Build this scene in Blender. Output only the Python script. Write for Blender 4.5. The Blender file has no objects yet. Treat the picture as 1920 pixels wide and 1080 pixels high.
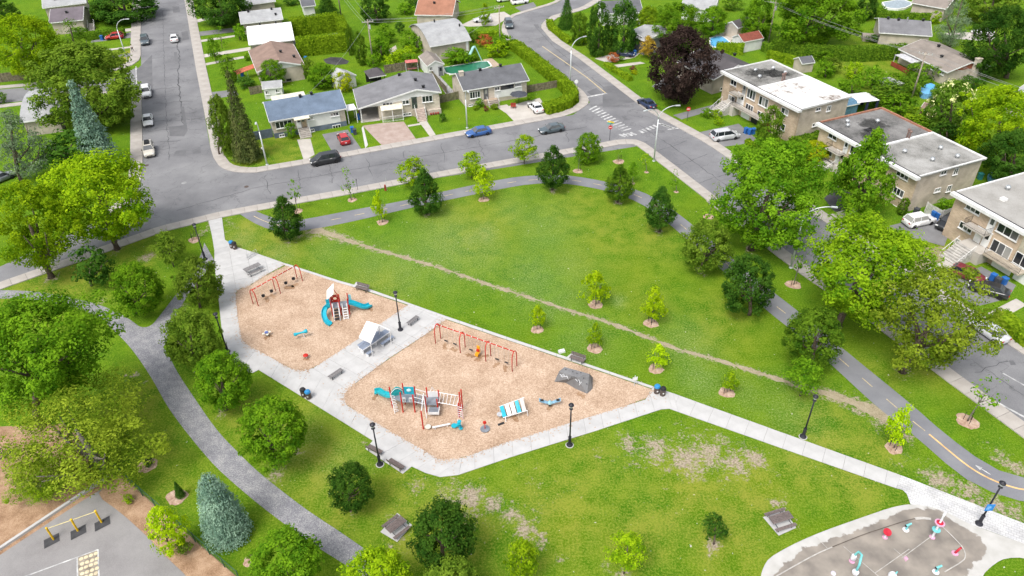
import bpy, bmesh, math, random
import numpy as np
from mathutils import Vector, Matrix
from mathutils.geometry import tessellate_polygon
S = bpy.context.scene
C = S.collection
# ------------------------------------------------------------------ camera
F = 1400.0; TH = math.radians(37.0); ROLL = math.radians(1.3); CH = 58.0
fw = np.array([0, math.cos(TH), -math.sin(TH)]); _r0 = np.array([1., 0, 0]); _u0 = np.cross(_r0, fw)
rt = _r0*math.cos(ROLL) - _u0*math.sin(ROLL); up = _r0*math.sin(ROLL) + _u0*math.cos(ROLL)
CP = np.array([0, 0, CH])
cam = bpy.data.cameras.new('camera'); camo = bpy.data.objects.new('camera', cam); C.objects.link(camo)
cam.sensor_width = 36.0; cam.lens = F/1920*36; cam.clip_start = 1.0; cam.clip_end = 6000
camo.matrix_world = Matrix(((rt[0], up[0], -fw[0], 0), (rt[1], up[1], -fw[1], 0), (rt[2], up[2], -fw[2], CH), (0, 0, 0, 1)))
S.camera = camo
# ------------------------------------------------------------------ light: bright, thinly overcast early afternoon
SUN_EL, SUN_AZ = math.radians(58), math.radians(215)     # azimuth clockwise from +Y
w = bpy.data.worlds.new('World'); S.world = w; w.use_nodes = True
nt = w.node_tree; bg = nt.nodes['Background']
sky = nt.nodes.new('ShaderNodeTexSky'); sky.sky_type = 'NISHITA'; sky.sun_disc = False
sky.sun_elevation = SUN_EL; sky.sun_rotation = SUN_AZ; sky.air_density = 1.0; sky.dust_density = 4.0; sky.ozone_density = 1.0
hs = nt.nodes.new('ShaderNodeHueSaturation'); hs.inputs['Saturation'].default_value = 0.35
nt.links.new(sky.outputs[0], hs.inputs['Color']); nt.links.new(hs.outputs[0], bg.inputs[0]); bg.inputs[1].default_value = 0.15
sl = bpy.data.lights.new('sun', 'SUN'); sl.energy = 1.4; sl.angle = math.radians(20); sl.color = (1, .96, .9)
so = bpy.data.objects.new('sun', sl); C.objects.link(so)
sd = Vector((math.sin(SUN_AZ)*math.cos(SUN_EL), math.cos(SUN_AZ)*math.cos(SUN_EL), math.sin(SUN_EL)))
so.rotation_euler = sd.to_track_quat('Z', 'Y').to_euler(); so.location = sd*200
S.view_settings.view_transform = 'Standard'; S.view_settings.look = 'None'; S.view_settings.gamma = 1
S.view_settings.exposure = 0.75
S.cycles.max_bounces = 6; S.cycles.diffuse_bounces = 3; S.cycles.transparent_max_bounces = 4
# ------------------------------------------------------------------ photo point -> place on a level plane z
def ray(x, y): return fw + rt*(x-960)/F - up*(y-540)/F
def G(x, y, z=0.0):
    d = ray(x, y); return Vector(CP + d*((z-CH)/d[2]))
def P(p):
    v = np.array(p, float)-CP; d = v@fw; return 960+F*(v@rt)/d, 540-F*(v@up)/d
def depth(p): return float((np.array(p, float)-CP)@fw)
def hgt(b, ty):
    lo, hi = 0, 48
    for _ in range(40):
        m = (lo+hi)/2
        if P((b[0], b[1], m))[1] > ty: lo = m
        else: hi = m
    return lo
def GP(pts, z=0.0): return [G(x, y, z) for x, y in pts]
rng = random.Random(7); NR = np.random.default_rng(11)
# ------------------------------------------------------------------ materials
MATS = {}
def mat(name, col, rough=.75, var=.18, scale=2.0, bump=0.0, bscale=40, metal=0.0, spec=.3, col2=None, detail=5, rand=0.0):
    if name in MATS: return MATS[name]
    m = bpy.data.materials.new(name); m.use_nodes = True; MATS[name] = m
    n = m.node_tree; p = n.nodes['Principled BSDF']; L = n.links.new
    p.inputs['Roughness'].default_value = rough; p.inputs['Metallic'].default_value = metal
    p.inputs['Specular IOR Level'].default_value = spec
    tc = n.nodes.new('ShaderNodeTexCoord'); no = n.nodes.new('ShaderNodeTexNoise')
    no.inputs['Scale'].default_value = scale; no.inputs['Detail'].default_value = detail
    L(tc.outputs['Object'], no.inputs['Vector'])
    cr = n.nodes.new('ShaderNodeValToRGB')
    c2 = col2 or tuple(max(0, c*(1-var*1.6)) for c in col); c1 = tuple(min(1, c*(1+var*.6)) for c in col)
    cr.color_ramp.elements[0].position = .32; cr.color_ramp.elements[1].position = .68
    cr.color_ramp.elements[0].color = (*c2, 1); cr.color_ramp.elements[1].color = (*c1, 1)
    L(no.outputs['Fac'], cr.inputs[0]); out = cr.outputs[0]
    if rand:
        oi = n.nodes.new('ShaderNodeObjectInfo'); mr = n.nodes.new('ShaderNodeMapRange')
        mr.inputs[3].default_value = 1-rand; mr.inputs[4].default_value = 1+rand
        L(oi.outputs['Random'], mr.inputs[0]); h = n.nodes.new('ShaderNodeHueSaturation')
        L(mr.outputs[0], h.inputs['Value']); L(out, h.inputs['Color']); out = h.outputs[0]
    L(out, p.inputs['Base Color'])
    if bump:
        b2 = n.nodes.new('ShaderNodeTexNoise'); b2.inputs['Scale'].default_value = bscale; b2.inputs['Detail'].default_value = 3
        L(tc.outputs['Object'], b2.inputs['Vector'])
        bp = n.nodes.new('ShaderNodeBump'); bp.inputs['Strength'].default_value = bump; bp.inputs['Distance'].default_value = .05
        L(b2.outputs['Fac'], bp.inputs['Height']); L(bp.outputs[0], p.inputs['Normal'])
    return m
def speckle(name, c_dark, c_mid, c_light, s1=.35, s2=30, rough=.9, stretch=None, bump=.3, cracks=0.0, w2=.9):
    """three-tone ground surface: broad patches + fine grain (+ hairline cracks)"""
    if name in MATS: return MATS[name]
    m = bpy.data.materials.new(name); m.use_nodes = True; MATS[name] = m
    n = m.node_tree; p = n.nodes['Principled BSDF']; L = n.links.new
    p.inputs['Roughness'].default_value = rough; p.inputs['Specular IOR Level'].default_value = .2
    tc = n.nodes.new('ShaderNodeTexCoord'); src = tc.outputs['Object']
    a = n.nodes.new('ShaderNodeTexNoise'); a.inputs['Scale'].default_value = s1; a.inputs['Detail'].default_value = 6; a.inputs['Roughness'].default_value = .62
    b = n.nodes.new('ShaderNodeTexNoise'); b.inputs['Scale'].default_value = s2; b.inputs['Detail'].default_value = 4; b.inputs['Roughness'].default_value = .8
    L(src, a.inputs['Vector']); L(src, b.inputs['Vector'])
    ad = n.nodes.new('ShaderNodeMath'); ad.operation = 'ADD'
    sc = n.nodes.new('ShaderNodeMath'); sc.operation = 'MULTIPLY'; sc.inputs[1].default_value = w2
    L(b.outputs['Fac'], sc.inputs[0]); L(a.outputs['Fac'], ad.inputs[0]); L(sc.outputs[0], ad.inputs[1])
    r = n.nodes.new('ShaderNodeValToRGB'); e = r.color_ramp.elements
    e[0].position = .70; e[0].color = (*c_dark, 1); e[1].position = 1.2 if False else 1.0; e[1].color = (*c_mid, 1)
    dv = n.nodes.new('ShaderNodeMath'); dv.operation = 'MULTIPLY'; dv.inputs[1].default_value = 1/(1+w2)
    L(ad.outputs[0], dv.inputs[0]); L(dv.outputs[0], r.inputs[0])
    e[0].position = .38; e[1].position = .5; x = e.new(.62); x.color = (*c_light, 1)
    out = r.outputs[0]
    if cracks:
        v = n.nodes.new('ShaderNodeTexVoronoi'); v.feature = 'DISTANCE_TO_EDGE'; v.inputs['Scale'].default_value = .16
        wn = n.nodes.new('ShaderNodeTexNoise'); wn.inputs['Scale'].default_value = .5; wn.inputs['Detail'].default_value = 4
        L(src, wn.inputs['Vector']); mx = n.nodes.new('ShaderNodeVectorMath'); mx.operation = 'MULTIPLY_ADD'
        mx.inputs[1].default_value = (5, 5, 0); L(wn.outputs['Color'], mx.inputs[0]); L(src, mx.inputs[2]); L(mx.outputs[0], v.inputs['Vector'])
        lt = n.nodes.new('ShaderNodeMapRange'); lt.inputs[1].default_value = 0; lt.inputs[2].default_value = .012; lt.inputs[3].default_value = cracks; lt.inputs[4].default_value = 0
        L(v.outputs['Distance'], lt.inputs[0]); mi = n.nodes.new('ShaderNodeMix'); mi.data_type = 'RGBA'
        mi.inputs['B'].default_value = (*[c*.45 for c in c_dark], 1); L(lt.outputs[0], mi.inputs['Factor']); L(out, mi.inputs['A']); out = mi.outputs['Result']
    L(out, p.inputs['Base Color'])
    if bump:
        bp = n.nodes.new('ShaderNodeBump'); bp.inputs['Strength'].default_value = bump; bp.inputs['Distance'].default_value = .03
        L(b.outputs['Fac'], bp.inputs['Height']); L(bp.outputs[0], p.inputs['Normal'])
    return m
def brickmat(name, c1, c2, mortar, scale=5.0, bw=.5, rh=.22):
    if name in MATS: return MATS[name]
    m = bpy.data.materials.new(name); m.use_nodes = True; MATS[name] = m
    n = m.node_tree; p = n.nodes['Principled BSDF']; L = n.links.new; p.inputs['Roughness'].default_value = .9; p.inputs['Specular IOR Level'].default_value = .15
    tc = n.nodes.new('ShaderNodeTexCoord'); sp = n.nodes.new('ShaderNodeSeparateXYZ'); cb = n.nodes.new('ShaderNodeCombineXYZ')
    a = n.nodes.new('ShaderNodeMath'); a.operation = 'ADD'
    L(tc.outputs['Object'], sp.inputs[0]); L(sp.outputs[0], a.inputs[0]); L(sp.outputs[1], a.inputs[1]); L(a.outputs[0], cb.inputs[0]); L(sp.outputs[2], cb.inputs[1])
    b = n.nodes.new('ShaderNodeTexBrick'); b.inputs['Scale'].default_value = 1.0; b.inputs['Brick Width'].default_value = bw; b.inputs['Row Height'].default_value = rh
    b.inputs['Mortar Size'].default_value = .012; b.inputs['Color1'].default_value = (*c1, 1); b.inputs['Color2'].default_value = (*c2, 1); b.inputs['Mortar'].default_value = (*mortar, 1)
    L(cb.outputs[0], b.inputs['Vector'])
    no = n.nodes.new('ShaderNodeTexNoise'); no.inputs['Scale'].default_value = .6; no.inputs['Detail'].default_value = 6; L(tc.outputs['Object'], no.inputs['Vector'])
    mr = n.nodes.new('ShaderNodeMapRange'); mr.inputs[1].default_value = .3; mr.inputs[2].default_value = .7; mr.inputs[3].default_value = .75; mr.inputs[4].default_value = 1.12; L(no.outputs['Fac'], mr.inputs[0])
    h = n.nodes.new('ShaderNodeHueSaturation'); L(b.outputs['Color'], h.inputs['Color']); L(mr.outputs[0], h.inputs['Value']); L(h.outputs[0], p.inputs['Base Color'])
    return m
def leafmat(name, dark, light, trans=.35, tip=None):
    dark = (dark[0]*1.35, dark[1]*1.45, dark[2]*1.2); light = (light[0]*1.48, light[1]*1.6, light[2]*1.3); trans = min(.52, trans+.12)
    """leaves: each leaf its own tone between two greens, thin and partly translucent"""
    if name in MATS: return MATS[name]
    m = bpy.data.materials.new(name); m.use_nodes = True; MATS[name] = m
    n = m.node_tree; L = n.links.new; n.nodes.remove(n.nodes['Principled BSDF']); o = n.nodes['Material Output']
    ge = n.nodes.new('ShaderNodeNewGeometry'); oi = n.nodes.new('ShaderNodeObjectInfo'); tc = n.nodes.new('ShaderNodeTexCoord')
    no = n.nodes.new('ShaderNodeTexNoise'); no.inputs['Scale'].default_value = 2.2; no.inputs['Detail'].default_value = 2; L(tc.outputs['Object'], no.inputs['Vector'])
    a = n.nodes.new('ShaderNodeMath'); a.operation = 'MULTIPLY_ADD'; a.inputs[1].default_value = .5; L(ge.outputs['Random Per Island'], a.inputs[0])
    s = n.nodes.new('ShaderNodeMapRange'); s.inputs[1].default_value = .35; s.inputs[2].default_value = .65; s.inputs[3].default_value = -.05; s.inputs[4].default_value = .55; L(no.outputs['Fac'], s.inputs[0]); L(s.outputs[0], a.inputs[2])
    r = n.nodes.new('ShaderNodeValToRGB'); e = r.color_ramp.elements; e[0].color = (*dark, 1); e[1].color = (*light, 1); e[0].position = .1; e[1].position = .9
    if tip: x = e.new(.97); x.color = (*tip, 1)
    L(a.outputs[0], r.inputs[0])
    mr = n.nodes.new('ShaderNodeMapRange'); mr.inputs[3].default_value = .82; mr.inputs[4].default_value = 1.15; L(oi.outputs['Random'], mr.inputs[0])
    h = n.nodes.new('ShaderNodeHueSaturation'); L(r.outputs[0], h.inputs['Color']); L(mr.outputs[0], h.inputs['Value'])
    d = n.nodes.new('ShaderNodeBsdfDiffuse'); t = n.nodes.new('ShaderNodeBsdfTranslucent'); x = n.nodes.new('ShaderNodeMixShader'); x.inputs[0].default_value = trans
    L(h.outputs[0], d.inputs[0]); L(h.outputs[0], t.inputs[0]); L(d.outputs[0], x.inputs[1]); L(t.outputs[0], x.inputs[2]); L(x.outputs[0], o.inputs['Surface'])
    return m
# ------------------------------------------------------------------ mesh building
class B:
    def __init__(s): s.v = []; s.f = []
    def add(s, vs, fs, M=None):
        k = len(s.v); s.v += [tuple(M @ Vector(q)) if M else tuple(q) for q in vs]; s.f += [tuple(i+k for i in f) for f in fs]; return s
    def box(s, c, d, rz=0, M=None, taper=1.0):
        x, y, z = [q/2 for q in d]; t = taper
        vs = [(-x,-y,-z),(x,-y,-z),(x,y,-z),(-x,y,-z),(-x*t,-y*t,z),(x*t,-y*t,z),(x*t,y*t,z),(-x*t,y*t,z)]
        T = Matrix.Translation(c) @ Matrix.Rotation(rz, 4, 'Z')
        return s.add(vs, [(3,2,1,0),(4,5,6,7),(0,1,5,4),(1,2,6,5),(2,3,7,6),(3,0,4,7)], (M @ T) if M else T)
    def cyl(s, p0, p1, r0, r1=None, n=8):
        p0 = Vector(p0); p1 = Vector(p1); r1 = r0 if r1 is None else r1
        q = (p1-p0).to_track_quat('Z', 'Y').to_matrix(); vs = []
        for p, r in ((p0, r0), (p1, r1)):
            for i in range(n):
                a = 2*math.pi*i/n; vs.append(p + q @ Vector((math.cos(a)*r, math.sin(a)*r, 0)))
        return s.add(vs, [(i, (i+1) % n, n+(i+1) % n, n+i) for i in range(n)] + [tuple(range(n-1, -1, -1)), tuple(range(n, 2*n))])
    def tube(s, pts, r, n=6):
        pts = [Vector(p) for p in pts]; rs = r if isinstance(r, (list, tuple)) else [r]*len(pts); k0 = len(s.v); m = len(pts)
        for i, p in enumerate(pts):
            d = (pts[min(i+1, m-1)]-pts[max(i-1, 0)]); q = d.to_track_quat('Z', 'Y').to_matrix()
            for j in range(n):
                a = 2*math.pi*j/n; s.v.append(tuple(p + q @ Vector((math.cos(a)*rs[i], math.sin(a)*rs[i], 0))))
        for i in range(m-1):
            for j in range(n):
                a = k0+i*n+j; b = k0+i*n+(j+1) % n; s.f.append((a, b, b+n, a+n))
        s.f.append(tuple(k0+j for j in range(n-1, -1, -1))); s.f.append(tuple(k0+(m-1)*n+j for j in range(n)))
        return s
    def prism(s, poly, z0, z1):
        n = len(poly); area = sum(poly[i][0]*poly[(i+1) % n][1]-poly[(i+1) % n][0]*poly[i][1] for i in range(n))
        if area < 0: poly = poly[::-1]
        k = len(s.v); s.v += [(p[0], p[1], z0) for p in poly] + [(p[0], p[1], z1) for p in poly]
        for i in range(n): s.f.append((k+i, k+(i+1) % n, k+n+(i+1) % n, k+n+i))
        if n == 4: tr = [(0, 1, 2, 3)]
        else:
            tr = []
            for t in tessellate_polygon([[Vector((p[0], p[1], 0)) for p in poly]]):
                a, b, c = [Vector((poly[i][0], poly[i][1])) for i in t]
                tr.append(t if (b-a).cross(c-a) > 0 else t[::-1])
        for t in tr: s.f.append(tuple(k+n+i for i in t)); s.f.append(tuple(k+i for i in t[::-1]))
        return s
    def sheet(s, poly, z):
        poly = [(p[0], p[1]) for p in poly]; k = len(s.v); s.v += [(x, y, z) for x, y in poly]
        for t in tessellate_polygon([[Vector((x, y, 0)) for x, y in poly]]):
            a, b, c = [Vector(poly[i]) for i in t]; t = t if (b-a).cross(c-a) > 0 else t[::-1]
            s.f.append(tuple(k+i for i in t))
        return s
    def lathe(s, prof, n=12, c=(0, 0, 0), sy=1.0):
        k = len(s.v); m = len(prof)
        for r, z in prof:
            for j in range(n):
                a = 2*math.pi*j/n; s.v.append((c[0]+r*math.cos(a), c[1]+sy*r*math.sin(a), c[2]+z))
        for i in range(m-1):
            for j in range(n): a = k+i*n+j; b = k+i*n+(j+1) % n; s.f.append((a, b, b+n, a+n))
        s.f.append(tuple(k+j for j in range(n-1, -1, -1))); s.f.append(tuple(k+(m-1)*n+j for j in range(n)))
        return s
    def quad(s, *q): return s.add(q, [tuple(range(len(q)))])
def ob(name, b, m, parent=None, smooth=False, loc=None, rz=0, bevel=0):
    me = bpy.data.meshes.new(name)
    if isinstance(b, B): me.from_pydata(b.v, [], b.f); me.update()
    else: me = b
    if smooth: me.polygons.foreach_set('use_smooth', [True]*len(me.polygons))
    if m is not None: me.materials.append(m)
    o = bpy.data.objects.new(name, me); C.objects.link(o)
    if parent is not None: o.parent = parent
    if loc is not None: o.location = loc
    if rz: o.rotation_euler.z = rz
    if bevel:
        md = o.modifiers.new('b', 'BEVEL'); md.width = bevel; md.segments = 2
    return o
def tag(o, label=None, cat=None, group=None, kind=None):
    if label: o['label'] = label
    if cat: o['category'] = cat
    if group: o['group'] = group
    if kind: o['kind'] = kind
    return o
def thing(name, label, cat, loc=(0, 0, 0), rz=0, group=None):
    o = bpy.data.objects.new(name, None); C.objects.link(o); o.empty_display_size = .3
    o.location = loc; o.rotation_euler.z = rz; return tag(o, label, cat, group)
def dup(root, loc, rz, label, scale=None):
    r = root.copy(); C.objects.link(r); r.location = loc; r.rotation_euler.z = rz; r['label'] = label
    if scale: r.scale = scale
    for ch in list(root.children):
        c = ch.copy(); C.objects.link(c); c.parent = r
        for g in ch.children:
            d = g.copy(); C.objects.link(d); d.parent = c
    return r
def struct(name, b, m, parent=None):
    o = ob(name, b, m, parent)
    if parent is None: o['kind'] = 'structure'
    return o
# ================================================================== ground sheet, with worn, dry and clover patches of its own
def seg_d(px, py, pts):
    best = np.full(px.shape, 1e9)
    for (a, b) in zip(pts[:-1], pts[1:]):
        ax, ay, bx, by = a[0], a[1], b[0], b[1]; dx, dy = bx-ax, by-ay; l = dx*dx+dy*dy+1e-9
        t = np.clip(((px-ax)*dx+(py-ay)*dy)/l, 0, 1); best = np.minimum(best, np.hypot(px-ax-t*dx, py-ay-t*dy))
    return best
TRAIL = GP([(585,430),(612,436),(650,450),(695,465),(775,487),(855,512),(917,534),(960,547),(1060,580),(1135,602),(1210,631),(1272,656),(1350,676),(1440,705),(1502,725),(1560,740),(1615,760),(1660,781),(1690,800)])
DIRT = [  # px x, y, radius px, strength
 (1200,860,50,.45),(1300,830,60,.5),(1360,880,50,.45),(900,960,60,.5),(1000,900,50,.35),(1060,930,40,.3),(1150,960,50,.25),(830,960,50,.35),(1450,900,50,.3),(1250,930,60,.25),
 (1180,832,30,.75),(1230,842,38,.85),(1290,862,42,.9),(1330,850,38,.9),(1380,868,35,.85),(1350,826,22,.7),(1420,862,22,.95),(1400,848,22,.8),(1250,870,25,.6),
 (880,935,38,.9),(925,945,26,.85),(960,965,26,.8),(835,925,30,.7),(985,992,26,.9),(1010,1012,20,.85),(780,910,26,.6),(1005,965,18,.6),(1135,1062,16,.7),(1050,1050,14,.6),(1120,845,14,.5),(1125,853,14,.5),
 (745,1015,30,.55),(735,975,28,.5),(1455,945,16,.85),(1467,950,12,.8),(1338,1022,18,.95),(1170,1078,18,.95),(1330,1047,10,.6),
 (1500,730,16,.6),(210,590,14,.6),(232,703,7,1),(255,703,8,1),(270,717,6,.9),(555,850,14,.7),(520,890,24,.7),(420,772,22,.6),(660,965,18,.5),(190,565,10,.7),
 (265,485,12,.8),(280,480,14,.85),(220,467,13,.8),(98,521,14,.8),(383,432,14,.7),(372,440,16,.5),(395,415,10,.8),(425,415,12,.6),(435,425,18,.5),(540,452,15,.55),(585,440,20,.6),(560,440,16,.6),
 (1036,357,9,.8),(1158,379,9,.8),(1236,434,9,.85),(1315,508,12,.8),(800,401,8,.8),(1405,468,11,.9),(1692,697,20,.7),(1455,609,7,.6),
 (1620,775,22,.6),(1650,790,24,.75),(1650,760,12,.5),(1690,868,22,.5),(1760,900,36,.85),(1820,925,34,.85),(1870,950,30,.85),(1790,910,30,.8),(1900,960,30,.8),(1700,850,18,.5),(1880,860,26,.75),(1905,880,26,.8),(1850,835,16,.5),
 (850,898,26,.5),(930,868,16,.45),(680,830,12,.5),(700,845,10,.4),(1235,765,12,.5),(1100,812,12,.4),(330,640,12,.5),(345,575,18,.5),(355,520,18,.35),
 (325,655,12,.4),(310,810,10,.5),(300,560,16,.35),(1475,968,26,.45),(1500,985,16,.5),(705,870,14,.5)]
DRY = [(600,880,90,.45),(560,780,60,.35),(820,1000,120,.5),(1050,960,120,.45),(1200,1000,100,.45),(1350,1000,100,.5),(450,780,60,.4),(330,900,60,.35),(500,470,60,.45),(700,560,60,.25),(1550,830,60,.45),(1100,870,80,.4),(640,960,60,.45),(130,520,80,.5),(240,500,60,.4),(60,540,50,.5),(260,760,70,.45),(300,840,60,.4),(1200,560,70,.25),(1350,600,70,.3),(1150,430,80,.35),(1220,440,60,.4),(900,420,80,.3),(1090,380,60,.3),
 (1300,920,90,.5),(1400,940,70,.5),(1250,960,60,.45),(1180,900,60,.3),(760,930,80,.45),(900,1000,80,.35),(700,930,60,.35),(1600,900,70,.5),(1500,880,60,.45),(1420,900,60,.5),(550,290,40,.4),(470,290,30,.6),(225,112,25,1),(520,270,30,.4),
 (640,590,60,.2),(1080,780,50,.3),(1560,790,60,.35),(1640,840,50,.45),(1730,690,40,.4),(1650,700,50,.3),(1610,420,20,.6),(1780,470,30,.6),(1640,110,40,.4),(1600,130,40,.4),(560,460,60,.3),(470,430,40,.5)]
CLOVER = [(830,460,70,.7),(900,470,60,.5),(910,440,25,.9),(880,450,20,.8),(760,500,60,.6),(700,500,60,.5),(1000,520,60,.6),(1050,560,50,.5),(1160,565,12,.9),(1290,650,50,.6),(1100,640,60,.4),(1310,710,40,.7),(1030,590,20,.6),
 (620,470,40,.4),(450,455,30,.6),(520,480,30,.6),(1480,770,60,.4),(1020,430,60,.5),(1060,500,50,.5),(960,400,40,.4),(560,830,50,.3),(640,860,50,.3),(1400,740,40,.4)]
def axis(lo, hi, step, far):
    a = list(np.arange(lo, hi+.01, step)); d = step
    while a[0] > -far: d *= 1.5; a.insert(0, a[0]-d); a.append(a[-1]+d)
    return np.array(a)
gx = axis(-115, 115, .55, 3500); gy = axis(22, 215, .55, 3500)
XX, YY = np.meshgrid(gx, gy)
def blobs(lst):
    out = np.zeros(XX.shape)
    for x, y, r, s in lst:
        c = G(x, y); R = r*depth(c)/F; a = G(x, y+r); b = G(x, y-r); Ry = abs(b.y-a.y)/2
        out = np.maximum(out, s*np.exp(-(((XX-c.x)/R)**2+((YY-c.y)/Ry)**2)*.9))
    return out
dirt = blobs(DIRT); dry = blobs(DRY); clov = blobs(CLOVER)
td = seg_d(XX, YY, [(p.x, p.y) for p in TRAIL]); tw = .30+.5*np.exp(-((XX-TRAIL[0].x)**2+(YY-TRAIL[0].y)**2)/60)+.75*np.exp(-((XX-TRAIL[-1].x)**2+(YY-TRAIL[-1].y)**2)/60)
dirt = np.maximum(dirt, .62*np.clip(1.6-td/(tw*2.2), 0, 1))
def gmesh():
    ny, nx = XX.shape; v = np.stack([XX, YY, np.zeros_like(XX)], -1).reshape(-1, 3)
    i = np.arange(nx*ny).reshape(ny, nx); q = np.stack([i[:-1, :-1], i[:-1, 1:], i[1:, 1:], i[1:, :-1]], -1).reshape(-1, 4)
    me = bpy.data.meshes.new('ground'); me.vertices.add(len(v)); me.vertices.foreach_set('co', v.ravel())
    me.loops.add(q.size); me.polygons.add(len(q)); me.loops.foreach_set('vertex_index', q.ravel().astype(np.int32)); me.polygons.foreach_set('loop_start', np.arange(0, q.size, 4, dtype=np.int32))
    me.update(calc_edges=True)
    at = me.color_attributes.new('wear', 'FLOAT_COLOR', 'POINT')
    at.data.foreach_set('color', np.stack([dirt, dry, clov, np.ones_like(dirt)], -1).astype(np.float32).ravel())
    return me
def grassmat():
    m = bpy.data.materials.new('grass'); m.use_nodes = True; n = m.node_tree; L = n.links.new; p = n.nodes['Principled BSDF']
    p.inputs['Roughness'].default_value = .95; p.inputs['Specular IOR Level'].default_value = .05
    tc = n.nodes.new('ShaderNodeTexCoord'); at = n.nodes.new('ShaderNodeVertexColor'); at.layer_name = 'wear'; sp = n.nodes.new('ShaderNodeSeparateColor'); L(at.outputs[0], sp.inputs[0])
    def noise(s, d=4, ro=.6):
        k = n.nodes.new('ShaderNodeTexNoise'); k.inputs['Scale'].default_value = s; k.inputs['Detail'].default_value = d; k.inputs['Roughness'].default_value = ro; L(tc.outputs['Object'], k.inputs['Vector']); return k.outputs['Fac']
    def ma(op, a, b, c=None):
        k = n.nodes.new('ShaderNodeMath'); k.operation = op
        for i, q in enumerate((a, b, c)):
            if q is None: continue
            if isinstance(q, (int, float)): k.inputs[i].default_value = q
            else: L(q, k.inputs[i])
        return k.outputs[0]
    def mr(a, lo, hi, o0=0., o1=1.):
        k = n.nodes.new('ShaderNodeMapRange'); k.inputs[1].default_value = lo; k.inputs[2].default_value = hi; k.inputs[3].default_value = o0; k.inputs[4].default_value = o1; L(a, k.inputs[0]); return k.outputs[0]
    def mix(f, a, b):
        k = n.nodes.new('ShaderNodeMix'); k.data_type = 'RGBA'; L(f, k.inputs['Factor'])
        for nm, q in (('A', a), ('B', b)):
            if isinstance(q, tuple): k.inputs[nm].default_value = (*q, 1)
            else: L(q, k.inputs[nm])
        return k.outputs['Result']
    big = noise(.07, 5); midn = noise(.45, 5); fine = noise(5.0, 4, .75); vf = noise(14, 3, .8)
    col = mix(mr(midn, .38, .62), (.050, .148, .005), (.112, .232, .008))
    col = mix(mr(big, .42, .64, 0, .6), col, (.155, .228, .008))
    col = mix(mr(noise(.18, 4, .6), .44, .62, 0, .55), col, (.066, .178, .008))
    col = mix(mr(fine, .46, .60, 0, .7), col, (.215, .310, .028))
    col = mix(mr(vf, .50, .40, 0, .75), col, (.030, .080, .003))
    dryf = ma('MULTIPLY', sp.outputs[1], mr(ma('ADD', ma('MULTIPLY', fine, .6), ma('MULTIPLY', midn, .6)), .50, .68))
    col = mix(dryf, col, (.33, .285, .055))
    col = mix(ma('MULTIPLY', sp.outputs[2], mr(ma('ADD', ma('MULTIPLY', vf, .5), ma('MULTIPLY', fine, .5)), .47, .58, 0, .75)), col, (.30, .36, .19))
    col = mix(mr(noise(2.6, 2, .5), .735, .76, 0, .9), col, (.52, .5, .42))
    dn = ma('ADD', ma('MULTIPLY', noise(1.1, 5, .75), .5), ma('MULTIPLY', noise(3.2, 5, .8), .5))
    th = ma('SUBTRACT', .665, ma('MULTIPLY', sp.outputs[0], .245))
    df = mr(ma('SUBTRACT', dn, th), -.035, .045)
    dcol = mix(mr(fine, .40, .60), (.22, .175, .12), (.42, .36, .28))
    col = mix(df, col, dcol)
    L(col, p.inputs['Base Color'])
    bp = n.nodes.new('ShaderNodeBump'); bp.inputs['Strength'].default_value = .55; bp.inputs['Distance'].default_value = .12; L(ma('ADD', fine, vf), bp.inputs['Height']); L(bp.outputs[0], p.inputs['Normal'])
    return m
MATS['grass'] = grassmat()
gr = ob('ground', gmesh(), MATS['grass']); gr['kind'] = 'structure'
# ================================================================== roads
ASPH = speckle('asphalt', (.135, .135, .143), (.185, .185, .193), (.245, .245, .25), s1=.13, s2=14, cracks=.42, bump=.15)
ASPH2 = speckle('path_asphalt', (.155, .158, .175), (.19, .193, .21), (.225, .228, .24), s1=.3, s2=25, bump=.15)
CONC = speckle('concrete', (.385, .38, .375), (.445, .44, .435), (.495, .49, .485), s1=.6, s2=22, bump=.06)
SIDE = speckle('sidewalk_concrete', (.315, .288, .262), (.375, .345, .315), (.435, .405, .375), s1=.4, s2=22, bump=.08)
JOINT = mat('slab_bed', (.22, .21, .19), .95)
WHITE = mat('road_paint', (.54, .54, .53), .8, var=.3, scale=1.6, col2=(.24, .24, .245))
YEL = mat('yellow_road_paint', (.56, .44, .23), .8, var=.3, scale=3, col2=(.32, .27, .19))
def offset(pts, d):
    out = []; n = len(pts)
    for i, p in enumerate(pts):
        a = (pts[min(i+1, n-1)]-pts[max(i-1, 0)]); a.z = 0; a.normalize(); out.append(p+Vector((-a.y, a.x, 0))*d)
    return out
def resample(pts, step):
    out = [pts[0].copy()]; acc = 0
    L = [0]
    for a, b in zip(pts[:-1], pts[1:]): L.append(L[-1]+(b-a).length)
    n = max(1, round(L[-1]/step)); out = []
    for k in range(n+1):
        t = L[-1]*k/n; i = 0
        while i < len(L)-2 and L[i+1] < t: i += 1
        out.append(pts[i].lerp(pts[i+1], 0 if L[i+1] == L[i] else (t-L[i])/(L[i+1]-L[i])))
    return out
def smooth_pts(pts, k=2):
    for _ in range(k):
        q = [pts[0]]
        for a, b in zip(pts[:-1], pts[1:]): q += [a.lerp(b, .25), a.lerp(b, .75)]
        pts = q+[pts[-1]]
    return pts
def ribbon(name, A, Bp, z, m, parent=None):
    b = B(); n = len(A); b.v = [(p.x, p.y, z) for p in A]+[(p.x, p.y, z) for p in Bp]
    for i in range(n-1): b.f.append((i, i+1, n+i+1, n+i))
    o = ob(name, b, m, parent)
    me = o.data; 
    if sum(p.normal.z for p in me.polygons) < 0: me.flip_normals()
    if parent is None: o['kind'] = 'structure'
    return o
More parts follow.
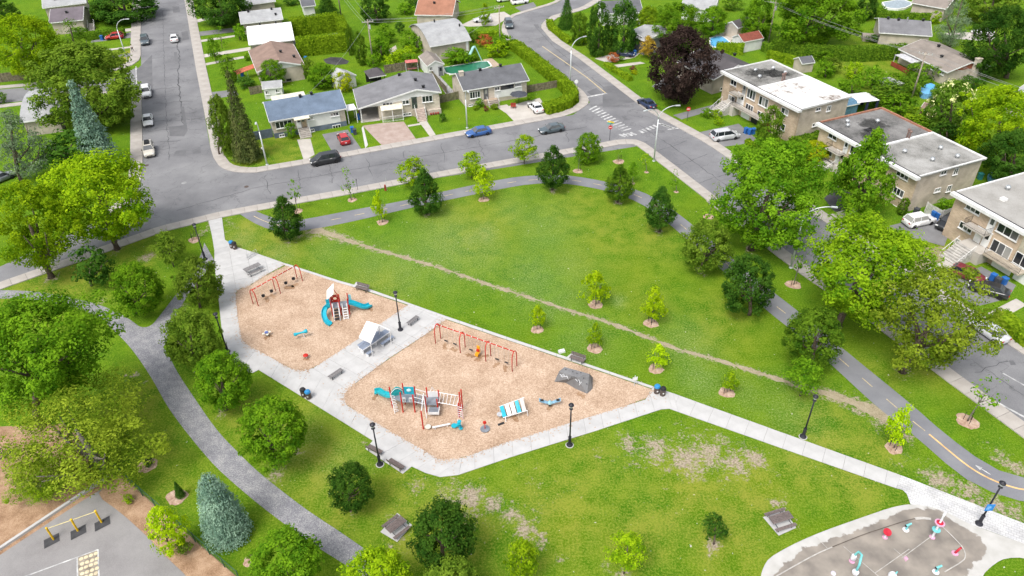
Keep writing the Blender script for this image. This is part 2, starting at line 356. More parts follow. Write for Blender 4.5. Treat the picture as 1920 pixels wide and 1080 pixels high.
def slabrun(name, A, Bp, z0, z1, m, gap=.035, every=1):
    """paved strip between two matched edges: a bed, and each slab a piece of its own"""
    root = ribbon(name, A, Bp, z0+.012, JOINT); n = len(A)
    for i in range(0, n-1, every):
        j = min(i+every, n-1); a0, a1, b0, b1 = A[i], A[j], Bp[i], Bp[j]
        u = (a1-a0); L = max(u.length, .01); g = gap/2/L
        q = [a0.lerp(a1, g), a0.lerp(a1, 1-g), b0.lerp(b1, 1-g), b0.lerp(b1, g)]
        dz = rng.uniform(-.006, .006); c = sum(q, Vector())/4
        ob('slab', B().prism([(p.x-c.x, p.y-c.y) for p in q], z0-z1-dz if False else -(z1-z0), dz), m, root, loc=(c.x, c.y, z1))
    return root
def walk(name, px, width, step=1.8, slabs=True, z=.12, m=None, sm=0):
    A = GP(px)
    if sm: A = smooth_pts(A, sm)
    A = resample(A, step); Bp = offset(A, width)
    m = m or SIDE
    if slabs: return slabrun(name, A, Bp, 0, z, m)
    b = B()
    for i in range(len(A)-1): b.prism([A[i], A[i+1], Bp[i+1], Bp[i]], 0, z)
    return struct(name, b, m)
# road sheets (one asphalt level; every sidewalk stands on top as a kerb)
struct('road_main', B().sheet(GP([(-400,650),(0,500),(150,430),(250,385),(330,330),(480,322),(787,268),(960,236),(1075,215),(1230,265),(1190,275),(960,312),(700,352),(470,393),(290,438),(130,488),(0,537),(-300,660)]), .006), ASPH)
struct('road_side_street', B().sheet(GP([(263,-60),(263,22),(267,270),(262,345),(225,392),(240,410),(330,420),(480,330),(412,312),(394,275),(346,0),(338,-60)]), .010), ASPH)
struct('road_branch', B().sheet(GP([(-300,186),(0,168),(100,160),(220,145),(255,127),(300,128),(300,180),(262,172),(180,172),(60,188),(-300,222)]), .014), ASPH)
struct('road_diagonal', B().sheet(GP([(1120,-40),(1042,7),(990,22),(960,31),(950,44),(950,60),(960,76),(1042,136),(1087,165),(1106,192),(1060,226),(1190,270),(1212,270),(1345,372),(1440,446),(1522,508),(1640,590),(1802,707),(1920,792),(2150,960),(2300,920),(1920,666),(1700,520),(1600,453),(1537,411),(1375,304),(1322,268),(1210,206),(1140,152),(1085,110),(1035,77),(1014,52),(1016,44),(1035,30),(1090,14),(1180,-40)]), .018), ASPH)
# patched and darker repairs
PATCH = speckle('asphalt_patch', (.115, .115, .122), (.14, .14, .147), (.165, .165, .17), s1=.4, s2=18, bump=.15)
def patch(pts, z=.024): struct('asphalt_patch', B().sheet(GP(pts), z), PATCH)
patch([(256,131),(285,103),(286,160),(289,175),(262,172),(258,150)]); patch([(278,31),(292,31),(291,40),(279,40)]); patch([(323,12),(336,12),(338,23),(325,24)])
patch([(317,238),(345,235),(338,200),(345,200),(352,245),(345,256),(318,255)]); patch([(326,98),(332,98),(335,117),(328,116)]); patch([(340,60),(352,58),(355,74),(343,76)])
patch([(1057,116),(1066,113),(1079,120),(1072,126),(1060,124)]); patch([(1100,172),(1118,165),(1130,175),(1112,182)]); patch([(1130,163),(1160,158),(1200,190),(1130,202)]); patch([(360,282),(376,276),(377,287),(362,289)]); patch([(1891,676),(1900,676),(1905,684),(1895,685)])
patch([(1002,46),(1009,46),(1012,53),(1004,52)]); patch([(330,283),(350,281),(348,292),(325,292)])
TAR = mat('crack_tar', (.085, .085, .09), .8)
def crack(px, wd=.07, jit=.35):
    A = resample(GP(px), .9); A = [p+Vector((rng.uniform(-jit, jit), rng.uniform(-jit, jit), 0)) for p in A]; W_ = [wd*rng.uniform(.3, 1.2) for _ in A]
    ribbon('road_crack', [p+(q-p)*W_[i] for i, (p, q) in enumerate(zip(A, offset(A, 1)))], [p+(q-p)*W_[i] for i, (p, q) in enumerate(zip(A, offset(A, -1)))], .0225, TAR)
for k in range(17):
    y = 8+k*17+rng.uniform(-5, 5); x0 = 266; x1 = 347+.163*y*.95; f0, f1 = sorted((rng.uniform(0, .5), rng.uniform(.5, 1))); crack([(x0+(x1-x0)*f0, y+2), (x0+(x1-x0)*f1, y-2)])
crack([(333,70),(336,110),(334,150),(340,200),(345,250)], .12, .25); crack([(305,20),(308,120),(312,220),(318,300)], .05, .15)
for x, y in ((500,345),(560,334),(620,322),(690,311),(760,298),(830,285),(900,272),(1060,246),(160,452),(60,492)): crack([(x-4, y-16), (x+6, y+20)], .05, .3)
crack([(330,395),(480,352),(640,322),(800,292),(960,264),(1100,238)], .06, .12)
for x, y in ((1260,275),(1300,300),(1340,335),(1400,378),(1480,430),(1800,650),(1860,690),(1060,105),(1100,135),(1020,70)): crack([(x-30, y+10), (x+28, y-12)], .06, .3)
crack([(1200,235),(1290,295),(1380,362),(1470,430),(1560,495)], .07, .15); crack([(1000,45),(1040,90),(1090,130),(1140,170)], .06, .12); crack([(1830,680),(1900,728),(1960,770)], .06, .15)
# painted markings
def dash(name, pts, wd, m, z=.03, parent=None):
    A = GP(pts); return ribbon(name, offset(A, wd/2), offset(A, -wd/2), z, m, parent)
dash('road_line', [(1017,87),(1060,117),(1100,145),(1136,175)], .22, YEL); dash('stop_line', [(1099,182.5),(1138,175)], .5, WHITE)
dash('stop_line', [(1252,243),(1277,240)], .35, WHITE); dash('road_line', [(1880,700),(1930,728)], .18, WHITE); dash('road_line', [(1870,755),(1935,790)], .25, WHITE); dash('road_line', [(255,125),(256,160)], .2, WHITE); dash('stop_line', [(240,153),(252,152)], .4, WHITE)
def zebra(a0, a1, b0, b1, n, fade=None):
    for i in range(n):
        t = (i+.5)/n; p = [a0[k]+(a1[k]-a0[k])*t for k in (0, 1)]; q = [b0[k]+(b1[k]-b0[k])*t for k in (0, 1)]
        dash('crosswalk_stripe', [p, q], .36, fade if (fade and i >= 7) else WHITE)
FADE = mat('worn_road_paint', (.44, .44, .435), .8, var=.5, scale=1.5, col2=(.19, .19, .195))
zebra((1102,204), (1168,248), (1116,197), (1186,243), 12, FADE)
zebra((1236,222), (1262,238), (1251,219), (1280,235), 0)
for i in range(5): dash('crosswalk_stripe', [(1233+i*5.4, 231.5+i*1.9), (1233+i*5.4+11, 227+i*1.9+6.5)], .5, WHITE)
for i in range(5): dash('crosswalk_stripe', [(1198+i*6.5, 245-i*2.6), (1198+i*6.5+9, 245-i*2.6+4.5)], .5, FADE)
for i in range(4): dash('crosswalk_stripe', [(1161+i*7, 252-i*1.2), (1161+i*7+11, 257-i*1.2)], .5, FADE)
for x, y in ((275,310),(462,350)): struct('manhole_cover', B().lathe([(.36, 0), (.36, .012), (.0, .013)], 14, tuple(G(x, y, .012))), mat('iron', (.10, .075, .065), .7))
struct('manhole_cover', B().lathe([(.4, 0), (.4, .012), (.0, .013)], 14, tuple(G(345,343,.012))), mat('pale_iron', (.30, .30, .30), .7))
# sidewalks: kerbs of real height, slabs as pieces near the camera
walk('sidewalk_north', [(393,262),(394,275),(400,295),(410,311),(425,320),(450,324.5),(480,324),(580,307),(640,296),(787,269),(960,237),(1030,224),(1060,218),(1088,207),(1103,195),(1104,187),(1098,176),(1087,166),(1070,155)], 1.8, 1.9)
walk('sidewalk_side_street_east', [(346,0),(368,132),(393,262)], 2.1, 3.0)
walk('sidewalk_side_street_far', [(338,-60),(346,0)], 2.1, 4, False)
walk('sidewalk_side_street_west', [(196,408),(228,392),(252,372),(264,345),(268,300),(265,173)], 2.0, 3.0); walk('sidewalk_branch_corner', [(200,137),(225,131),(245,124),(258,118),(264,108),(264,22),(264,-50)], 2.2, 3.0)
walk('sidewalk_branch_north', [(-250,180),(0,167),(70,160),(140,147)], 1.6, 4, False); walk('sidewalk_branch_south', [(265,173),(180,172),(60,190),(-250,226)], 1.6, 4, False)
walk('sidewalk_hedge_side', [(1070,155),(1042,136),(960,76),(950,60),(950,46),(962,31),(990,22),(1042,7),(1110,-38)], 1.2, 3.0, False)
walk('sidewalk_triplex_side', [(1180,-40),(1090,14),(1035,30),(1016,44),(1014,52),(1035,77),(1085,110),(1140,152),(1210,206),(1322,268),(1375,304),(1537,411),(1600,453),(1700,520),(1920,666),(2200,855)], 1.9, 2.4)
walk('sidewalk_park_north', [(1345,372),(1280,322),(1225,280),(1205,266),(1190,262),(1160,262),(1130,268),(960,298),(810,325),(640,357),(480,385),(416,397),(300,425),(150,478),(0,530),(-200,606)], 1.8, 1.9)
walk('sidewalk_park_east', [(2100,924),(1920,792),(1802,707),(1647,590),(1522,506),(1440,445),(1345,372)], 2.0, 1.9)
# ================================================================== park paths
def path(name, A, Bp, z, m, n=1.5):
    A = smooth_pts(GP(A), 2); Bp = smooth_pts(GP(Bp), 2); k = 60
    LA = resample(A, sum((b-a).length for a, b in zip(A[:-1], A[1:]))/k); LB = resample(Bp, sum((b-a).length for a, b in zip(Bp[:-1], Bp[1:]))/k)
    return ribbon(name, LA, LB, z, m)
BU = [(447,400),(480,421),(510,432),(540,436),(567,432),(592,429),(655,417),(770,390),(830,377),(960,350),(997,345),(1035,343),(1070,345),(1132,356),(1175,369),(1215,389),(1255,420),(1290,451),(1365,516),(1440,585),(1480,615),(1555,680),(1640,760),(1680,792),(1707,810),(1760,857),(1797,890),(1840,915),(1890,935),(1920,941),(2060,952)]
BL = [(475,394),(498,404),(520,411),(540,414),(567,412),(600,406),(655,395),(772,374),(830,359),(960,332),(1005,329),(1035,328),(1070,329),(1135,340),(1192,355),(1225,369),(1267,397),(1305,427),(1385,495),(1452,550),(1500,586),(1590,662),(1705,755),(1740,786),(1767,810),(1802,837),(1840,865),(1877,885),(1905,893),(1930,898),(2060,902)]
bike = path('bike_path', BU, BL, .02, ASPH2)
ctr = [((a[0]+b[0])/2, (a[1]+b[1])/2) for a, b in zip(BU, BL)]
cl = resample(smooth_pts(GP(ctr), 2), .5)
i = 30
while i < len(cl)-34:
    ribbon('path_dash', offset(cl[i:i+4], .05), offset(cl[i:i+4], -.05), .026, YEL, bike); i += 7
ribbon('path_line', offset(cl[4:16], .06), offset(cl[4:16], -.06), .026, YEL, bike)
ribbon('path_line', offset(cl[-33:], .09), offset(cl[-33:], -.09), .026, mat('orange_road_paint', (.75, .47, .2), .8), bike)
GRAV = speckle('gravel', (.13, .13, .145), (.215, .215, .235), (.40, .395, .375), s1=.9, s2=8, bump=.6, w2=2.4)
path('gravel_path', [(-120,566),(0,559),(50,561),(100,567),(155,580),(185,595),(220,625),(250,657),(287,712),(312,760),(345,805),(375,842),(410,882),(480,942),(530,980),(580,1017),(645,1057),(720,1110),(900,1260)],
     [(-120,541),(0,544),(50,545),(100,551),(150,562),(190,572),(240,595),(272,622),(310,652),(330,695),(360,740),(407,809),(450,852),(480,882),(530,922),(580,960),(630,992),(692,1035),(770,1090),(960,1240)], .012, GRAV)
path('gravel_path_branch', [(225,588),(262,615),(282,613),(296,597),(332,550),(360,515),(380,470),(383,455)], [(270,650),(300,660),(313,640),(318,612),(333,588),(346,562),(385,510),(404,492)], .016, GRAV)
tl = resample(smooth_pts(TRAIL, 2), .35); n_ = len(tl); wl_ = []
for i_ in range(n_): t_ = i_/(n_-1); wl_.append(.22+.75*math.exp(-t_*22)+.9*math.exp(-(1-t_)*14)+.10*math.sin(i_*.7)+rng.uniform(-.09, .09))
ribbon('dirt_trail', [p+(q-p)*wl_[i] for i, (p, q) in enumerate(zip(tl, offset(tl, 1)))], [p+(q-p)*(wl_[i]+rng.uniform(-.08, .08)) for i, (p, q) in enumerate(zip(tl, offset(tl, -1)))], .008, speckle('trail_soil', (.20, .165, .10), (.30, .255, .17), (.385, .335, .245), s1=1.2, s2=7, bump=.3, w2=1.6))
# ---- pale concrete walks and plaza of the playground, slab by slab
def paving(name, poly, cuts, z=.06, m=None, gap=.028):
    """a paved area: bed plus slabs cut along joint lines; cuts = list of (px point, px point, spacing m)"""
    m = m or CONC; W = GP(poly); root = struct(name, B().sheet(W, .03), JOINT)
    bm = bmesh.new(); bm.faces.new([bm.verts.new((p.x, p.y, 0)) for p in W]); bmesh.ops.triangulate(bm, faces=bm.faces[:])
    lines = []
    for a, b, sp in cuts:
        a = G(*a); b = G(*b); d = (b-a).normalized(); nn = Vector((-d.y, d.x, 0)); ds = [(p-a).dot(nn) for p in W]
        k = math.ceil(min(ds)/sp)
        while k*sp < max(ds):
            if k*sp > min(ds)+.3 and k*sp < max(ds)-.3: lines.append((a+nn*k*sp, nn))
            k += 1
    for co, nn in lines: bmesh.ops.bisect_plane(bm, geom=bm.verts[:]+bm.edges[:]+bm.faces[:], plane_co=co, plane_no=nn, dist=1e-5)
    kill = []
    for e in bm.edges:
        if len(e.link_faces) == 2:
            mid = (e.verts[0].co+e.verts[1].co)/2
            if not any(abs((e.verts[0].co-co).dot(nn)) < 1e-3 and abs((e.verts[1].co-co).dot(nn)) < 1e-3 for co, nn in lines): kill.append(e)
    bmesh.ops.dissolve_edges(bm, edges=kill, use_verts=False)
    for f in bm.faces:
        q = [v.co.copy() for v in f.verts]; c = f.calc_center_median(); 
        if f.calc_area() < .03: continue
        r = max((p-c).length for p in q); s = 1-gap/2/max(r*.7, .3); dz = rng.uniform(-.004, .004)
        ob('slab', B().prism([((p.x-c.x)*s, (p.y-c.y)*s) for p in q], -.05, dz), m, root, loc=(c.x, c.y, z))
    bm.free(); return root
paving('walkway_entrance', [(390,411),(416,405),(422,450),(437,460),(402,470),(397,440)], [((390,411),(416,405),1.8)])
paving('plaza_corner', [(402,470),(437,460),(445,464),(480,475),(537,495),(500,515),(461,540),(450,541),(442,549),(408,547),(402,495)], [((390,411),(416,405),1.8), ((390,411),(402,495),2.2)])
paving('walkway_west', [(408.5,547),(442,549),(446,595),(454,637),(467,648),(480,655),(455,690),(430,662),(422,645),(415,612)], [((409,600),(446,595),1.8)])
paving('bench_pad', [(432,664),(455,690),(478,690),(485,694),(470,702),(440,676)], [])
paving('walkway_southwest', [(480,655),(542,690),(562,695),(587,691),(652,732),(647,747),(652,762),(735,810),(699,827),(672,810),(485,694),(455,690)], [((480,655),(455,692),1.9)])
paving('walkway_south', [(735,810),(812,855),(835,862),(867,859),(860,891),(825,895),(797,887),(772,875),(755,889),(685,842),(699,827)], [((735,810),(699,830),1.9)])
paving('plaza_centre', [(587,691),(670,637),(765,572),(837,599),(802,625),(730,672),(665,720),(652,732)], [((587,691),(665,735),2.1), ((587,691),(765,572),2.4)])
paving('walkway_southeast', [(867,859),(960,826),(1015,810),(1210,750),(1222,729),(1226,726),(1262,738),(1272,773),(1255,767),(1240,768),(1115,809),(960,857),(860,891)], [((960,826),(962,857),1.9)])
paving('walkway_east', [(1262,738),(1440,802),(1690,892),(1680,916),(1440,832),(1272,773)], [((1440,802),(1430,830),1.9)])
paving('kerb_playground', [(537,495),(635,527),(690,542),(837,594),(960,636),(1100,683),(1226,726),(1222,729),(1098,687),(960,641),(837,599),(765,572),(686,545.5),(632,530),(533,497.5)], [((700,545),(697,553),3.0)], z=.10)
for q in ([(662,537),(668,529),(693,536),(688,545)], [(1062,670),(1072,662),(1099,673),(1091,682)]): paving('bench_pad', q, [])
paving('table_pad', [(713,998),(745,962),(773,985),(745,1017)], []); paving('table_pad', [(1430,970),(1470,956),(1493,990),(1460,1005)], [])
CHIPS = speckle('wood_chips', (.25, .165, .105), (.43, .305, .215), (.58, .45, .345), s1=.35, s2=7, bump=.5, w2=2.6)
S1 = smooth_pts(GP([(540,498),(500,516),(461,541),(447,545),(442,556),(446,595),(453,636),(462,646),(480,655),(542,690),(563,696),(588,691),(670,637),(764,573)]), 1)
S2 = smooth_pts(GP([(837,600),(802,626),(730,673),(668,718),(651,734),(647,748),(653,763),(735,811),(812,856),(835,863),(867,859),(960,827),(1015,811),(1209,751),(1221,730)]), 1)
o = struct('wood_chip_bed_west', B().sheet(S1, .046), CHIPS); o = struct('wood_chip_bed_east', B().sheet(S2, .046), CHIPS)
SCUF = speckle('scuffed_chips', (.17, .10, .055), (.30, .185, .11), (.42, .29, .19), s1=.6, s2=7, bump=.5, w2=1.8)
def scuff(x, y, r):
    c = G(x, y, 0); R = r*depth(c)/F; pts = []
    for i in range(26): t = 6.283*i/26; q = R*(.75+.3*math.sin(2*t+x)+rng.uniform(-.28, .28)); pts.append(Vector((c.x+q*math.cos(t), c.y+q*1.1*math.sin(t), 0)))
    struct('scuffed_chips', B().sheet(pts, .0485), SCUF)
for q in ((500,562,9),(512,556,8),(542,540,10),(553,535,7),(834,650,8),(851,656,8),(882,667,9),(898,672,10),(930,685,8),(947,691,8),(618,608,7),(694,580,7),(503,632,8),(574,674,6),(703,745,8),(909,807,7),(912,668,6),(1090,742,9),(1030,765,7),(965,785,9)): scuff(*q)
def spill(edge, n):
    b = B(); m_ = len(edge)
    for _ in range(n):
        i = rng.randrange(m_); a_, c_ = edge[i], edge[(i+1) % m_]; d = c_-a_; nv = Vector((d.y, -d.x, 0)).normalized(); p = a_.lerp(c_, rng.random())+nv*(rng.expovariate(2.6)-.05)*rng.choice((1, 1, -.3)); t = rng.uniform(0, 6.28); q = rng.uniform(.025, .07); e = Vector((math.cos(t), math.sin(t), 0))*q*1.6; f = Vector((-math.sin(t), math.cos(t), 0))*q*.6; z = Vector((0, 0, .072+rng.uniform(0, .01)))
        b.add([p-e-f+z, p+e-f+z, p+e+f+z, p-e+f+z], [(0, 1, 2, 3)])
    o = ob('spilled_chips', b, CHIPS); o['kind'] = 'stuff'; tag(o, 'loose wood chips spilled over the concrete at the bed edges', 'wood chips')
spill(S1, 900); spill(S1[::-1], 500); spill(S2, 1100); spill(S2[::-1], 600)
# ---- schoolyard corner
struct('schoolyard_mulch', B().sheet(GP([(-200,820),(0,800),(120,795),(205,868),(260,920),(345,995),(445,1082),(620,1240),(-200,1400)]), .02), speckle('bark_mulch', (.20, .115, .065), (.33, .21, .13), (.46, .315, .21), s1=.7, s2=10, bump=.7))
SYA = speckle('schoolyard_asphalt', (.20, .19, .19), (.245, .235, .235), (.285, .275, .27), s1=.25, s2=14, bump=.15)
struct('schoolyard_asphalt_pad', B().sheet(smooth_pts(GP([(-100,1300),(-140,1135),(0,1041),(196,912),(182,930),(225,960),(275,1005),(312,1045),(355,1085),(470,1240)]), 1), .04), SYA)
ka, kb = G(-60,1074), G(205,896.5)
kn = (kb-ka).normalized(); kk = struct('kerb_schoolyard', B().prism([ka, kb, kb+Vector((-kn.y, kn.x, 0))*.28, ka+Vector((-kn.y, kn.x, 0))*.28], 0, .3), CONC)
dash('painted_line', [(40,1084),(184,1031)], .12, WHITE, .048); dash('painted_line', [(184,1031),(186,1090)], .12, WHITE, .052); dash('painted_line', [(145,1045),(146,1090)], .12, WHITE, .052)
struct('painted_square', B().sheet(GP([(146,1045),(184,1031.5),(185.5,1090),(146.5,1090)]), .044), mat('beige_paint', (.30, .26, .21), .85, var=.3))
for r in range(5):
    for c in range(4):
        x = 152+c*9.2+(r % 2)*2; y = 1048-c*3.4+r*9.2
        struct('painted_dot', B().lathe([(.18, 0), (0.001, .001)], 10, tuple(G(x, y, .056))), mat('cream_paint', (.66, .56, .38), .85))
# ---- pavers and splash pad
def pavermat():
    m = brickmat('pavers', (.50, .50, .51), (.58, .575, .57), (.36, .36, .36), bw=.42, rh=.28)
    n = m.node_tree; b = [k for k in n.nodes if k.type == 'TEX_BRICK'][0]; tc = [k for k in n.nodes if k.type == 'TEX_COORD'][0]
    mp = n.nodes.new('ShaderNodeMapping'); mp.inputs['Rotation'].default_value = (0, 0, .55); n.links.new(tc.outputs['Object'], mp.inputs[0]); n.links.new(mp.outputs[0], b.inputs['Vector']); b.inputs['Mortar Size'].default_value = .02
    return m
struct('paver_path', B().sheet(GP([(1690,892),(1920,982),(2100,1050),(2100,1090),(1920,1020),(1815,982),(1760,957),(1707,946),(1700,927),(1692,919),(1680,916)]), .055), pavermat())
# ================================================================== vegetation
def unit(v): return v/np.maximum(np.linalg.norm(v, axis=-1, keepdims=True), 1e-9)
def leaf_mesh(name, pos, nrm, size, r, asp=.62):
    """one small bent diamond per leaf spray"""
    n = len(pos); t = unit(np.cross(nrm, r.normal(size=(n, 3)))); b = np.cross(nrm, t); s = (size*r.uniform(.6, 1.35, (n, 1)))
    bend = nrm*s*r.uniform(-.25, .1, (n, 1))
    v = np.stack([pos-t*s+bend, pos-b*s*asp, pos+t*s+bend, pos+b*s*asp], 1).reshape(-1, 3)
    me = bpy.data.meshes.new(name); me.vertices.add(len(v)); me.vertices.foreach_set('co', v.astype(np.float32).ravel())
    me.loops.add(4*n); me.polygons.add(n); me.loops.foreach_set('vertex_index', np.arange(4*n, dtype=np.int32)); me.polygons.foreach_set('loop_start', np.arange(0, 4*n, 4, dtype=np.int32)); me.update(calc_edges=True)
    return me
def prof(shape, z):
    if shape == 'cone': return np.where(z > -.45, np.clip((1-z)/1.45, 0, 1)**.72, np.clip((z+1.08)/.63, 0, 1)**.5)
    if shape == 'egg': return np.where(z > -.3, np.sqrt(np.clip(1-((z+.3)/1.3)**2, 0, 1)), np.sqrt(np.clip(1-((z+.3)/.75)**2, 0, 1)))
    if shape == 'column': return np.where(z > 0, np.clip(1-z**3, 0, 1)**.6, np.clip((z+1.05)/.5, 0, 1)**.4)
    if shape == 'spread': return np.where(z > -.1, np.sqrt(np.clip(1-((z+.1)/1.1)**2, 0, 1)), np.clip((z+1)/.9, 0, 1)**.6)
    return np.sqrt(np.clip(1-z*z, 0, 1))
def crown_mesh(name, seed, ncl, per, leaf, shape='round', cs=.25, inner=.45, upb=.35, asp=.62, flat=.8):
    r = np.random.default_rng(seed); cen = []; csz = []; k1, k2 = r.integers(2, 4), r.integers(3, 6); f1, f2 = r.uniform(0, 6.28, 2); lb = {'spread': 1., 'round': 1., 'egg': .30, 'cone': .28}.get(shape, .4)
    while len(cen) < ncl:
        z = r.uniform(-.95, .98); R = float(prof(shape, np.array(z))); a = r.uniform(0, 2*math.pi); q = r.uniform(inner**2, 1)**.5
        if r.uniform() > R**.7+.12: continue
        lob = 1+lb*(.20*math.sin(k1*a+f1+2.2*z)+.14*math.sin(k2*a+f2-3.1*z)); sh = r.uniform() < (.14 if lb > .5 else .06)
        if lb and lob < .86 and r.uniform() < .45: continue
        q = q*max(R-cs*.55, .03)*r.uniform(.84, 1.08)*lob*(1.14 if sh else 1); csz.append(.62 if sh else 1.0); cen.append((q*math.cos(a), q*math.sin(a), z*(1-cs*.45)*(1.07 if sh and z > 0 else 1)))
    cen = np.array(cen); k = r.integers(max(3, int(per*.6)), int(per*1.4)+1, ncl); idx = np.repeat(np.arange(ncl), k); n = len(idx)
    d = unit(r.normal(size=(n, 3))+np.array([0, 0, .25])); rad = r.uniform(.35, 1, (n, 1))**.55*cs*np.repeat(r.uniform(.65, 1.25, ncl)*np.array(csz), k)[:, None]
    pos = cen[idx]+d*rad*np.array([1, 1, flat])
    nrm = unit(d*.8+unit(pos+np.array([0, 0, .2]))*.5+np.array([0, 0, upb])+r.normal(size=(n, 3))*.45)
    m = np.percentile(np.abs(pos), 98.5, axis=0)
    pos = pos/np.maximum(m, 1e-6); ok = (np.abs(pos) < 1.1).all(1); return leaf_mesh(name, pos[ok], nrm[ok], leaf, r, asp)
def spruce_mesh(name, seed, tiers, leaf, droop=.25, power=.85, dens=1.0):
    r = np.random.default_rng(seed); P_, N_ = [], []
    for i in range(tiers):
        t = (i+r.uniform(0, .5))/tiers; z = -1+2*t; R = (1-t)**power*.97+.03; nb = max(5, int(dens*(7+26*R)))
        for k in range(nb):
            a = 2*math.pi*(k+r.uniform(0, 1))/nb; rr = R*r.uniform(.78, 1.05); m = max(3, int(dens*(4+9*rr)))
            f = r.uniform(.25, 1, m)**.7; side = r.normal(0, .05+.06*R, m)*(.4+f)
            x = rr*f*math.cos(a)-side*math.sin(a); y = rr*f*math.sin(a)+side*math.cos(a); zz = z-droop*f**2*R*.9+r.normal(0, .018, m)+.05*(f > .85)
            P_.append(np.stack([x, y, zz], 1)); N_.append(np.stack([np.cos(a)*.45+r.normal(0, .35, m), np.sin(a)*.45+r.normal(0, .35, m), .9+r.normal(0, .25, m)], 1))
    pos = np.concatenate(P_); nrm = unit(np.concatenate(N_)); pos[:, 2] = np.clip(pos[:, 2], -1.05, 1.1)
    return leaf_mesh(name, pos, nrm, leaf, r, .42)
PROTO = {
 'big':   [crown_mesh('crown', 10+i, 330, 84, .026, 'spread', .15, .5, flat=1.0) for i in range(3)],
 'bigr':  [crown_mesh('crown', 20+i, 330, 84, .027, 'round', .145, .5, flat=.95) for i in range(3)],
 'airy':  [crown_mesh('crown', 25+i, 215, 74, .026, 'spread', .15, .3, flat=.9) for i in range(2)],
 'round': [crown_mesh('crown', 30+i, 210, 56, .041, 'egg', .165, .6) for i in range(4)],
 'cone':  [crown_mesh('crown', 40+i, 210, 52, .042, 'cone', .16, .55) for i in range(4)],
 'open':  [crown_mesh('crown', 50+i, 85, 32, .062, 'egg', .23, .3) for i in range(3)],
 'young': [crown_mesh('crown', 60+i, 44, 30, .082, 'cone', .24, .15, flat=.75) for i in range(4)],
 'thin':  [crown_mesh('crown', 70+i, 16, 11, .10, 'egg', .26, .2) for i in range(3)],
 'locust': [crown_mesh('crown', 80, 190, 110, .022, 'spread', .19, .4, flat=.45, asp=.45)],
 'column': [crown_mesh('crown', 90+i, 200, 46, .046, 'column', .17, .6, upb=.5) for i in range(2)],
 'spruce': [spruce_mesh('crown', 100+i, 26, .05, dens=1.3) for i in range(3)],
 'bspruce': [spruce_mesh('crown', 110+i, 30, .042, .14, .48, 1.6) for i in range(2)],
 'pine':  [crown_mesh('crown', 120+i, 90, 50, .05, 'cone', .24, .3, asp=.3, flat=.5) for i in range(2)],
 'shrub': [crown_mesh('crown', 130+i, 46, 30, .085, 'round', .3, .5) for i in range(4)]}
LM = {
 'lime': leafmat('leaf_lime', (.085, .175, .006), (.285, .365, .012)), 'green': leafmat('leaf_green', (.048, .128, .008), (.165, .275, .016)),
 'mid': leafmat('leaf_mid', (.04, .098, .010), (.14, .22, .020)), 'dark': leafmat('leaf_dark', (.020, .062, .010), (.070, .140, .020)),
 'olive': leafmat('leaf_olive', (.05, .098, .010), (.165, .225, .028)), 'yellow': leafmat('leaf_yellow', (.20, .31, .006), (.42, .50, .014), .45),
 'gold': leafmat('leaf_gold', (.17, .22, .006), (.36, .36, .012), .4), 'purple': leafmat('leaf_purple', (.014, .0085, .010), (.042, .026, .026), .15),
 'blue': leafmat('leaf_blue', (.10, .17, .15), (.27, .36, .33), .2), 'spruce': leafmat('leaf_spruce', (.045, .065, .022), (.135, .145, .055), .15),
 'grey': leafmat('leaf_greygreen', (.075, .115, .075), (.21, .26, .175), .2), 'orange': leafmat('leaf_orange', (.20, .12, .015), (.42, .28, .05), .3),
 'cream': leafmat('leaf_cream', (.05, .12, .012), (.14, .22, .03), .3), 'petal': leafmat('petal_cream', (.55, .50, .26), (.75, .70, .45), .3),
 'red': leafmat('leaf_red', (.18, .05, .02), (.40, .12, .05), .3), 'cedar': leafmat('leaf_cedar', (.035, .085, .008), (.12, .19, .016), .2), 'hedge': leafmat('leaf_hedge', (.07, .13, .006), (.20, .27, .015), .25),
 'olivelime': leafmat('leaf_olivelime', (.085, .14, .010), (.28, .325, .035)), 'fresh': leafmat('leaf_fresh', (.065, .145, .007), (.225, .315, .014)),
 'wine': leafmat('leaf_wine', (.08, .015, .025), (.17, .04, .05), .3)}
BARK = mat('bark', (.16, .12, .095), .95, var=.35, scale=6, bump=.5); BARKG = mat('grey_bark', (.21, .185, .16), .95, var=.35, scale=6, bump=.5); STAKE = mat('stake', (.035, .03, .028), .8)
CHIPR = speckle('ring_chips', (.25, .155, .105), (.40, .275, .205), (.54, .41, .325), s1=1.5, s2=8, bump=.6)
_pc = {}
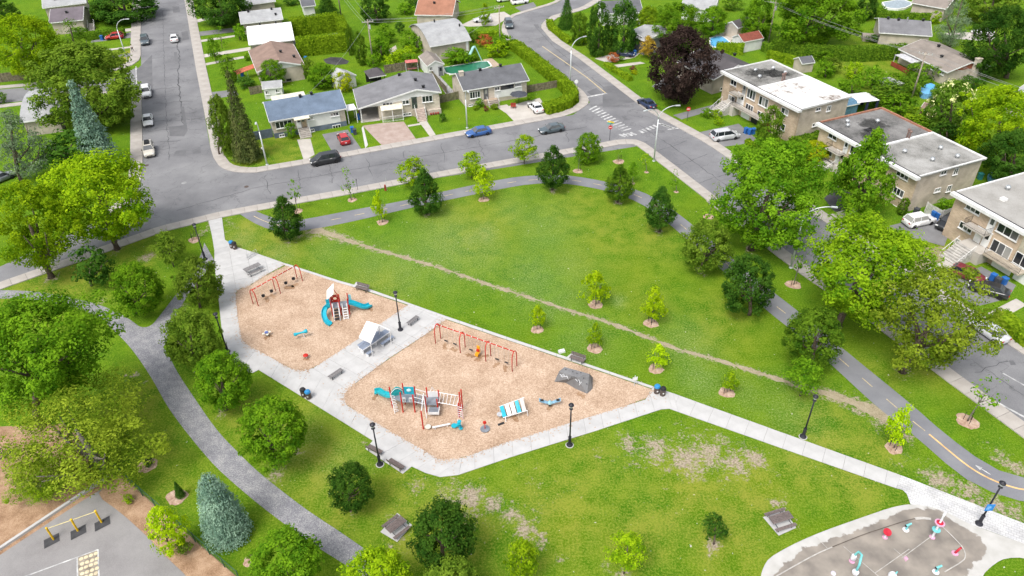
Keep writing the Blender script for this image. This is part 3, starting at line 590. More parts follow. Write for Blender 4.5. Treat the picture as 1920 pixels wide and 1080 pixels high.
def tree(kind, leaf, label, base, bb, name='tree', cat='tree', group=None, limbs=5, bark=None, ring=None, stakes=0, crownz=None):
    l, t, r, b = bb; cx = (l+r)/2; cy = (t+b)/2
    if base is None: base = (cx, b-(b-t)*.16)
    g = G(*base); zc = hgt(g, cy); c3 = Vector((g.x, g.y, zc)); d = depth(c3); a = (r-l)/2*d/F; e = (b-t)/2*d/F
    sn = (CH-zc)/math.hypot(CH-zc, math.hypot(g.x, g.y)); cs = math.sqrt(1-sn*sn)
    c = math.sqrt(max(e*e-(a*sn)**2, (.5*a)**2 if kind not in ('spruce', 'bspruce', 'column', 'young', 'cone') else (.8*a)**2))/cs
    if zc-c < .0: zc = c*.97
    sx = (cx-P((g.x, g.y, zc))[0])*d/F; k = PROTO[kind]; i = _pc.get(kind, 0); _pc[kind] = i+1
    T = thing(name, label, cat, (g.x, g.y, 0), 0, group)
    o = bpy.data.objects.new('crown', k[i % len(k)]); C.objects.link(o); o.parent = T; o.location = (sx, 0, zc); sf = .91 if kind in ('big', 'bigr', 'airy') else .95; o.scale = (a*sf, a*sf*.98, c*sf); o.rotation_euler.z = rng.uniform(0, 6.28)
    me = o.data
    if not me.materials: me.materials.append(LM[leaf])
    o.material_slots[0].link = 'OBJECT'; o.material_slots[0].material = LM[leaf]
    top = zc+c*(.75 if kind in ('spruce', 'bspruce', 'cone', 'pine') else .25); R = max(.025, min(.42, .05*a+.012*top))*(.55 if kind in ('young', 'thin', 'open') else 1); tb = B()
    tb.tube([(0, 0, -.1), (0, 0, .12*top), (sx*.5, 0, .6*top), (sx, 0, top)], [R*1.35, R, R*.75, R*.25], 7)
    for q in range(limbs if kind not in ('spruce', 'bspruce', 'column') else 0):
        an = rng.uniform(0, 6.28); h0 = max(zc-c*rng.uniform(.45, .85), .15*top); rr = a*rng.uniform(.45, .75)
        tb.tube([(sx*.4, 0, h0), (sx+.5*rr*math.cos(an), .5*rr*math.sin(an), h0+.3*c), (sx+rr*math.cos(an), rr*math.sin(an), zc+c*rng.uniform(-.2, .4))], [R*.55, R*.35, R*.1], 5)
    ob('trunk', tb, bark or BARK, T, True)
    for q in range(stakes):
        an = q*6.28/max(stakes, 1)+.4; ob('stake', B().cyl((.42*math.cos(an), .42*math.sin(an), -.1), (.42*math.cos(an), .42*math.sin(an), 1.15), .03, n=5), STAKE, T)
    if ring: mulch_ring(base, ring)
    return T
def mulch_ring(base, ring):
    g = G(*base); R = ring*depth(g)/F/2*.92; bl = B(); n = 22
    bl.lathe([(R, .004), (R*.9, .05), (R*.5, .07), (R*.12, .05)], n, (0, 0, 0)); bl.v = [(x*(1+.10*math.sin(3*math.atan2(y, x)+g.x)+rng.uniform(-.11, .11)), y*(1+.08*math.cos(2*math.atan2(y, x)+g.y)+rng.uniform(-.11, .11)), z) for x, y, z in bl.v]
    o = ob('mulch_ring', bl, CHIPR, loc=(g.x, g.y, 0)); o['kind'] = 'structure'
PT = 'trees standing in the park'
for q in [
 ('big','lime','large bright lime maple on grass beside the street, nearest the street corner',(220,467),(78,279,297,468)),
 ('airy','lime','large lime maple with forked trunk at the street edge, at the left',(97,520),(-35,332,152,520)),
 ('shrub','dark','dark green bushy young tree below the two lime maples',(172,536),(136,460,212,536)),
 ('round','green','rounded green tree just above the gravel path bend',(258,588),(208,488,302,588)),
 ('open','olive','thin pale olive sapling near the dry grass by the sidewalk',(326,500),(282,431,346,492)),
 ('round','olive','grey-olive tree between gravel branch and plaza corner',(376,576),(330,478,414,574)),
 ('round','olive','rounded olive tree beside the fork of the gravel path',(366,690),(310,574,412,688)),
 ('round','green','green tree beside the bench pad on the west walkway',(424,768),(367,654,470,768)),
 ('round','green','broad green tree between gravel path and litter bins',(516,870),(445,738,574,868)),
 ('round','dark','small dark round tree south of the lamp and two benches',(657,957),(615,865,698,956)),
 ('round','dark','large dark round tree to the right of the picnic table',(832,1064),(766,936,892,1064)),
 ('round','green','green tree at the bottom edge left of the gravel path end',(532,1098),(470,984,602,1104)),
 ('round','lime','lime-green treetop cut by the bottom edge beside the gravel path',(702,1140),(636,1035,768,1140)),
 ('round','olive','olive treetop cut by the bottom edge under the dark round tree',(850,1145),(792,1052,908,1145)),
 ('open','lime','soft lime young tree by the worn soil patch at the bottom',(976,1090),(945,1006,1012,1088)),
 ('open','lime','bright lime young tree on a bare soil ring near the bottom edge',(1170,1075),(1138,992,1216,1066)),
 ('shrub','dark','very dark small-headed sapling on a bare soil ring',(1338,1020),(1317,961,1365,1014)),
 ('big','green','very large green maple hiding the schoolyard, at the left edge',(80,800),(-45,540,208,775)),
 ('cone','dark','conical dark linden where the bike path leaves the street',(536,449),(504,365,566,447)),
 ('cone','dark','conical dark linden beside the bike path below a yellow-green tree',(800,401),(766,314,829,400)),
 ('open','lime','yellow-green tree close behind the conical linden by the cross street',(776,352),(744,292,804,348)),
 ('open','lime','small yellow-green tree beside the street across from the blue car',(884,334),(857,282,911,328)),
 ('open','lime','yellow-green street tree in front of the moving dark car',(983,308),(957,251,1011,299)),
 ('round','green','deep green bushy tree beside the street, right of the moving car',(1103,304),(1077,248,1128,304)),
 ('cone','dark','pointed dark linden at the top of the bike path curve',(1036,356),(1007,272,1068,349)),
 ('cone','mid','rounded-cone linden on the inside of the bike path bend',(1158,379),(1134,307,1191,374)),
 ('cone','dark','narrow pointed linden overlapping the bike path after the bend',(1236,434),(1210,347,1268,426)),
 ('round','olive','broad brownish-olive linden covering part of the bike path',(1315,508),(1279,408,1376,506)),
 ('round','dark','large dark conical tree at the right edge of the open lawn',(1405,590),(1355,475,1453,586)),
 ('round','mid','dark round tree covering the bike path left of the tall street trees',(1520,690),(1472,572,1580,686)),
 ('bigr','green','tall deep-green street tree beside the diagonal street lamp',(1408,468),(1334,258,1552,474)),
 ('big','fresh','bright green windblown street tree in front of the triplex driveways',(1572,612),(1494,396,1746,618)),
 ('airy','olivelime','wide olive-lime street tree leaning over the diagonal street',(1692,697),(1640,490,1872,712)),
 ('open','green','small leafy tree between the dirt trail and the bike path',(1500,742),(1470,666,1545,734)),
 ]: tree(q[0], q[1], q[2], q[3], q[4], group=PT)
YT = 'saplings on mulch rings'
for kind, leaf, label, base, bb, ring, st in [
 ('young','yellow','yellow-green staked sapling on the lawn edge by the bike path start',(717,417),(695,356,726,408),23,2),
 ('young','yellow','yellow-green staked sapling between bike path and open lawn, under a street tree',(907,374),(885,313,930,368),22,2),
 ('thin','green','sparse sapling on a ring beside the street, nearest the bike path mouth',(558,396),(538,336,566,385),20,3),
 ('thin','green','tall sparse sapling beside the street below the black van',(660,375),(633,311,664,360),19,3),
 ('young','yellow','bright yellow-green sapling on the open lawn, widest crown',(1117,571),(1085,503,1146,566),29,3),
 ('young','yellow','bright yellow-green sapling on the open lawn, tallest of its row',(1221,606),(1201,533,1252,598),30,3),
 ('young','yellow','small lime sapling between dirt trail and playground kerb, nearest the trail start',(1007,618),(993,569,1024,610),26,2),
 ('young','lime','lime sapling on ring above the bench by the climbing rock',(1115,653),(1100,603,1133,648),31,2),
 ('young','yellow','lime sapling on ring beside the trail, right of the playground bench',(1230,691),(1213,641,1256,688),31,2),
 ('young','lime','small lime sapling on ring above the east walkway',(1363,736),(1352,692,1387,732),32,2),
 ('young','yellow','tall yellow sapling between dirt trail end and bike path',(1676,840),(1668,753,1716,834),36,3),
 ('thin','green','spindly sapling on a wide ring by the sidewalk at the right edge',(1814,790),(1816,702,1884,770),42,3),
 ('thin','green','thin sapling under the street lamp beside the tall street trees',(1488,534),(1483,460,1518,520),31,2),
 ('thin','olive','tiny sapling on a ring near the street corner lamp',(1160,303),(1152,280,1168,301),22,1),
 ('thin','green','small sapling on a dark ring at the top of the bike path',(1084,321),(1073,281,1101,312),20,1),
 ('thin','lime','slim sapling inside the corner lawn by the diagonal sidewalk',(1212,323),(1196,286,1224,314),10,0),
 ('open','green','young green tree behind the linden on the bike path bend',(1186,344),(1177,303,1199,332),10,0),
 ('thin','green','spindly sapling on the verge halfway along the diagonal sidewalk',(1268,360),(1250,316,1280,350),10,0),
 ('thin','lime','bare-looking sapling on ring beside the tall deep-green street tree',(1329,406),(1330,340,1352,392),22,0),
 ('thin','olive','nearly leafless staked sapling beside the plaza entrance',(364,450),(354,420,374,444),23,3),
 ]: tree(kind, leaf, label, base, bb, 'sapling', 'sapling', YT, 3, BARKG, ring, st)
tree('bspruce', 'blue', 'fat blue spruce beside the gravel path and green fence', (404,1004), (356,876,458,1018), 'blue_spruce', 'spruce')
tree('spruce', 'dark', 'knee-high dwarf spruce on a mulch ring by the fence', (332,932), (321,899,344,932), 'dwarf_spruce', 'spruce', ring=42)
tree('shrub', 'dark', 'low dark shrub on a mulch ring under the locust branches', (276,873), (268,858,288,876), 'shrub', 'shrub', ring=38)
tree('open', 'yellow', 'yellow-green small tree against the green schoolyard fence', (322,1040), (274,942,348,1040), group=PT); mulch_ring((470,1052), 30)
tree('locust', 'olivelime', 'feathery honey locust spreading over the schoolyard fence', (196,885), (0,712,302,938), limbs=7, bark=BARKG)
tree('locust', 'fresh', 'low feathery branch tree over the schoolyard bark bed', (60,925), (12,862,128,938), limbs=4)
# ---- gardens and streets behind
GT = 'garden trees behind the street'
for q in [
 ('bigr','lime','bright yellow-green round tree at the far left above the wooden fence',(48,148),(-15,27,108,142)),
 ('pine','mid','olive conifer beside the bright round tree, top left',(153,130),(104,38,184,130)),
 ('spruce','mid','small dark conifer at the wooden fence by the branch road',(78,167),(57,115,97,168)),
 ('bigr','olive','wide olive tree hiding the corner house on the side street',(192,236),(60,122,270,288)),
 ('pine','grey','grey-green spreading pine at the left edge above the lime maples',(40,338),(-10,205,90,335)),
 ('round','dark','dark tree over the lawn at the top left of the side street',(238,36),(172,-25,294,34)),
 ('round','dark','dark tree at the top left corner behind the purple-grey roof',(5,50),(-22,0,32,46)),
 ('bigr','dark','dark spreading tree at the top right of the side street',(424,48),(352,-34,472,48)),
 ('thin','green','white-blossomed sapling on the lawn beside the white roof',(417,91),(404,48,427,86)),
 ('open','green','young green tree on the lawn by the side street sidewalk',(406,119),(386,70,413,114)),
 ('spruce','spruce','tall brown-green spruce at the corner lawn of the side street',(452,300),(412,132,480,296)),
 ('round','olive','olive bush-like tree beside the tall corner spruce',(412,290),(392,180,440,288)),
 ('spruce','dark','broad spruce at the end of the upper clipped hedge',(612,38),(582,-20,642,36)),
 ('round','dark','dark round tree on the back lawn, top centre',(708,42),(674,-18,730,40)),
 ('column','cedar','slim cedar column at the end of the lower clipped hedge',(656,104),(649,48,664,104)),
 ('column','cedar','tallest cedar column beside the utility pole',(676,122),(663,60,686,121)),
 ('open','green','green shrubby tree behind the utility pole',(722,80),(700,44,742,80)),
 ('round','green','round garden tree left of the white shed in the back garden',(508,160),(484,112,534,158)),
 ('round','green','dense green bush-tree in front of the fire-pit lawn',(604,162),(574,118,634,162)),
 ('shrub','olive','yellowish shrub beside the brown-roofed bungalow wall',(580,150),(566,110,592,152)),
 ('shrub','gold','rounded golden-green shrub beside the white garden shed',(642,172),(624,135,662,172)),
 ('open','lime','narrow lime tree in the driveway island by the terracotta roof',(909,50),(899,7,920,48)),
 ('spruce','dark','dark spruce inside the street bend beside the low hedge',(1062,52),(1042,-8,1084,50)),
 ('column','cedar','clipped cedar cone beside the two dark poplars',(1086,84),(1071,24,1102,84)),
 ('column','dark','dark poplar column nearer the street lamp',(1122,104),(1100,7,1146,104)),
 ('column','dark','wider dark poplar column beside the grey-roofed porch',(1168,100),(1138,3,1200,100)),
 ('round','hedge','yellow-green trimmed tree mass behind the poplars',(1216,66),(1192,12,1240,60)),
 ('bigr','green','light green rounded tree behind the purple maple',(1268,92),(1222,5,1318,88)),
 ('round','green','fresh green tree between the rounded tree and the beige shed',(1336,66),(1308,12,1364,64)),
 ('bigr','purple','large dark purple maple at the street corner',(1282,194),(1208,50,1347,194)),
 ('open','orange','small orange-tinged tree in front of the porch house',(1221,110),(1199,67,1231,106)),
 ('round','green','green tree above the red-roofed shed',(1420,76),(1392,-6,1452,74)),
 ('bigr','green','big green tree beside the tall wires pole, top right',(1506,86),(1438,-50,1620,86)),
 ('round','dark','dark tree at the pool edge, top right',(1624,36),(1604,-14,1646,36)),
 ('pine','grey','grey pine in front of the grey bungalow, top right',(1780,88),(1762,-14,1822,86)),
 ('bigr','dark','large dark tree at the right edge beside the chimney house',(1886,146),(1818,12,1936,146)),
 ('round','olive','brownish tree along the top right corner',(1856,42),(1812,-30,1908,40)),
 ('round','cream','tree full of cream blossom behind the triplex gardens',(1778,246),(1740,150,1822,246)),
 ('bigr','lime','bright yellow-green tree at the right edge behind the triplexes',(1864,300),(1798,158,1940,298)),
 ('bigr','dark','dark tree behind the last triplex roof at the right edge',(1892,345),(1838,240,1960,345)),
 ('cone','green','dense green columnar maple in front of the middle triplex',(1612,405),(1568,240,1682,402)),
 ('column','cedar','clipped dark cedar at the first triplex entrance',(1442,276),(1419,199,1467,276)),
 ('column','cedar','small pointed cedar at the foot of the middle triplex corner',(1694,402),(1684,370,1706,402)),
 ('round','gold','golden yellow tree between the first two triplexes',(1532,304),(1503,262,1556,300)),
 ('shrub','dark','dark tree mass behind the grey pine at the left edge',(120,318),(78,238,200,318)),
 ('round','green','green tree filling the gap beside the golden tree',(1480,308),(1452,262,1514,308)),
 ]: tree(q[0], q[1], q[2], q[3], q[4], group=GT)
tree('spruce', 'blue', 'tall silvery blue spruce at the corner house on the side street', (166,318), (115,148,206,306), 'blue_spruce', 'spruce')
t = bpy.data.objects.get('tree'); fl = [o for o in C.objects if o.get('label', '').startswith('tree full of cream')][0]
cw = [c for c in fl.children if c.name.startswith('crown')][0]; bo = ob('blossom', crown_mesh('blossom', 333, 70, 12, .05, 'round', .14, .85), LM['petal'], fl); bo.location = cw.location; bo.scale = [s*1.02 for s in cw.scale]
for i, (leaf, label, bb) in enumerate([
 ('green','shrub beside the front door steps of the blue-roofed bungalow',(533,234,558,264)), ('dark','small clipped cone shrub on the lawn of the carport house',(822,214,837,231)),
 ('green','round shrub in the flower bed nearest the bay window',(890,186,908,203)), ('hedge','low yellow-green shrub in the flower bed by the steps',(885,197,898,208)), ('wine','dark red shrub in the flower bed by the steps',(906,200,916,210)),
 ('green','shrub behind the utility pole by the vegetable patch',(692,74,738,122)), ('lime','lime shrub beside the vegetable patch fence',(734,92,786,120)), ('green','shrub row along the garden fence behind the shed',(764,72,800,100)),
 ('green','shrub between the curved roof and the shed',(766,54,800,84)), ('dark','dark little tree on the back lawn by the wires',(738,44,760,64)), ('green','shrub beneath the curved-roof house wall',(846,94,880,112)), ('mid','dark shrub at the end of the curved-roof house',(876,58,900,84)),
 ('red','reddish bush in the garden beside the pool slide',(896,68,926,92)), ('green','green bush row beside the utility pole at the bend',(916,66,962,94)), ('lime','lime bush by the pool slide hedge',(908,86,958,108)), ('green','bush along the pool edge by the slide',(830,102,884,122)),
 ('red','red-leaved bush at the porch house driveway',(1140,101,1162,120)), ('green','small green bush by the dark blue car',(1158,106,1172,116)), ('wine','burgundy bush in a round flower bed on the corner lawn',(1180,124,1194,136)), ('gold','yellow flowers in a round bed on the corner lawn',(1182,132,1196,140)),
 ('lime','light shrub on the porch house corner by the cedar cone',(1082,64,1106,86)), ('green','shrub beside the first triplex stairs',(1314,204,1336,224)), ('dark','dark shrub against the first triplex wall',(1350,198,1364,212)), ('lime','low plant row on the first triplex front garden',(1330,208,1356,222)),
 ('olive','yellowish small tree behind the first triplex roof',(1546,112,1578,142)), ('green','shrub behind the first triplex parapet',(1528,118,1566,150)), ('green','wild shrub by the long back hedge, nearest the blue shed',(1570,146,1622,192)), ('green','tall wild shrub beside the rusty post',(1608,128,1660,172)),
 ('mid','dense shrub above the white gazebo roof',(1622,160,1702,204)), ('green','dense shrub right of the white gazebo roof',(1650,176,1724,222)), ('hedge','yellow-green shrub beside the middle triplex roof',(1690,204,1752,242)), ('mid','shrub around the blue pool behind the chimney house',(1688,140,1738,184)),
 ('dark','clipped dark bush under the chimney house wall',(1804,147,1846,168)), ('dark','dark bush behind the middle triplex parapet',(1742,236,1806,268)), ('mid','garden bush in front of the chimney house patio',(1698,124,1760,156)), ('lime','lime bush behind the middle triplex, by the dark bush',(1780,240,1824,266)),
 ('green','ivy-green garden patch behind the white picket fence',(1760,376,1798,396)), ('dark','shrub against the long hedge at the grey bungalow',(1624,66,1650,82)), ('lime','lime shrub at the corner of the grey bungalow',(1744,24,1766,48)), ('green','shrub beside the white roofed house on the side street',(436,50,464,80)),
 ('cedar','tall cedar bush in front of the brown-roofed bungalow',(410,112,446,162)), ('dark','dark shrub beside the blue bin and orange ramp',(442,150,478,166)), ('green','lime garden shrub in front of the brown bungalow',(457,102,470,116)), ('mid','shrub at the left edge above the corner house',(-14,174,12,198)),
 ('green','leafy bush between the arched roof and the vegetable patch',(750,62,786,92)), ('mid','bush under the wires beside the arched-roof house',(700,84,734,112)), ('green','bush at the foot of the tall utility pole',(684,104,716,128)), ('lime','yellowish bush beside the wooden garden fence',(716,104,752,130)), ('green','bush against the garden fence by the pool shed',(752,104,790,128)), ('hedge','low planting along the green pool edge',(840,104,876,120)), ('green','bush row on the far side of the green pool',(868,98,900,116)),
 ('mid','bush by the kidney pool patio',(1372,72,1396,90)), ('green','shrub at the beige shed wall',(1400,48,1424,70)), ('mid','shrub between duplex roof and first triplex',(1336,182,1352,196)), ('green','shrub filling the corner behind the tiny shed',(1530,98,1564,120)), ('lime','wild shrub beside the long back hedge',(1584,120,1620,150)), ('green','shrub under the chimney house patio',(1660,140,1700,168)), ('mid','bush beside the round blue pool',(1746,160,1776,188)), ('green','undergrowth behind the white-topped gazebo',(1640,150,1684,180)), ('green','tall undergrowth along the middle triplex parapet',(1700,216,1748,250)), ('mid','shrub behind the last triplex beside the wading pool',(1866,318,1900,340)), ('green','shrub in the back garden of the terracotta house',(742,8,776,30)), ('dark','dark shrub at the top edge between the back lawns',(756,-8,800,16)), ('green','shrub beside the covered pool',(1640,14,1664,32)), ('mid','shrub behind the pale-eaved house',(1352,-4,1392,22)), ('dark','dark bush behind the grey-roofed house at the top edge',(528,-6,560,12)), ('green','bush at the end of the purple-roofed house stairs',(168,20,196,44)), ('hedge','low bush row before the grey bungalow steps',(918,194,936,206)), ('green','round twin bush beside the dark patio umbrella',(986,176,1004,190)), ('dark','ivy clump behind the picket fence garden',(1780,384,1804,402)), ('lime','grassy shrub by the first triplex garden wall',(1338,222,1358,236)),
 ('lime','weed patch at the schoolyard fence',(230,926,250,944)), ('olive','dry shrub behind the yellow-green tree at the fence',(325,1010,358,1040)), ('green','leafy shrub at the bottom edge beside the gravel path ring',(462,1030,486,1056)), ('mid','shrub in front of the purple-grey roof house, top left',(130,52,164,74))]):
    tree('shrub', leaf, label, None, bb, 'shrub', 'shrub', 'garden shrubs', 2)
def hedge(label, pts, wd, ht, leaf='hedge', sz=.16, dens=26):
    A = resample(GP(pts), .6); r = np.random.default_rng(int(pts[0][0]*7+ht*100)); pos = []; nrm = []; tb = B()
    c0 = A[0]; T = thing('hedge', label, 'hedge', tuple(c0), 0, 'clipped hedges'); L = 0
    lf = offset(A, wd/2*.86); rf = offset(A, -wd/2*.86)
    for i in range(len(A)-1):
        q = [lf[i]-c0, lf[i+1]-c0, rf[i+1]-c0, rf[i]-c0]; k = len(tb.v); tb.v += [(p.x, p.y, 0) for p in q]+[(p.x, p.y, ht*.92) for p in q]
        tb.f += [(k+4, k+5, k+6, k+7), (k, k+1, k+5, k+4), (k+2, k+3, k+7, k+6)]+([(k+3, k, k+4, k+7)] if i == 0 else [])+([(k+1, k+2, k+6, k+5)] if i == len(A)-2 else [])
        seg = A[i+1]-A[i]; sl_ = seg.length; d = seg.normalized(); nv = Vector((-d.y, d.x, 0)); m = int(dens*sl_*(wd+2*ht))
        for _ in range(m):
            p = A[i]-c0+d*r.uniform(-.05, sl_+.05); s = r.uniform(0, wd+2*ht); bump = .1*math.sin(p.x*1.7+p.y*2.3)
            if s < wd: pos.append((p+nv*(s-wd/2)+Vector((0, 0, ht+bump+r.normal()*.05)))[:]); nrm.append((0, 0, 1))
            else:
                sg = 1 if s < wd+ht else -1; h = (s-wd) % ht; pos.append((p+nv*sg*(wd/2+bump*.6+r.normal()*.05-.12*(h/ht)**3)+Vector((0, 0, h)))[:]); nrm.append((nv*sg+Vector((0, 0, .35)))[:])
    for end, sg in ((A[0], -1), (A[-1], 1)):
        d = (A[1]-A[0] if sg < 0 else A[-1]-A[-2]).normalized(); nv = Vector((-d.y, d.x, 0))
        for _ in range(int(dens*wd*ht)): pos.append((end-c0+nv*r.uniform(-wd/2, wd/2)+d*sg*.04+Vector((0, 0, r.uniform(0, ht))))[:]); nrm.append((d*sg)[:])
    nr = unit(np.array(nrm)+r.normal(size=(len(nrm), 3))*.5); ob('foliage', leaf_mesh('foliage', np.array(pos), nr, sz, r), LM[leaf], T); ob('branch_core', tb, LM[leaf], T)
hedge('long clipped hedge wrapping the corner lot above the crosswalk', [(960,88),(985,106),(1010,126),(1032,144),(1052,160),(1068,176),(1073,188),(1062,200),(1042,207),(1022,212)], 2.6, 1.7)
hedge('clipped hedge along the upper side of the far terrace', [(548,68),(590,63),(636,57)], 2.0, 4.2)
hedge('clipped hedge along the lower side of the far terrace', [(560,105),(605,100),(652,95)], 2.0, 4.0)
hedge('short tall hedge closing the terrace by the cedar columns', [(640,62),(652,88)], 2.0, 4.4)
hedge('low hedge inside the bend of the diagonal street', [(1030,44),(1034,56),(1052,70),(1070,82)], 1.6, 1.1)
hedge('low hedge along the sidewalk of the corner lawn beside the purple maple', [(1136,124),(1158,138),(1182,152)], 1.2, .9)
hedge('hedge wall in front of the kidney pool', [(1342,100),(1370,101),(1392,102)], 1.2, 2.4)
hedge('hedge at the side of the red-roofed shed', [(1430,95),(1450,104)], 1.2, 2.0, 'cedar')
hedge('long dark hedge dividing the back lawns at the top right', [(1446,98),(1500,108),(1560,112),(1620,113),(1696,108)], 2.2, 2.8, 'cedar')
hedge('shorter light hedge ending at the small grey shed', [(1440,108),(1470,116),(1497,123)], 1.8, 1.6)
hedge('hedge behind the grey bungalow at the top right', [(1640,38),(1690,40),(1740,42)], 1.6, 2.0, 'cedar')
hedge('rounded hedge between the silver sedan and the last triplex garden', [(1868,600),(1895,622),(1930,650)], 2.2, 1.5, 'hedge', .14)
hedge('garden hedge at the first triplex side entrance', [(1482,278),(1510,272),(1538,264)], 2.0, 1.6, 'cedar')
hedge('hedge behind the driveway of the red hatchback', [(162,76),(200,70),(236,66)], 1.8, 1.7, 'cedar')
hedge('thin hedge behind the lawn at the top of the side street', [(166,38),(200,36),(238,34)], 1.2, 1.2, 'cedar')
hedge('hedge behind the curved-roof house along the bend', [(890,72),(934,68)], 1.4, 1.3)
hedge('low hedge in front of the second triplex walk', [(1400,268),(1412,276)], 1.0, .8)
# ================================================================== houses
GLASS = mat('window_glass', (.028, .034, .042), .08, var=.3, scale=.8, spec=.6)
_n = GLASS.node_tree; _p = _n.nodes['Principled BSDF']; _o = _n.nodes.new('ShaderNodeObjectInfo'); _m = _n.nodes.new('ShaderNodeValToRGB'); _e = _m.color_ramp.elements; _m.color_ramp.interpolation = 'CONSTANT'
_e[0].color = (.018, .022, .028, 1); _e[1].position = .62; _e[1].color = (.10, .105, .11, 1); _x = _e.new(.82); _x.color = (.30, .30, .285, 1); _n.links.new(_o.outputs['Random'], _m.inputs[0]); _n.links.new(_m.outputs[0], _p.inputs['Base Color'])
WFRAME = mat('white_trim', (.74, .74, .73), .5, var=.06); FASC = mat('white_fascia', (.70, .70, .69), .6, var=.08, scale=1)
BLACK = mat('black_metal', (.02, .02, .022), .5, var=.1); GALV = mat('galvanised', (.55, .57, .58), .35, var=.2, metal=.6)
SIDING = mat('white_siding', (.66, .66, .65), .7, var=.07, scale=1); STUCCO = mat('beige_stucco', (.47, .41, .345), .9, var=.14, scale=.7)
BRICK_T = brickmat('tan_brick', (.45, .335, .235), (.56, .43, .31), (.50, .44, .36), bw=.4, rh=.13); BRICK_P = brickmat('pale_stone', (.46, .40, .33), (.56, .50, .42), (.50, .45, .39), bw=.55, rh=.2); BRICK_B = brickmat('buff_brick', (.49, .375, .25), (.58, .46, .32), (.52, .46, .37), bw=.4, rh=.13); BRICK_S = brickmat('side_brick', (.50, .43, .35), (.56, .485, .40), (.46, .41, .35), bw=.4, rh=.2)
def shingle(name, c): return speckle(name, tuple(q*.78 for q in c), c, tuple(q*1.22 for q in c), s1=.5, s2=9, bump=.35)
SH = {'blue': shingle('shingle_blue', (.125, .165, .225)), 'grey': shingle('shingle_grey', (.175, .175, .185)), 'dark': shingle('shingle_dark', (.115, .118, .128)), 'brown': shingle('shingle_brown', (.235, .165, .135)),
      'terra': shingle('shingle_terracotta', (.30, .145, .095)), 'pale': shingle('shingle_pale', (.33, .335, .34)), 'taupe': shingle('shingle_taupe', (.235, .205, .18)), 'char': shingle('shingle_charcoal', (.085, .078, .082)), 'purple': shingle('shingle_purple', (.14, .12, .135)),
      'white': mat('roof_white', (.80, .80, .80), .7, var=.06, scale=.5), 'blk': speckle('flat_roof_gravel', (.07, .07, .066), (.17, .165, .16), (.25, .245, .235), s1=.25, s2=6, w2=.6), 'wht': speckle('flat_roof_white', (.15, .115, .09), (.70, .69, .67), (.80, .80, .79), s1=.22, s2=2.2, bump=.05, w2=.5), 'gry': speckle('flat_roof_grey', (.09, .09, .082), (.25, .245, .23), (.37, .365, .35), s1=.2, s2=6, w2=.6), 'tan': speckle('flat_roof_tan', (.26, .25, .23), (.32, .31, .29), (.37, .36, .34), s1=.4, s2=9)}
def stainmat(name, c):
    m = bpy.data.materials.new(name); m.use_nodes = True; MATS[name] = m; n = m.node_tree; L = n.links.new; p = n.nodes['Principled BSDF']; p.inputs['Base Color'].default_value = (*c, 1); p.inputs['Roughness'].default_value = .9
    tc = n.nodes.new('ShaderNodeTexCoord'); ln = n.nodes.new('ShaderNodeVectorMath'); ln.operation = 'LENGTH'; mp = n.nodes.new('ShaderNodeMapping'); mp.inputs['Location'].default_value = (-1, -1, 0); mp.inputs['Scale'].default_value = (2, 2, 0); L(tc.outputs['Generated'], mp.inputs[0]); L(mp.outputs[0], ln.inputs[0])
    no = n.nodes.new('ShaderNodeTexNoise'); no.inputs['Scale'].default_value = 1.1; no.inputs['Detail'].default_value = 6; no.inputs['Roughness'].default_value = .7; L(tc.outputs['Object'], no.inputs['Vector'])
    a = n.nodes.new('ShaderNodeMath'); a.operation = 'MULTIPLY_ADD'; a.inputs[1].default_value = -.75; L(ln.outputs['Value'], a.inputs[0]); L(no.outputs['Fac'], a.inputs[2]); r = n.nodes.new('ShaderNodeMapRange'); r.inputs[1].default_value = -.12; r.inputs[2].default_value = .5; r.inputs[4].default_value = .9; L(a.outputs[0], r.inputs[0]); L(r.outputs[0], p.inputs['Alpha']); return m
ST_B = stainmat('stain_brown', (.07, .05, .035)); ST_G = stainmat('stain_grey', (.05, .05, .046)); ST_L = stainmat('stain_pale', (.25, .22, .18))
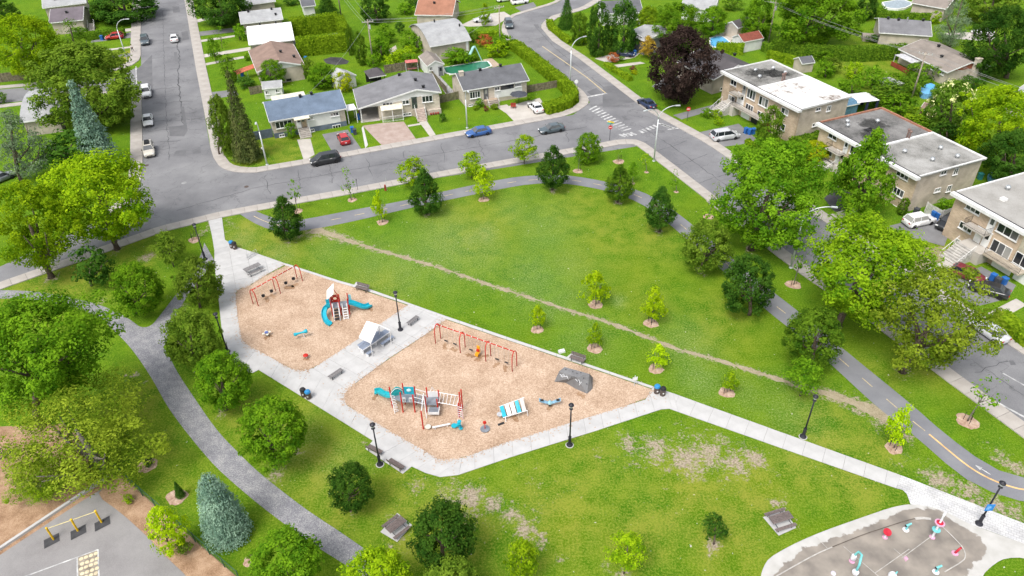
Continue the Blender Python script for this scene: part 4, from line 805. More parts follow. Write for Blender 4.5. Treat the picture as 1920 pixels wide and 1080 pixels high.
class House:
    def __init__(s, label, A, Bq, he, far=None, depth_=None, name='house', zb=None, ov=.4, cat='house'):
        s.he = he; a = G(*A, he); b = G(*Bq, zb or he); u = b-a; u.z = 0; s.w = u.length; u.normalize(); v = Vector((-u.y, u.x, 0)); s.u, s.v, s.ov = u, v, ov
        if depth_ is None: c = G(*far, he); depth_ = (c-a).dot(v)
        s.d = depth_; s.T = thing(name, label, cat, (a.x, a.y, 0), math.atan2(u.y, u.x)); s.o = Vector((a.x, a.y, 0))
    def loc(s, px, face='F', off=0):
        r = Vector(ray(*px)); c = Vector(CP)-s.o; n = s.v if face == 'F' else s.u; k = (s.ov+off) if face == 'F' else (s.w-s.ov+off)
        t = (k-c.dot(n))/r.dot(n); p = c+r*t; return (p.dot(s.u), p.z) if face == 'F' else (p.dot(s.v), p.z)
    def part(s, name, b, m, par=None, smooth=False): return ob(name, b, m, par or s.T, smooth)
    def walls(s, m, zt=None, z0=-.1, band=None):
        zt = zt or s.he; o = s.ov; b = B().box((s.w/2, s.d/2, (zt+z0)/2), (s.w-2*o, s.d-2*o, zt-z0)); s.part('wall', b, m)
        if band: s.part('foundation', B().box((s.w/2, s.d/2, band[0]/2-.05), (s.w-2*o+.06, s.d-2*o+.06, band[0]+.1)), band[1])
    def gable(s, pitch, m, gm, vents=()):
        """ridge parallel to the front"""
        w, d, z, o, t = s.w, s.d, s.he, s.ov, .16; zr = z+math.tan(math.radians(pitch))*d/2; s.zr = zr; b = B()
        pr = [(0, z), (d/2, zr), (d, z), (d, z+t), (d/2, zr+t), (0, z+t)]
        b.v = [(0, y, q) for y, q in pr]+[(w, y, q) for y, q in pr]; b.f = [(0, 1, 4, 5), (1, 2, 3, 4), (11, 10, 7, 6), (10, 9, 8, 7), (0, 5, 11, 6), (2, 8, 9, 3), (5, 4, 10, 11), (4, 3, 9, 10), (0, 6, 7, 1), (1, 7, 8, 2)]
        r = s.part('roof', b, m); g = B(); zz = z+math.tan(math.radians(pitch))*(d/2-o)
        for x in (o, w-o): s.part('gable_wall', B().add([(x, o, z-.02), (x, d-o, z-.02), (x, d/2, zz+.12)], [(0, 1, 2)]), gm)
        f = B(); f.box((w/2, -.02, z+.05), (w+.06, .05, .2))
        for x in (-.02, w+.02):
            for y0, y1 in ((0, d/2), (d, d/2)): f.add([(x-.03, y0, z-.05), (x+.03, y0, z-.05), (x+.03, y1, zr-.05), (x-.03, y1, zr-.05), (x-.03, y0, z+t+.01), (x+.03, y0, z+t+.01), (x+.03, y1, zr+t+.01), (x-.03, y1, zr+t+.01)], [(0, 1, 2, 3), (4, 5, 6, 7), (0, 1, 5, 4), (1, 2, 6, 5), (3, 0, 4, 7)])
        s.part('fascia', f, FASC)
        for vx, vt in vents:
            y = d/2*vt; q = z+(zr-z)*vt+t; ob('roof_vent', B().box((vx*w, y, q+.18), (.42, .42, .4)).box((vx*w, y, q+.42), (.55, .55, .08)), BLACK, r)
        return r
    def gable_front(s, xr, zr, zl, zrt, m, gm, vents=()):
        """ridge running back from the front; eaves may differ"""
        w, d, o, t = s.w, s.d, s.ov, .16; b = B(); pr = [(0, zl), (xr, zr), (w, zrt), (w, zrt+t), (xr, zr+t), (0, zl+t)]
        b.v = [(x, 0, q) for x, q in pr]+[(x, d, q) for x, q in pr]; b.f = [(0, 1, 4, 5), (1, 2, 3, 4), (11, 10, 7, 6), (10, 9, 8, 7), (0, 5, 11, 6), (2, 8, 9, 3), (5, 4, 10, 11), (4, 3, 9, 10), (0, 6, 7, 1), (1, 7, 8, 2)]
        r = s.part('roof', b, m); f = B()
        for (x0, z0), (x1, z1) in (((0, zl), (xr, zr)), ((xr, zr), (w, zrt))):
            f.add([(x0, -.05, z0-.08), (x1, -.05, z1-.08), (x1, -.05, z1+t+.02), (x0, -.05, z0+t+.02), (x0, .02, z0-.08), (x1, .02, z1-.08), (x1, .02, z1+t+.02), (x0, .02, z0+t+.02)], [(0, 1, 2, 3), (3, 2, 6, 7), (0, 1, 5, 4)])
        f.box((-.03, d/2, zl+.05), (.06, d, .22)); f.box((w+.03, d/2, zrt+.05), (.06, d, .22)); s.part('fascia', f, FASC)
        for vx, vy in vents:
            q = (zl+(zr-zl)*vx*w/xr if vx*w < xr else zr+(zrt-zr)*(vx*w-xr)/(w-xr))+t; ob('roof_vent', B().box((vx*w, vy*d, q+.18), (.45, .45, .4)).box((vx*w, vy*d, q+.42), (.6, .6, .08)), BLACK, r)
        return r
    def arch(s, rise, m, gm, vents=(), n=8):
        w, d, z, t = s.w, s.d, s.he, .14; b = B(); ys = [d*i/n for i in range(n+1)]; zs = [z+rise*math.sin(math.pi*i/n)**.8 for i in range(n+1)]
        for x in (0, w): b.v += [(x, y, q) for y, q in zip(ys, zs)]+[(x, y, q+t) for y, q in zip(ys, zs)]
        k = n+1
        for i in range(n): b.f += [(k+i, k+i+1, 3*k+i+1, 3*k+i), (i, i+1, k+i+1, k+i), (2*k+i+1, 2*k+i, 3*k+i, 3*k+i+1)]
        b.f += [(0, k, 3*k, 2*k), (n, 2*k+n, 3*k+n, k+n)]; r = s.part('roof', b, m); g = B()
        for x in (s.ov, w-s.ov): s.part('gable_wall', B().add([(x, y, q) for y, q in zip(ys, zs)], [tuple(range(k))]), gm)
        s.part('fascia', B().box((w/2, -.03, z+.06), (w+.06, .05, .2)), FASC)
        for vx, vt in vents: ob('roof_vent', B().cyl((vx*w, vt*d, z+rise*.5), (vx*w, vt*d, z+rise*math.sin(math.pi*vt)+.75), .18, n=8), BLACK, r)
    def flat(s, m, x0=0, x1=None, z=None, rim=FASC, canopy=True):
        x1 = s.w if x1 is None else x1; z = z or s.he; o = s.ov; r = s.part('roof', B().box(((x0+x1)/2, s.d/2, z-.06), (x1-x0-2*o*0, s.d-2*o+.2, .16)), m)
        p = B(); p.box(((x0+x1)/2, s.d-o+.12, z+.06), (x1-x0+.1, .22, .28)); p.box((x0+.1, s.d/2, z+.06), (.2, s.d-2*o, .24)); p.box((x1-.1, s.d/2, z+.06), (.2, s.d-2*o, .24)); ob('parapet', p, rim, r)
        return r
    def window(s, px, w, h, n=2, face='F', sill=True, off=.0, blind=False):
        x, z = s.loc(px, face, -off if face == 'F' else off); fr = B(); t = .08; y = s.ov-off
        def bx(bb, cx, cz, sx, sz, dep, pr):
            if face == 'F': bb.box((cx, y-pr, cz), (sx, dep, sz))
            else: bb.box((s.w-s.ov+off+pr, cx, cz), (dep, sx, sz))
        bx(fr, x, z+h/2-t/2, w, t, .1, .04); bx(fr, x, z-h/2+t/2, w, t, .1, .04)
        for i in range(n+1): bx(fr, x-w/2+t/2+(w-t)*i/n, z, t, h-2*t, .09, .04)
        if sill: bx(fr, x, z-h/2-.05, w+.14, .08, .2, .08)
        f = s.part('window', fr, WFRAME)
        for i in range(n):
            g = B(); bx(g, x-w/2+t/2+(w-t)*(i+.5)/n, z, (w-t)/n-t, h-2*t, .03, .015); ob('pane', g, GLASS, f)
        return f
    def door(s, px, w=1.0, h=2.1, m=None, z0=None, lite=True):
        x, z = s.loc(px); z = (z0+h/2) if z0 is not None else z; d = s.part('door', B().box((x, s.ov-.04, z), (w, .08, h)).box((x, s.ov-.05, z+h/2+.05), (w+.2, .1, .1)), m or WFRAME)
        if lite: ob('pane', B().box((x, s.ov-.09, z+.45), (w*.5, .03, h*.38)), GLASS, d)
        ob('handle', B().cyl((x+w*.36, s.ov-.1, z-.05), (x+w*.36, s.ov-.16, z-.05), .04, n=6), GALV, d); return x, z
    def steps(s, x, y1, wd, top, n, m=None, run=.32, rails=True, dirx=0):
        b = B(); m = m or mat('step_concrete', (.42, .385, .35), .9, bump=.1)
        for i in range(n): h = top*(n-i)/n; b.box((x+dirx*run*(i+.5), y1-run*(i+.5)*(1-abs(dirx)), h/2), (wd if not dirx else run, run if not dirx else wd, h))
        st = s.part('steps', b, m)
        if rails and not dirx:
            for sx in (-1, 1):
                r = B(); xx = x+sx*(wd/2+.04); r.tube([(xx, y1, top+.85), (xx, y1-run*n, .9)], .03, 5)
                for i in range(0, n+1, 2): r.cyl((xx, y1-run*i, top*(n-i)/n-.02), (xx, y1-run*i, top*(n-i)/n+.88), .02, n=4)
                ob('railing', r, WFRAME, st)
        return st
    def bar_rail(s, pts, h=.95, m=None, par=None, name='railing', gap=.16):
        r = B(); pts = [Vector(p) for p in pts]
        for a, b in zip(pts[:-1], pts[1:]):
            up_ = Vector((0, 0, h)); r.tube([a+up_, b+up_], .03, 4); r.tube([a+Vector((0, 0, .1)), b+Vector((0, 0, .1))], .02, 4); n = max(1, int((b-a).length/gap))
            for i in range(n+1): p = a.lerp(b, i/n); r.cyl(p, p+up_, .03 if i in (0, n) else .012, n=4)
        return s.part(name, r, m or BLACK, par)
def ground_slab(name, pts, m, z=.02): return struct(name, B().sheet(GP(pts), z), m)
DRIVE = speckle('driveway_asphalt', (.15, .15, .152), (.185, .185, .19), (.22, .22, .225), s1=.4, s2=15); DARKDR = speckle('new_driveway', (.045, .045, .05), (.06, .06, .066), (.075, .075, .08), s1=.4, s2=15); PAVE = speckle('driveway_paver', (.30, .225, .19), (.36, .28, .245), (.42, .345, .305), s1=.8, s2=10)
YARDC = speckle('yard_concrete', (.38, .35, .31), (.44, .41, .37), (.50, .47, .43), s1=.5, s2=15)
# driveways, garden walks
ground_slab('driveway', [(604,252),(652,243),(678,280),(640,294),(626,290)], DRIVE); ground_slab('driveway', [(680,236),(715,231),(757,228),(781,262),(718,275)], PAVE); ground_slab('driveway', [(940,203),(990,189),(1012,184),(1034,214),(968,232)], YARDC, .022)
ground_slab('garden_walk', [(557,262),(582,260),(590,290),(570,302)], YARDC); ground_slab('garden_walk', [(783,225),(797,222),(817,253),(806,256)], YARDC); ground_slab('garden_walk', [(764,235),(788,231),(789,234),(765,238)], YARDC, .026)
ground_slab('garden_walk', [(930,200),(950,196),(965,208),(948,212)], YARDC, .026); ground_slab('driveway', [(370,60),(440,52),(440,60),(371,68)], DRIVE); ground_slab('driveway', [(382,102),(470,88),(470,94),(383,108)], YARDC)
ground_slab('garden_walk', [(376,75),(440,66),(440,69),(377,79)], YARDC); ground_slab('driveway', [(388,174),(440,168),(448,178),(390,187)], DRIVE); ground_slab('garden_walk', [(383,119),(458,105),(458,109),(384,123)], YARDC)
ground_slab('driveway', [(362,38),(400,30),(404,34),(366,43)], YARDC); ground_slab('driveway', [(170,80),(252,70),(252,60),(235,62),(175,72)], DRIVE); ground_slab('driveway', [(185,110),(252,98),(252,105),(186,111)], DRIVE); ground_slab('garden_walk', [(178,95),(252,86),(252,89),(178,98)], YARDC); ground_slab('driveway', [(165,63),(252,52),(252,58),(165,66)], YARDC, .016)
ground_slab('driveway', [(1222,162),(1252,140),(1300,148),(1262,180)], DRIVE); ground_slab('driveway', [(1262,216),(1355,192),(1360,200),(1278,224)], DRIVE); ground_slab('driveway', [(1312,248),(1385,232),(1420,262),(1395,270),(1352,276)], DRIVE); ground_slab('driveway', [(1115,110),(1160,98),(1200,100),(1190,108),(1140,118)], YARDC)
ground_slab('garden_walk', [(1150,122),(1200,116),(1210,119),(1155,127)], YARDC, .026); ground_slab('driveway', [(1545,372),(1570,348),(1600,365),(1590,392),(1565,398)], DARKDR); ground_slab('garden_walk', [(1557,402),(1600,388),(1608,396),(1572,412)], YARDC)
ground_slab('driveway', [(1650,428),(1690,418),(1770,402),(1785,425),(1770,462),(1745,455),(1690,440)], DRIVE); ground_slab('garden_walk', [(1702,520),(1790,480),(1812,492),(1740,548)], YARDC, .026); ground_slab('driveway', [(1760,530),(1840,500),(1905,535),(1890,560),(1830,575)], DRIVE)
ground_slab('garden_walk', [(1850,588),(1905,560),(1925,572),(1868,604)], YARDC, .03); ground_slab('lawn_bare_soil', [(1712,465),(1765,462),(1790,478),(1716,512)], speckle('dry_lawn', (.16, .15, .06), (.24, .225, .11), (.31, .28, .17), s1=1, s2=8), .012)
ground_slab('driveway', [(862,48),(905,28),(945,22),(958,30),(930,48),(880,50)], YARDC); ground_slab('driveway', [(965,14),(1000,4),(1006,12),(978,22)], DRIVE); ground_slab('patio', [(535,78),(600,68),(640,60),(644,68),(600,76),(545,84)], DRIVE, .03); ground_slab('patio', [(1330,60),(1396,55),(1440,80),(1412,88),(1356,90)], YARDC, .012)
ground_slab('driveway', [(1770,62),(1840,60),(1870,72),(1860,78),(1780,72)], YARDC); ground_slab('stone_bed', [(812,140),(824,142),(852,172),(846,178),(836,177)], speckle('pebbles', (.16, .16, .16), (.30, .295, .29), (.5, .5, .49), s1=3, s2=7, bump=.6)); ground_slab('fire_pit', [(606,112),(620,107),(640,108),(655,115),(650,120),(630,122),(612,119)], speckle('dark_stone', (.03, .03, .032), (.06, .06, .062), (.09, .09, .09)))
ground_slab('vegetable_patch', [(726,95),(742,85),(746,98),(734,104)], mat('soil_board', (.45, .40, .36), .9)); ground_slab('pebble_edge', [(678,240),(681,236),(690,272),(685,278)], speckle('white_stone', (.38, .37, .35), (.5, .49, .47), (.6, .6, .58), s1=3, s2=8))
# ---- blue-roofed bungalow
h = House('bungalow with blue shingle roof and white siding', (504.9,229.6), (650.5,204.4), 3.3, depth_=9.2); h.walls(BRICK_P, band=(.95, mat('blue_grey_base', (.13, .16, .21), .8))); h.gable(22, SH['blue'], SIDING, [(.47, .93), (.62, .97)])
xa, _ = h.loc((575.5,230)); xb, _ = h.loc((638,222)); h.part('siding_panel', B().box(((xa+xb)/2, h.ov-.03, 2.0), (xb-xa, .06, 2.1)), SIDING)
for a in [((532,232.7), 2.9, 1.3, 4), ((582,221.8), 1.15, .62, 2), ((627,214), 1.5, .7, 3), ((528.5,253.7), .9, .5, 2), ((585,244.2), .85, .5, 2), ((631.2,237), 1.5, .65, 3)]: h.window(a[0], a[1], a[2], a[3], off=.09)
xd, _ = h.door((561,231), 1.0, 2.1, z0=1.15); h.door((569,230), .9, 2.05, mat('tan_door', (.42, .32, .22), .6), z0=1.15); h.part('awning', B().box((xd+.5, h.ov-.65, 3.25), (2.7, 1.5, .12)), mat('cream_awning', (.70, .66, .52), .7)); h.steps(xd+.5, h.ov-.3, 1.9, 1.15, 6)
h.part('side_porch', B().box((h.w+.9, 2.0, 2.65), (1.9, 2.6, .14)).box((h.w+1.7, .85, 1.3), (.12, .12, 2.6)).box((h.w+1.7, 3.1, 1.3), (.12, .12, 2.6)).box((h.w+.1, .85, 1.3), (.12, .12, 2.6)), WFRAME); h.part('side_gate', B().box((-1.5, 1.2, .8), (3.4, .1, 1.6)), mat('blue_gate', (.11, .14, .18), .6))
h.part('patio_cover', B().box((h.w*.36, h.d+1.6, 2.9), (6.2, 3.6, .14)).box((h.w*.36-3, h.d+3.2, 1.45), (.12, .12, 2.9)).box((h.w*.36+3, h.d+3.2, 1.45), (.12, .12, 2.9)), MATS['cream_awning'])
# ---- carport house with the wide front gable
h = House('grey-roofed house with wide front gable and open carport', (671.3,205.4), (827.7,174.2), 2.75, far=(649,170), zb=4.0); px, pz = h.loc((781.4,168.7), 'F', -.4); xc, _ = h.loc((711,215)); w, d = h.w, h.d
h.gable_front(px, pz, 2.75, 4.0, SH['grey'], SIDING, [(.74, .45), (.80, .12), (.58, .9)]); wl = B(); zl = 2.75+(pz-2.75)*xc/px; n0 = h.ov
wl.v = [(xc, n0, -.1), (w-.4, n0, -.1), (w-.4, n0, 3.98), (px, n0, pz-.02), (xc, n0, zl), (xc, d-.4, -.1), (w-.4, d-.4, -.1), (w-.4, d-.4, 3.98), (px, d-.4, pz-.02), (xc, d-.4, zl)]; wl.f = [(0, 1, 2, 3, 4), (9, 8, 7, 6, 5), (0, 4, 9, 5), (1, 6, 7, 2)]; h.part('wall', wl, BRICK_P)
za = lambda x: 2.75+(pz-2.75)*x/px if x < px else pz+(4.0-pz)*(x-px)/(w-px)
h.part('gable_panel', B().add([(.3, n0-.05, za(.3)-.02), (xc, n0-.05, za(xc)-.75), (px+1.2, n0-.05, 3.75), (w-.5, n0-.05, 3.75), (w-.45, n0-.05, 4.0), (px, n0-.05, pz)], [(0, 1, 2, 3, 4, 5)]), SIDING)
for a in [((727,196.5), 1.9, .95, 3), ((760.5,191.5), 1.3, .85, 2), ((801,185), 2.0, 1.25, 3), ((763,214), 1.6, .5, 3)]: h.window(*a, off=.06)
xd, _ = h.door((776.5,189), .95, 2.1, mat('dark_green_door', (.05, .07, .055), .5), z0=1.5); h.steps(xd+.8, h.ov-.4, 1.7, 1.45, 8, mat('pink_step', (.44, .36, .315), .9)); h.part('landing', B().box((xd+.8, h.ov-.2, .72), (2.2, .45, 1.44)), STUCCO)
xs, _ = h.loc((735,214)); aw = h.part('awning', B().add([(xs-2, h.ov, 2.75), (xs+2, h.ov, 2.75), (xs+2, h.ov-1.3, 2.25), (xs-2, h.ov-1.3, 2.25), (xs-2, h.ov, 2.85), (xs+2, h.ov, 2.85), (xs+2, h.ov-1.3, 2.35), (xs-2, h.ov-1.3, 2.35)], [(0, 1, 2, 3), (7, 6, 5, 4), (3, 2, 6, 7), (0, 3, 7, 4), (1, 5, 6, 2)]), MATS['cream_awning'])
h.bar_rail([(xs-1.9, h.ov-1.2, 0), (xs+1.9, h.ov-1.2, 0)], 1.0, WFRAME, name='porch_railing'); h.part('porch_post', B().box((xs-1.9, h.ov-1.2, 1.1), (.1, .1, 2.3)).box((xs, h.ov-1.2, 1.1), (.1, .1, 2.3)).box((xs+1.9, h.ov-1.2, 1.1), (.1, .1, 2.3)), WFRAME)
for y in (.35, d*.5, d-.5): h.part('carport_post', B().cyl((.45, y, 0), (.45, y, 2.8), .09), WFRAME)
h.part('carport_floor', B().box((xc/2+.1, d/2, .02), (xc-.2, d-.6, .06)), YARDC); h.part('carport_side', B().box((.2, d*.62, 1.2), (.08, d*.55, 2.2)), mat('rust_wood', (.28, .10, .05), .8))
h.part('planter_base', B().box((w-1.6, h.ov-.25, .45), (2.6, .5, .95)), STUCCO)
for k in range(4): h.part('flower_pot', B().lathe([(.12, 0), (.2, .3), (.14, .42)], 8, (w-2.3+k*.45, h.ov-.62, .02)), mat('pot_red', (.32, .07, .05), .7))
# ---- grey bungalow by the hedge
h = House('dark grey-roofed bungalow with stone front steps and chimney', (868.9,171.7), (992.5,151.5), 3.3, depth_=9.0); h.walls(BRICK_P, band=(.7, STUCCO)); h.gable(22, SH['dark'], STUCCO, [(.36, .93), (.68, .98)])
xa, _ = h.loc((927,175)); xb, _ = h.loc((979,168)); h.part('siding_panel', B().box(((xa+xb)/2, h.ov-.03, 1.55), (xb-xa, .06, 1.5)), SIDING)
for a in [((890.5,177.5), 2.1, 1.35, 4), ((932,166), 1.0, .75, 2), ((971,159), 1.3, .7, 3), ((883,197), .9, .4, 2)]: h.window(*a, off=.09)
xw, zw = h.loc((951,163)); h.part('window_band', B().box((xw, h.ov-.08, zw), (2.6, .06, .75)), GLASS); xd, _ = h.door((911,173), .95, 2.1, mat('grey_door', (.12, .12, .125), .5), z0=.9); h.steps(xd+.9, h.ov-.9, 2.0, .9, 4, mat('stone_step', (.34, .295, .25), .9)); h.part('landing', B().box((xd+.8, h.ov-.45, .45), (2.6, .9, .9)), mat('tan_landing', (.40, .31, .23), .9))
h.part('chimney', B().box((.9, h.d*.42, 4.4), (.8, .6, 2.6)).box((.9, h.d*.42, 5.72), (.95, .75, .12)), BRICK_P)
# ---- houses along the side street and behind
h = House('bungalow with brown shingle roof and pale gable wall', (481.7,136.8), (571.3,122.9), 3.0, far=(468.5,95.8)); px, pz = h.loc((526,116.7), 'F', -.4); h.walls(STUCCO); h.gable_front(px, pz, 3.0, 3.0, SH['brown'], SIDING, [(.62, .45), (.86, .3)]); h.part('gable_panel', B().add([(.3, .36, 3.0), (h.w-.3, .36, 3.0), (px, .36, pz)], [(0, 1, 2)]), SIDING)
for x in (.3, .62): h.part('basement_window', B().box((h.w*x, .36, .45), (1.0, .08, .45)), GLASS)
h = House('house with bright white arched roof', (466.4,85.4), (552.5,75.7), 3.0, far=(539.3,44.4)); h.walls(STUCCO); h.arch(1.5, SH['white'], STUCCO, [(.30, .75), (.66, .75)]); h.bar_rail([(-.1, -.3, 0), (-.1, 3, 0)], 1.6, WFRAME, gap=.4)
h = House('bungalow with light grey roof above the white roof', (451.8,45.8), (531,36.8), 2.8, depth_=9.0); h.walls(STUCCO); h.gable(18, SH['pale'], STUCCO, [(.22, .9), (.78, .9), (.85, .4)]); h.part('deck', B().box((h.w+1.2, 2, .5), (2.2, 2.6, 1.0)), mat('deck_wood', (.45, .25, .10), .8))
h = House('grey-roofed house cut by the top edge', (452,12), (517,3), 2.8, depth_=9); h.walls(STUCCO); h.gable(18, SH['pale'], STUCCO)
h = House('small grey-roofed house at the top edge beside the big spruce', (566,14), (592,11), 2.6, depth_=6); h.walls(SIDING); h.gable(20, SH['dark'], SIDING)
h = House('beige house with pale grey arched roof', (806,88.8), (883.8,76), 3.2, far=(850,38.8)); h.walls(STUCCO); h.arch(2.2, SH['pale'], STUCCO, [(.45, .6), (.9, .3)]); h.part('corner_pilaster', B().box((h.w-.9, h.ov-.05, 1.6), (.5, .1, 3.1)), WFRAME)
h = House('beige house with terracotta roof at the top edge', (777.5,28.8), (848.8,30), 2.7, depth_=11); h.walls(STUCCO); h.gable(22, SH['terra'], STUCCO, [(.45, .7)])
h = House('corner house with rounded pale roof behind the silvery spruce', (37,231), (112,221), 2.8, far=(82,168)); h.walls(STUCCO); h.arch(1.7, SH['pale'], STUCCO, [(.55, .6)])
h = House('house with dull purple roof and side stairs at the top left', (92,44), (156,38), 2.9, depth_=10); h.walls(STUCCO); h.gable(20, SH['purple'], STUCCO, [(.5, .6)]); h.steps(h.w+.8, 3, 1.3, 1.2, 6, rails=True)
h = House('pale-roofed house at the top left corner', (80,16), (162,6), 2.8, depth_=9); h.walls(STUCCO); h.gable(18, SH['pale'], STUCCO, [(.3, .6)])
h = House('duplex with charcoal roof half hidden by the purple maple', (1268,117), (1338,151), 3.0, far=(1412,124)); h.walls(STUCCO); h.gable(17, SH['char'], STUCCO, [(.72, 1.3)]); h.window((1354,166), 1.1, .6, 2, 'R')
h = House('porch house with low grey roof behind the poplars', (1176,62), (1208,78), 3.2, far=(1262,60)); h.walls(mat('grey_clad', (.16, .16, .18), .7)); h.gable(12, SH['pale'], SIDING); h.window((1199,70), 2.0, .8, 2)
h = House('pale house with dark eaves at the top edge', (1276,14), (1340,20), 3.0, depth_=9); h.walls(SIDING); h.gable(22, SH['pale'], SIDING); h.window((1330,12+8), 1.2, .8, 2)
h = House('blue-grey roofed house behind the poplars at the top edge', (1128,27), (1206,24), 2.8, depth_=9); h.walls(SIDING); h.gable(20, SH['dark'], SIDING)
h = House('beige house at the top right with side stairs', (1708,6), (1774,18), 3.0, depth_=9); h.walls(STUCCO); h.gable(18, SH['taupe'], STUCCO)
h = House('bungalow with mottled grey roof at the top right', (1648,62.2), (1747.4,68.9), 2.5, depth_=10.5); h.walls(STUCCO); h.gable(17, SH['grey'], STUCCO, [(.18, .95), (.38, .9), (.85, .97)]); h.part('roof_flue', B().cyl((h.w*.54, h.d*.42, 3.6), (h.w*.54, h.d*.42, 5.0), .14), GALV); h.part('deck', B().box((-1.4, 3, .5), (2.6, 3, 1)), mat('grey_deck', (.3, .26, .22), .9))
h = House('taupe-roofed bungalow with brick chimney and patio awning', (1684.4,92.6), (1776.3,137), 2.7, far=(1860.7,125.9)); h.walls(STUCCO); h.gable(15, SH['taupe'], STUCCO, [(.35, 1.0), (.62, .55)]); zr = h.zr; h.part('gable_band', B().add([(h.w-h.ov+.03, 1.2, 2.75), (h.w-h.ov+.03, h.d-.8, 2.75), (h.w-h.ov+.03, h.d*.5, zr)], [(0, 1, 2)]), mat('red_clad', (.33, .11, .065), .8))
h.part('chimney', B().box((h.w+.1, h.d*.62, 2.4), (.7, 1.1, 4.8)).box((h.w+.1, h.d*.62, 4.85), (.85, 1.3, .14)), BRICK_P); h.part('patio_awning', B().box((h.w*.3, -.9, 2.35), (5.0, 2.4, .1)).box((h.w*.3-2.4, -2, 1.15), (.1, .1, 2.3)).box((h.w*.3+2.4, -2, 1.15), (.1, .1, 2.3)), mat('grey_awning', (.5, .5, .52), .7)); h.part('patio_rail', B().box((h.w*.3, -2.2, .55), (5.4, .1, .9)), mat('red_rail', (.24, .05, .03), .7))
for q in ((1703,106), (1748,127), (1766,136)): h.window(q, 1.3, .7, 2)
h = House('grey-roofed house at the right edge behind the lime tree', (1886,182), (1950,206), 2.8, depth_=9); h.walls(STUCCO); h.gable(18, SH['pale'], STUCCO)
# ---- sheds
def shed(label, A, Bq, he, dep, roof, wall, gf=False, pitch=28, win=(), door=None):
    h = House(label, A, Bq, he, depth_=dep, name='shed', ov=.15, cat='shed'); h.walls(wall)
    if gf:
        zr = he+math.tan(math.radians(pitch))*h.w/2; h.gable_front(h.w/2, zr, he, he, roof, wall); h.part('gable_panel', B().add([(.1, .13, he-.05), (h.w-.1, .13, he-.05), (h.w/2, .13, zr)], [(0, 1, 2)]), wall)
    else: h.gable(pitch, roof, wall)
    for q in win: h.window(q, .7, .8, 2)
    if door: h.door(door, .95, 1.9, mat('grey_door2', (.2, .2, .22), .6), z0=0)
    return h
shed('small white shed with grey roof behind the blue-roofed bungalow', (492,168), (529,164.5), 2.1, 3.2, SH['pale'], SIDING, win=((501,173), (520,170)))
shed('white shed with grey roof beside the golden shrub', (636,152), (668,142), 2.2, 3.8, SH['pale'], SIDING, True)
shed('white shed with taupe roof beside the pool', (801,126), (833,121), 2.3, 6.5, SH['taupe'], SIDING, True, win=((808,128.5),), door=(826,131))
g = House('open garden gazebo with dark hipped roof by the wooden fence', (692,146.5), (724,141), 2.3, depth_=4.2, name='gazebo', cat='gazebo'); w, d = g.w, g.d; g.part('roof', B().add([(0, 0, 2.3), (w, 0, 2.3), (w, d, 2.3), (0, d, 2.3), (w*.35, d/2, 3.4), (w*.65, d/2, 3.4)], [(0, 1, 5, 4), (1, 2, 5), (2, 3, 4, 5), (3, 0, 4), (3, 2, 1, 0)]), SH['char'])
for x in (.25, w-.25):
    for y in (.25, d-.25): g.part('post', B().cyl((x, y, 0), (x, y, 2.35), .08), BLACK)
g.part('back_screen', B().box((w/2, d-.25, 1.1), (w-.5, .08, 2.2)), BLACK); g.part('eave_trim', B().box((w/2, -.02, 2.28), (w+.05, .05, .14)), FASC)
shed('beige garden shed with charcoal roof near the kidney pool', (1358,46), (1384,54), 2.4, 5.5, SH['char'], STUCCO, True)
shed('white shed with dull red roof above the duplex', (1394,80), (1432,72.5), 2.3, 4.0, mat('red_roof', (.22, .065, .045), .8), SIDING)
shed('tiny shed with dark grey roof behind the first triplex', (1504,121), (1528,118), 1.9, 3.2, SH['dark'], STUCCO)
shed('blue metal shed with an open front beside the white gazebo', (1588,200), (1612,195), 2.2, 3.5, mat('blue_metal', (.09, .19, .28), .5), MATS['blue_metal'], pitch=10)
g = House('white-topped gazebo with dark curtains behind the triplexes', (1608,193), (1650,188), 2.4, depth_=4.0, name='gazebo', cat='gazebo'); w, d = g.w, g.d; g.part('roof', B().add([(0, 0, 2.4), (w, 0, 2.4), (w, d, 2.4), (0, d, 2.4), (w*.45, d/2, 3.1), (w*.55, d/2, 3.1)], [(0, 1, 5, 4), (1, 2, 5), (2, 3, 4, 5), (3, 0, 4), (3, 2, 1, 0)]), WFRAME)
for x in (.2, w/2, w-.2): g.part('curtain', B().box((x, .2, 1.2), (.5, .12, 2.4)), mat('navy_cloth', (.02, .025, .06), .8))
g.part('back_screen', B().box((w/2, d-.2, 1.2), (w-.4, .1, 2.4)), MATS['navy_cloth']); shed('small brown-roofed shed under the cream blossom tree', (1724,206), (1746,212), 1.8, 3.2, SH['brown'], mat('brown_wood', (.2, .11, .08), .9))
shed('open grey lean-to in the chimney house garden', (1648,152), (1676,163), 1.9, 3.0, SH['pale'], mat('grey_wood', (.3, .27, .23), .9), pitch=10)
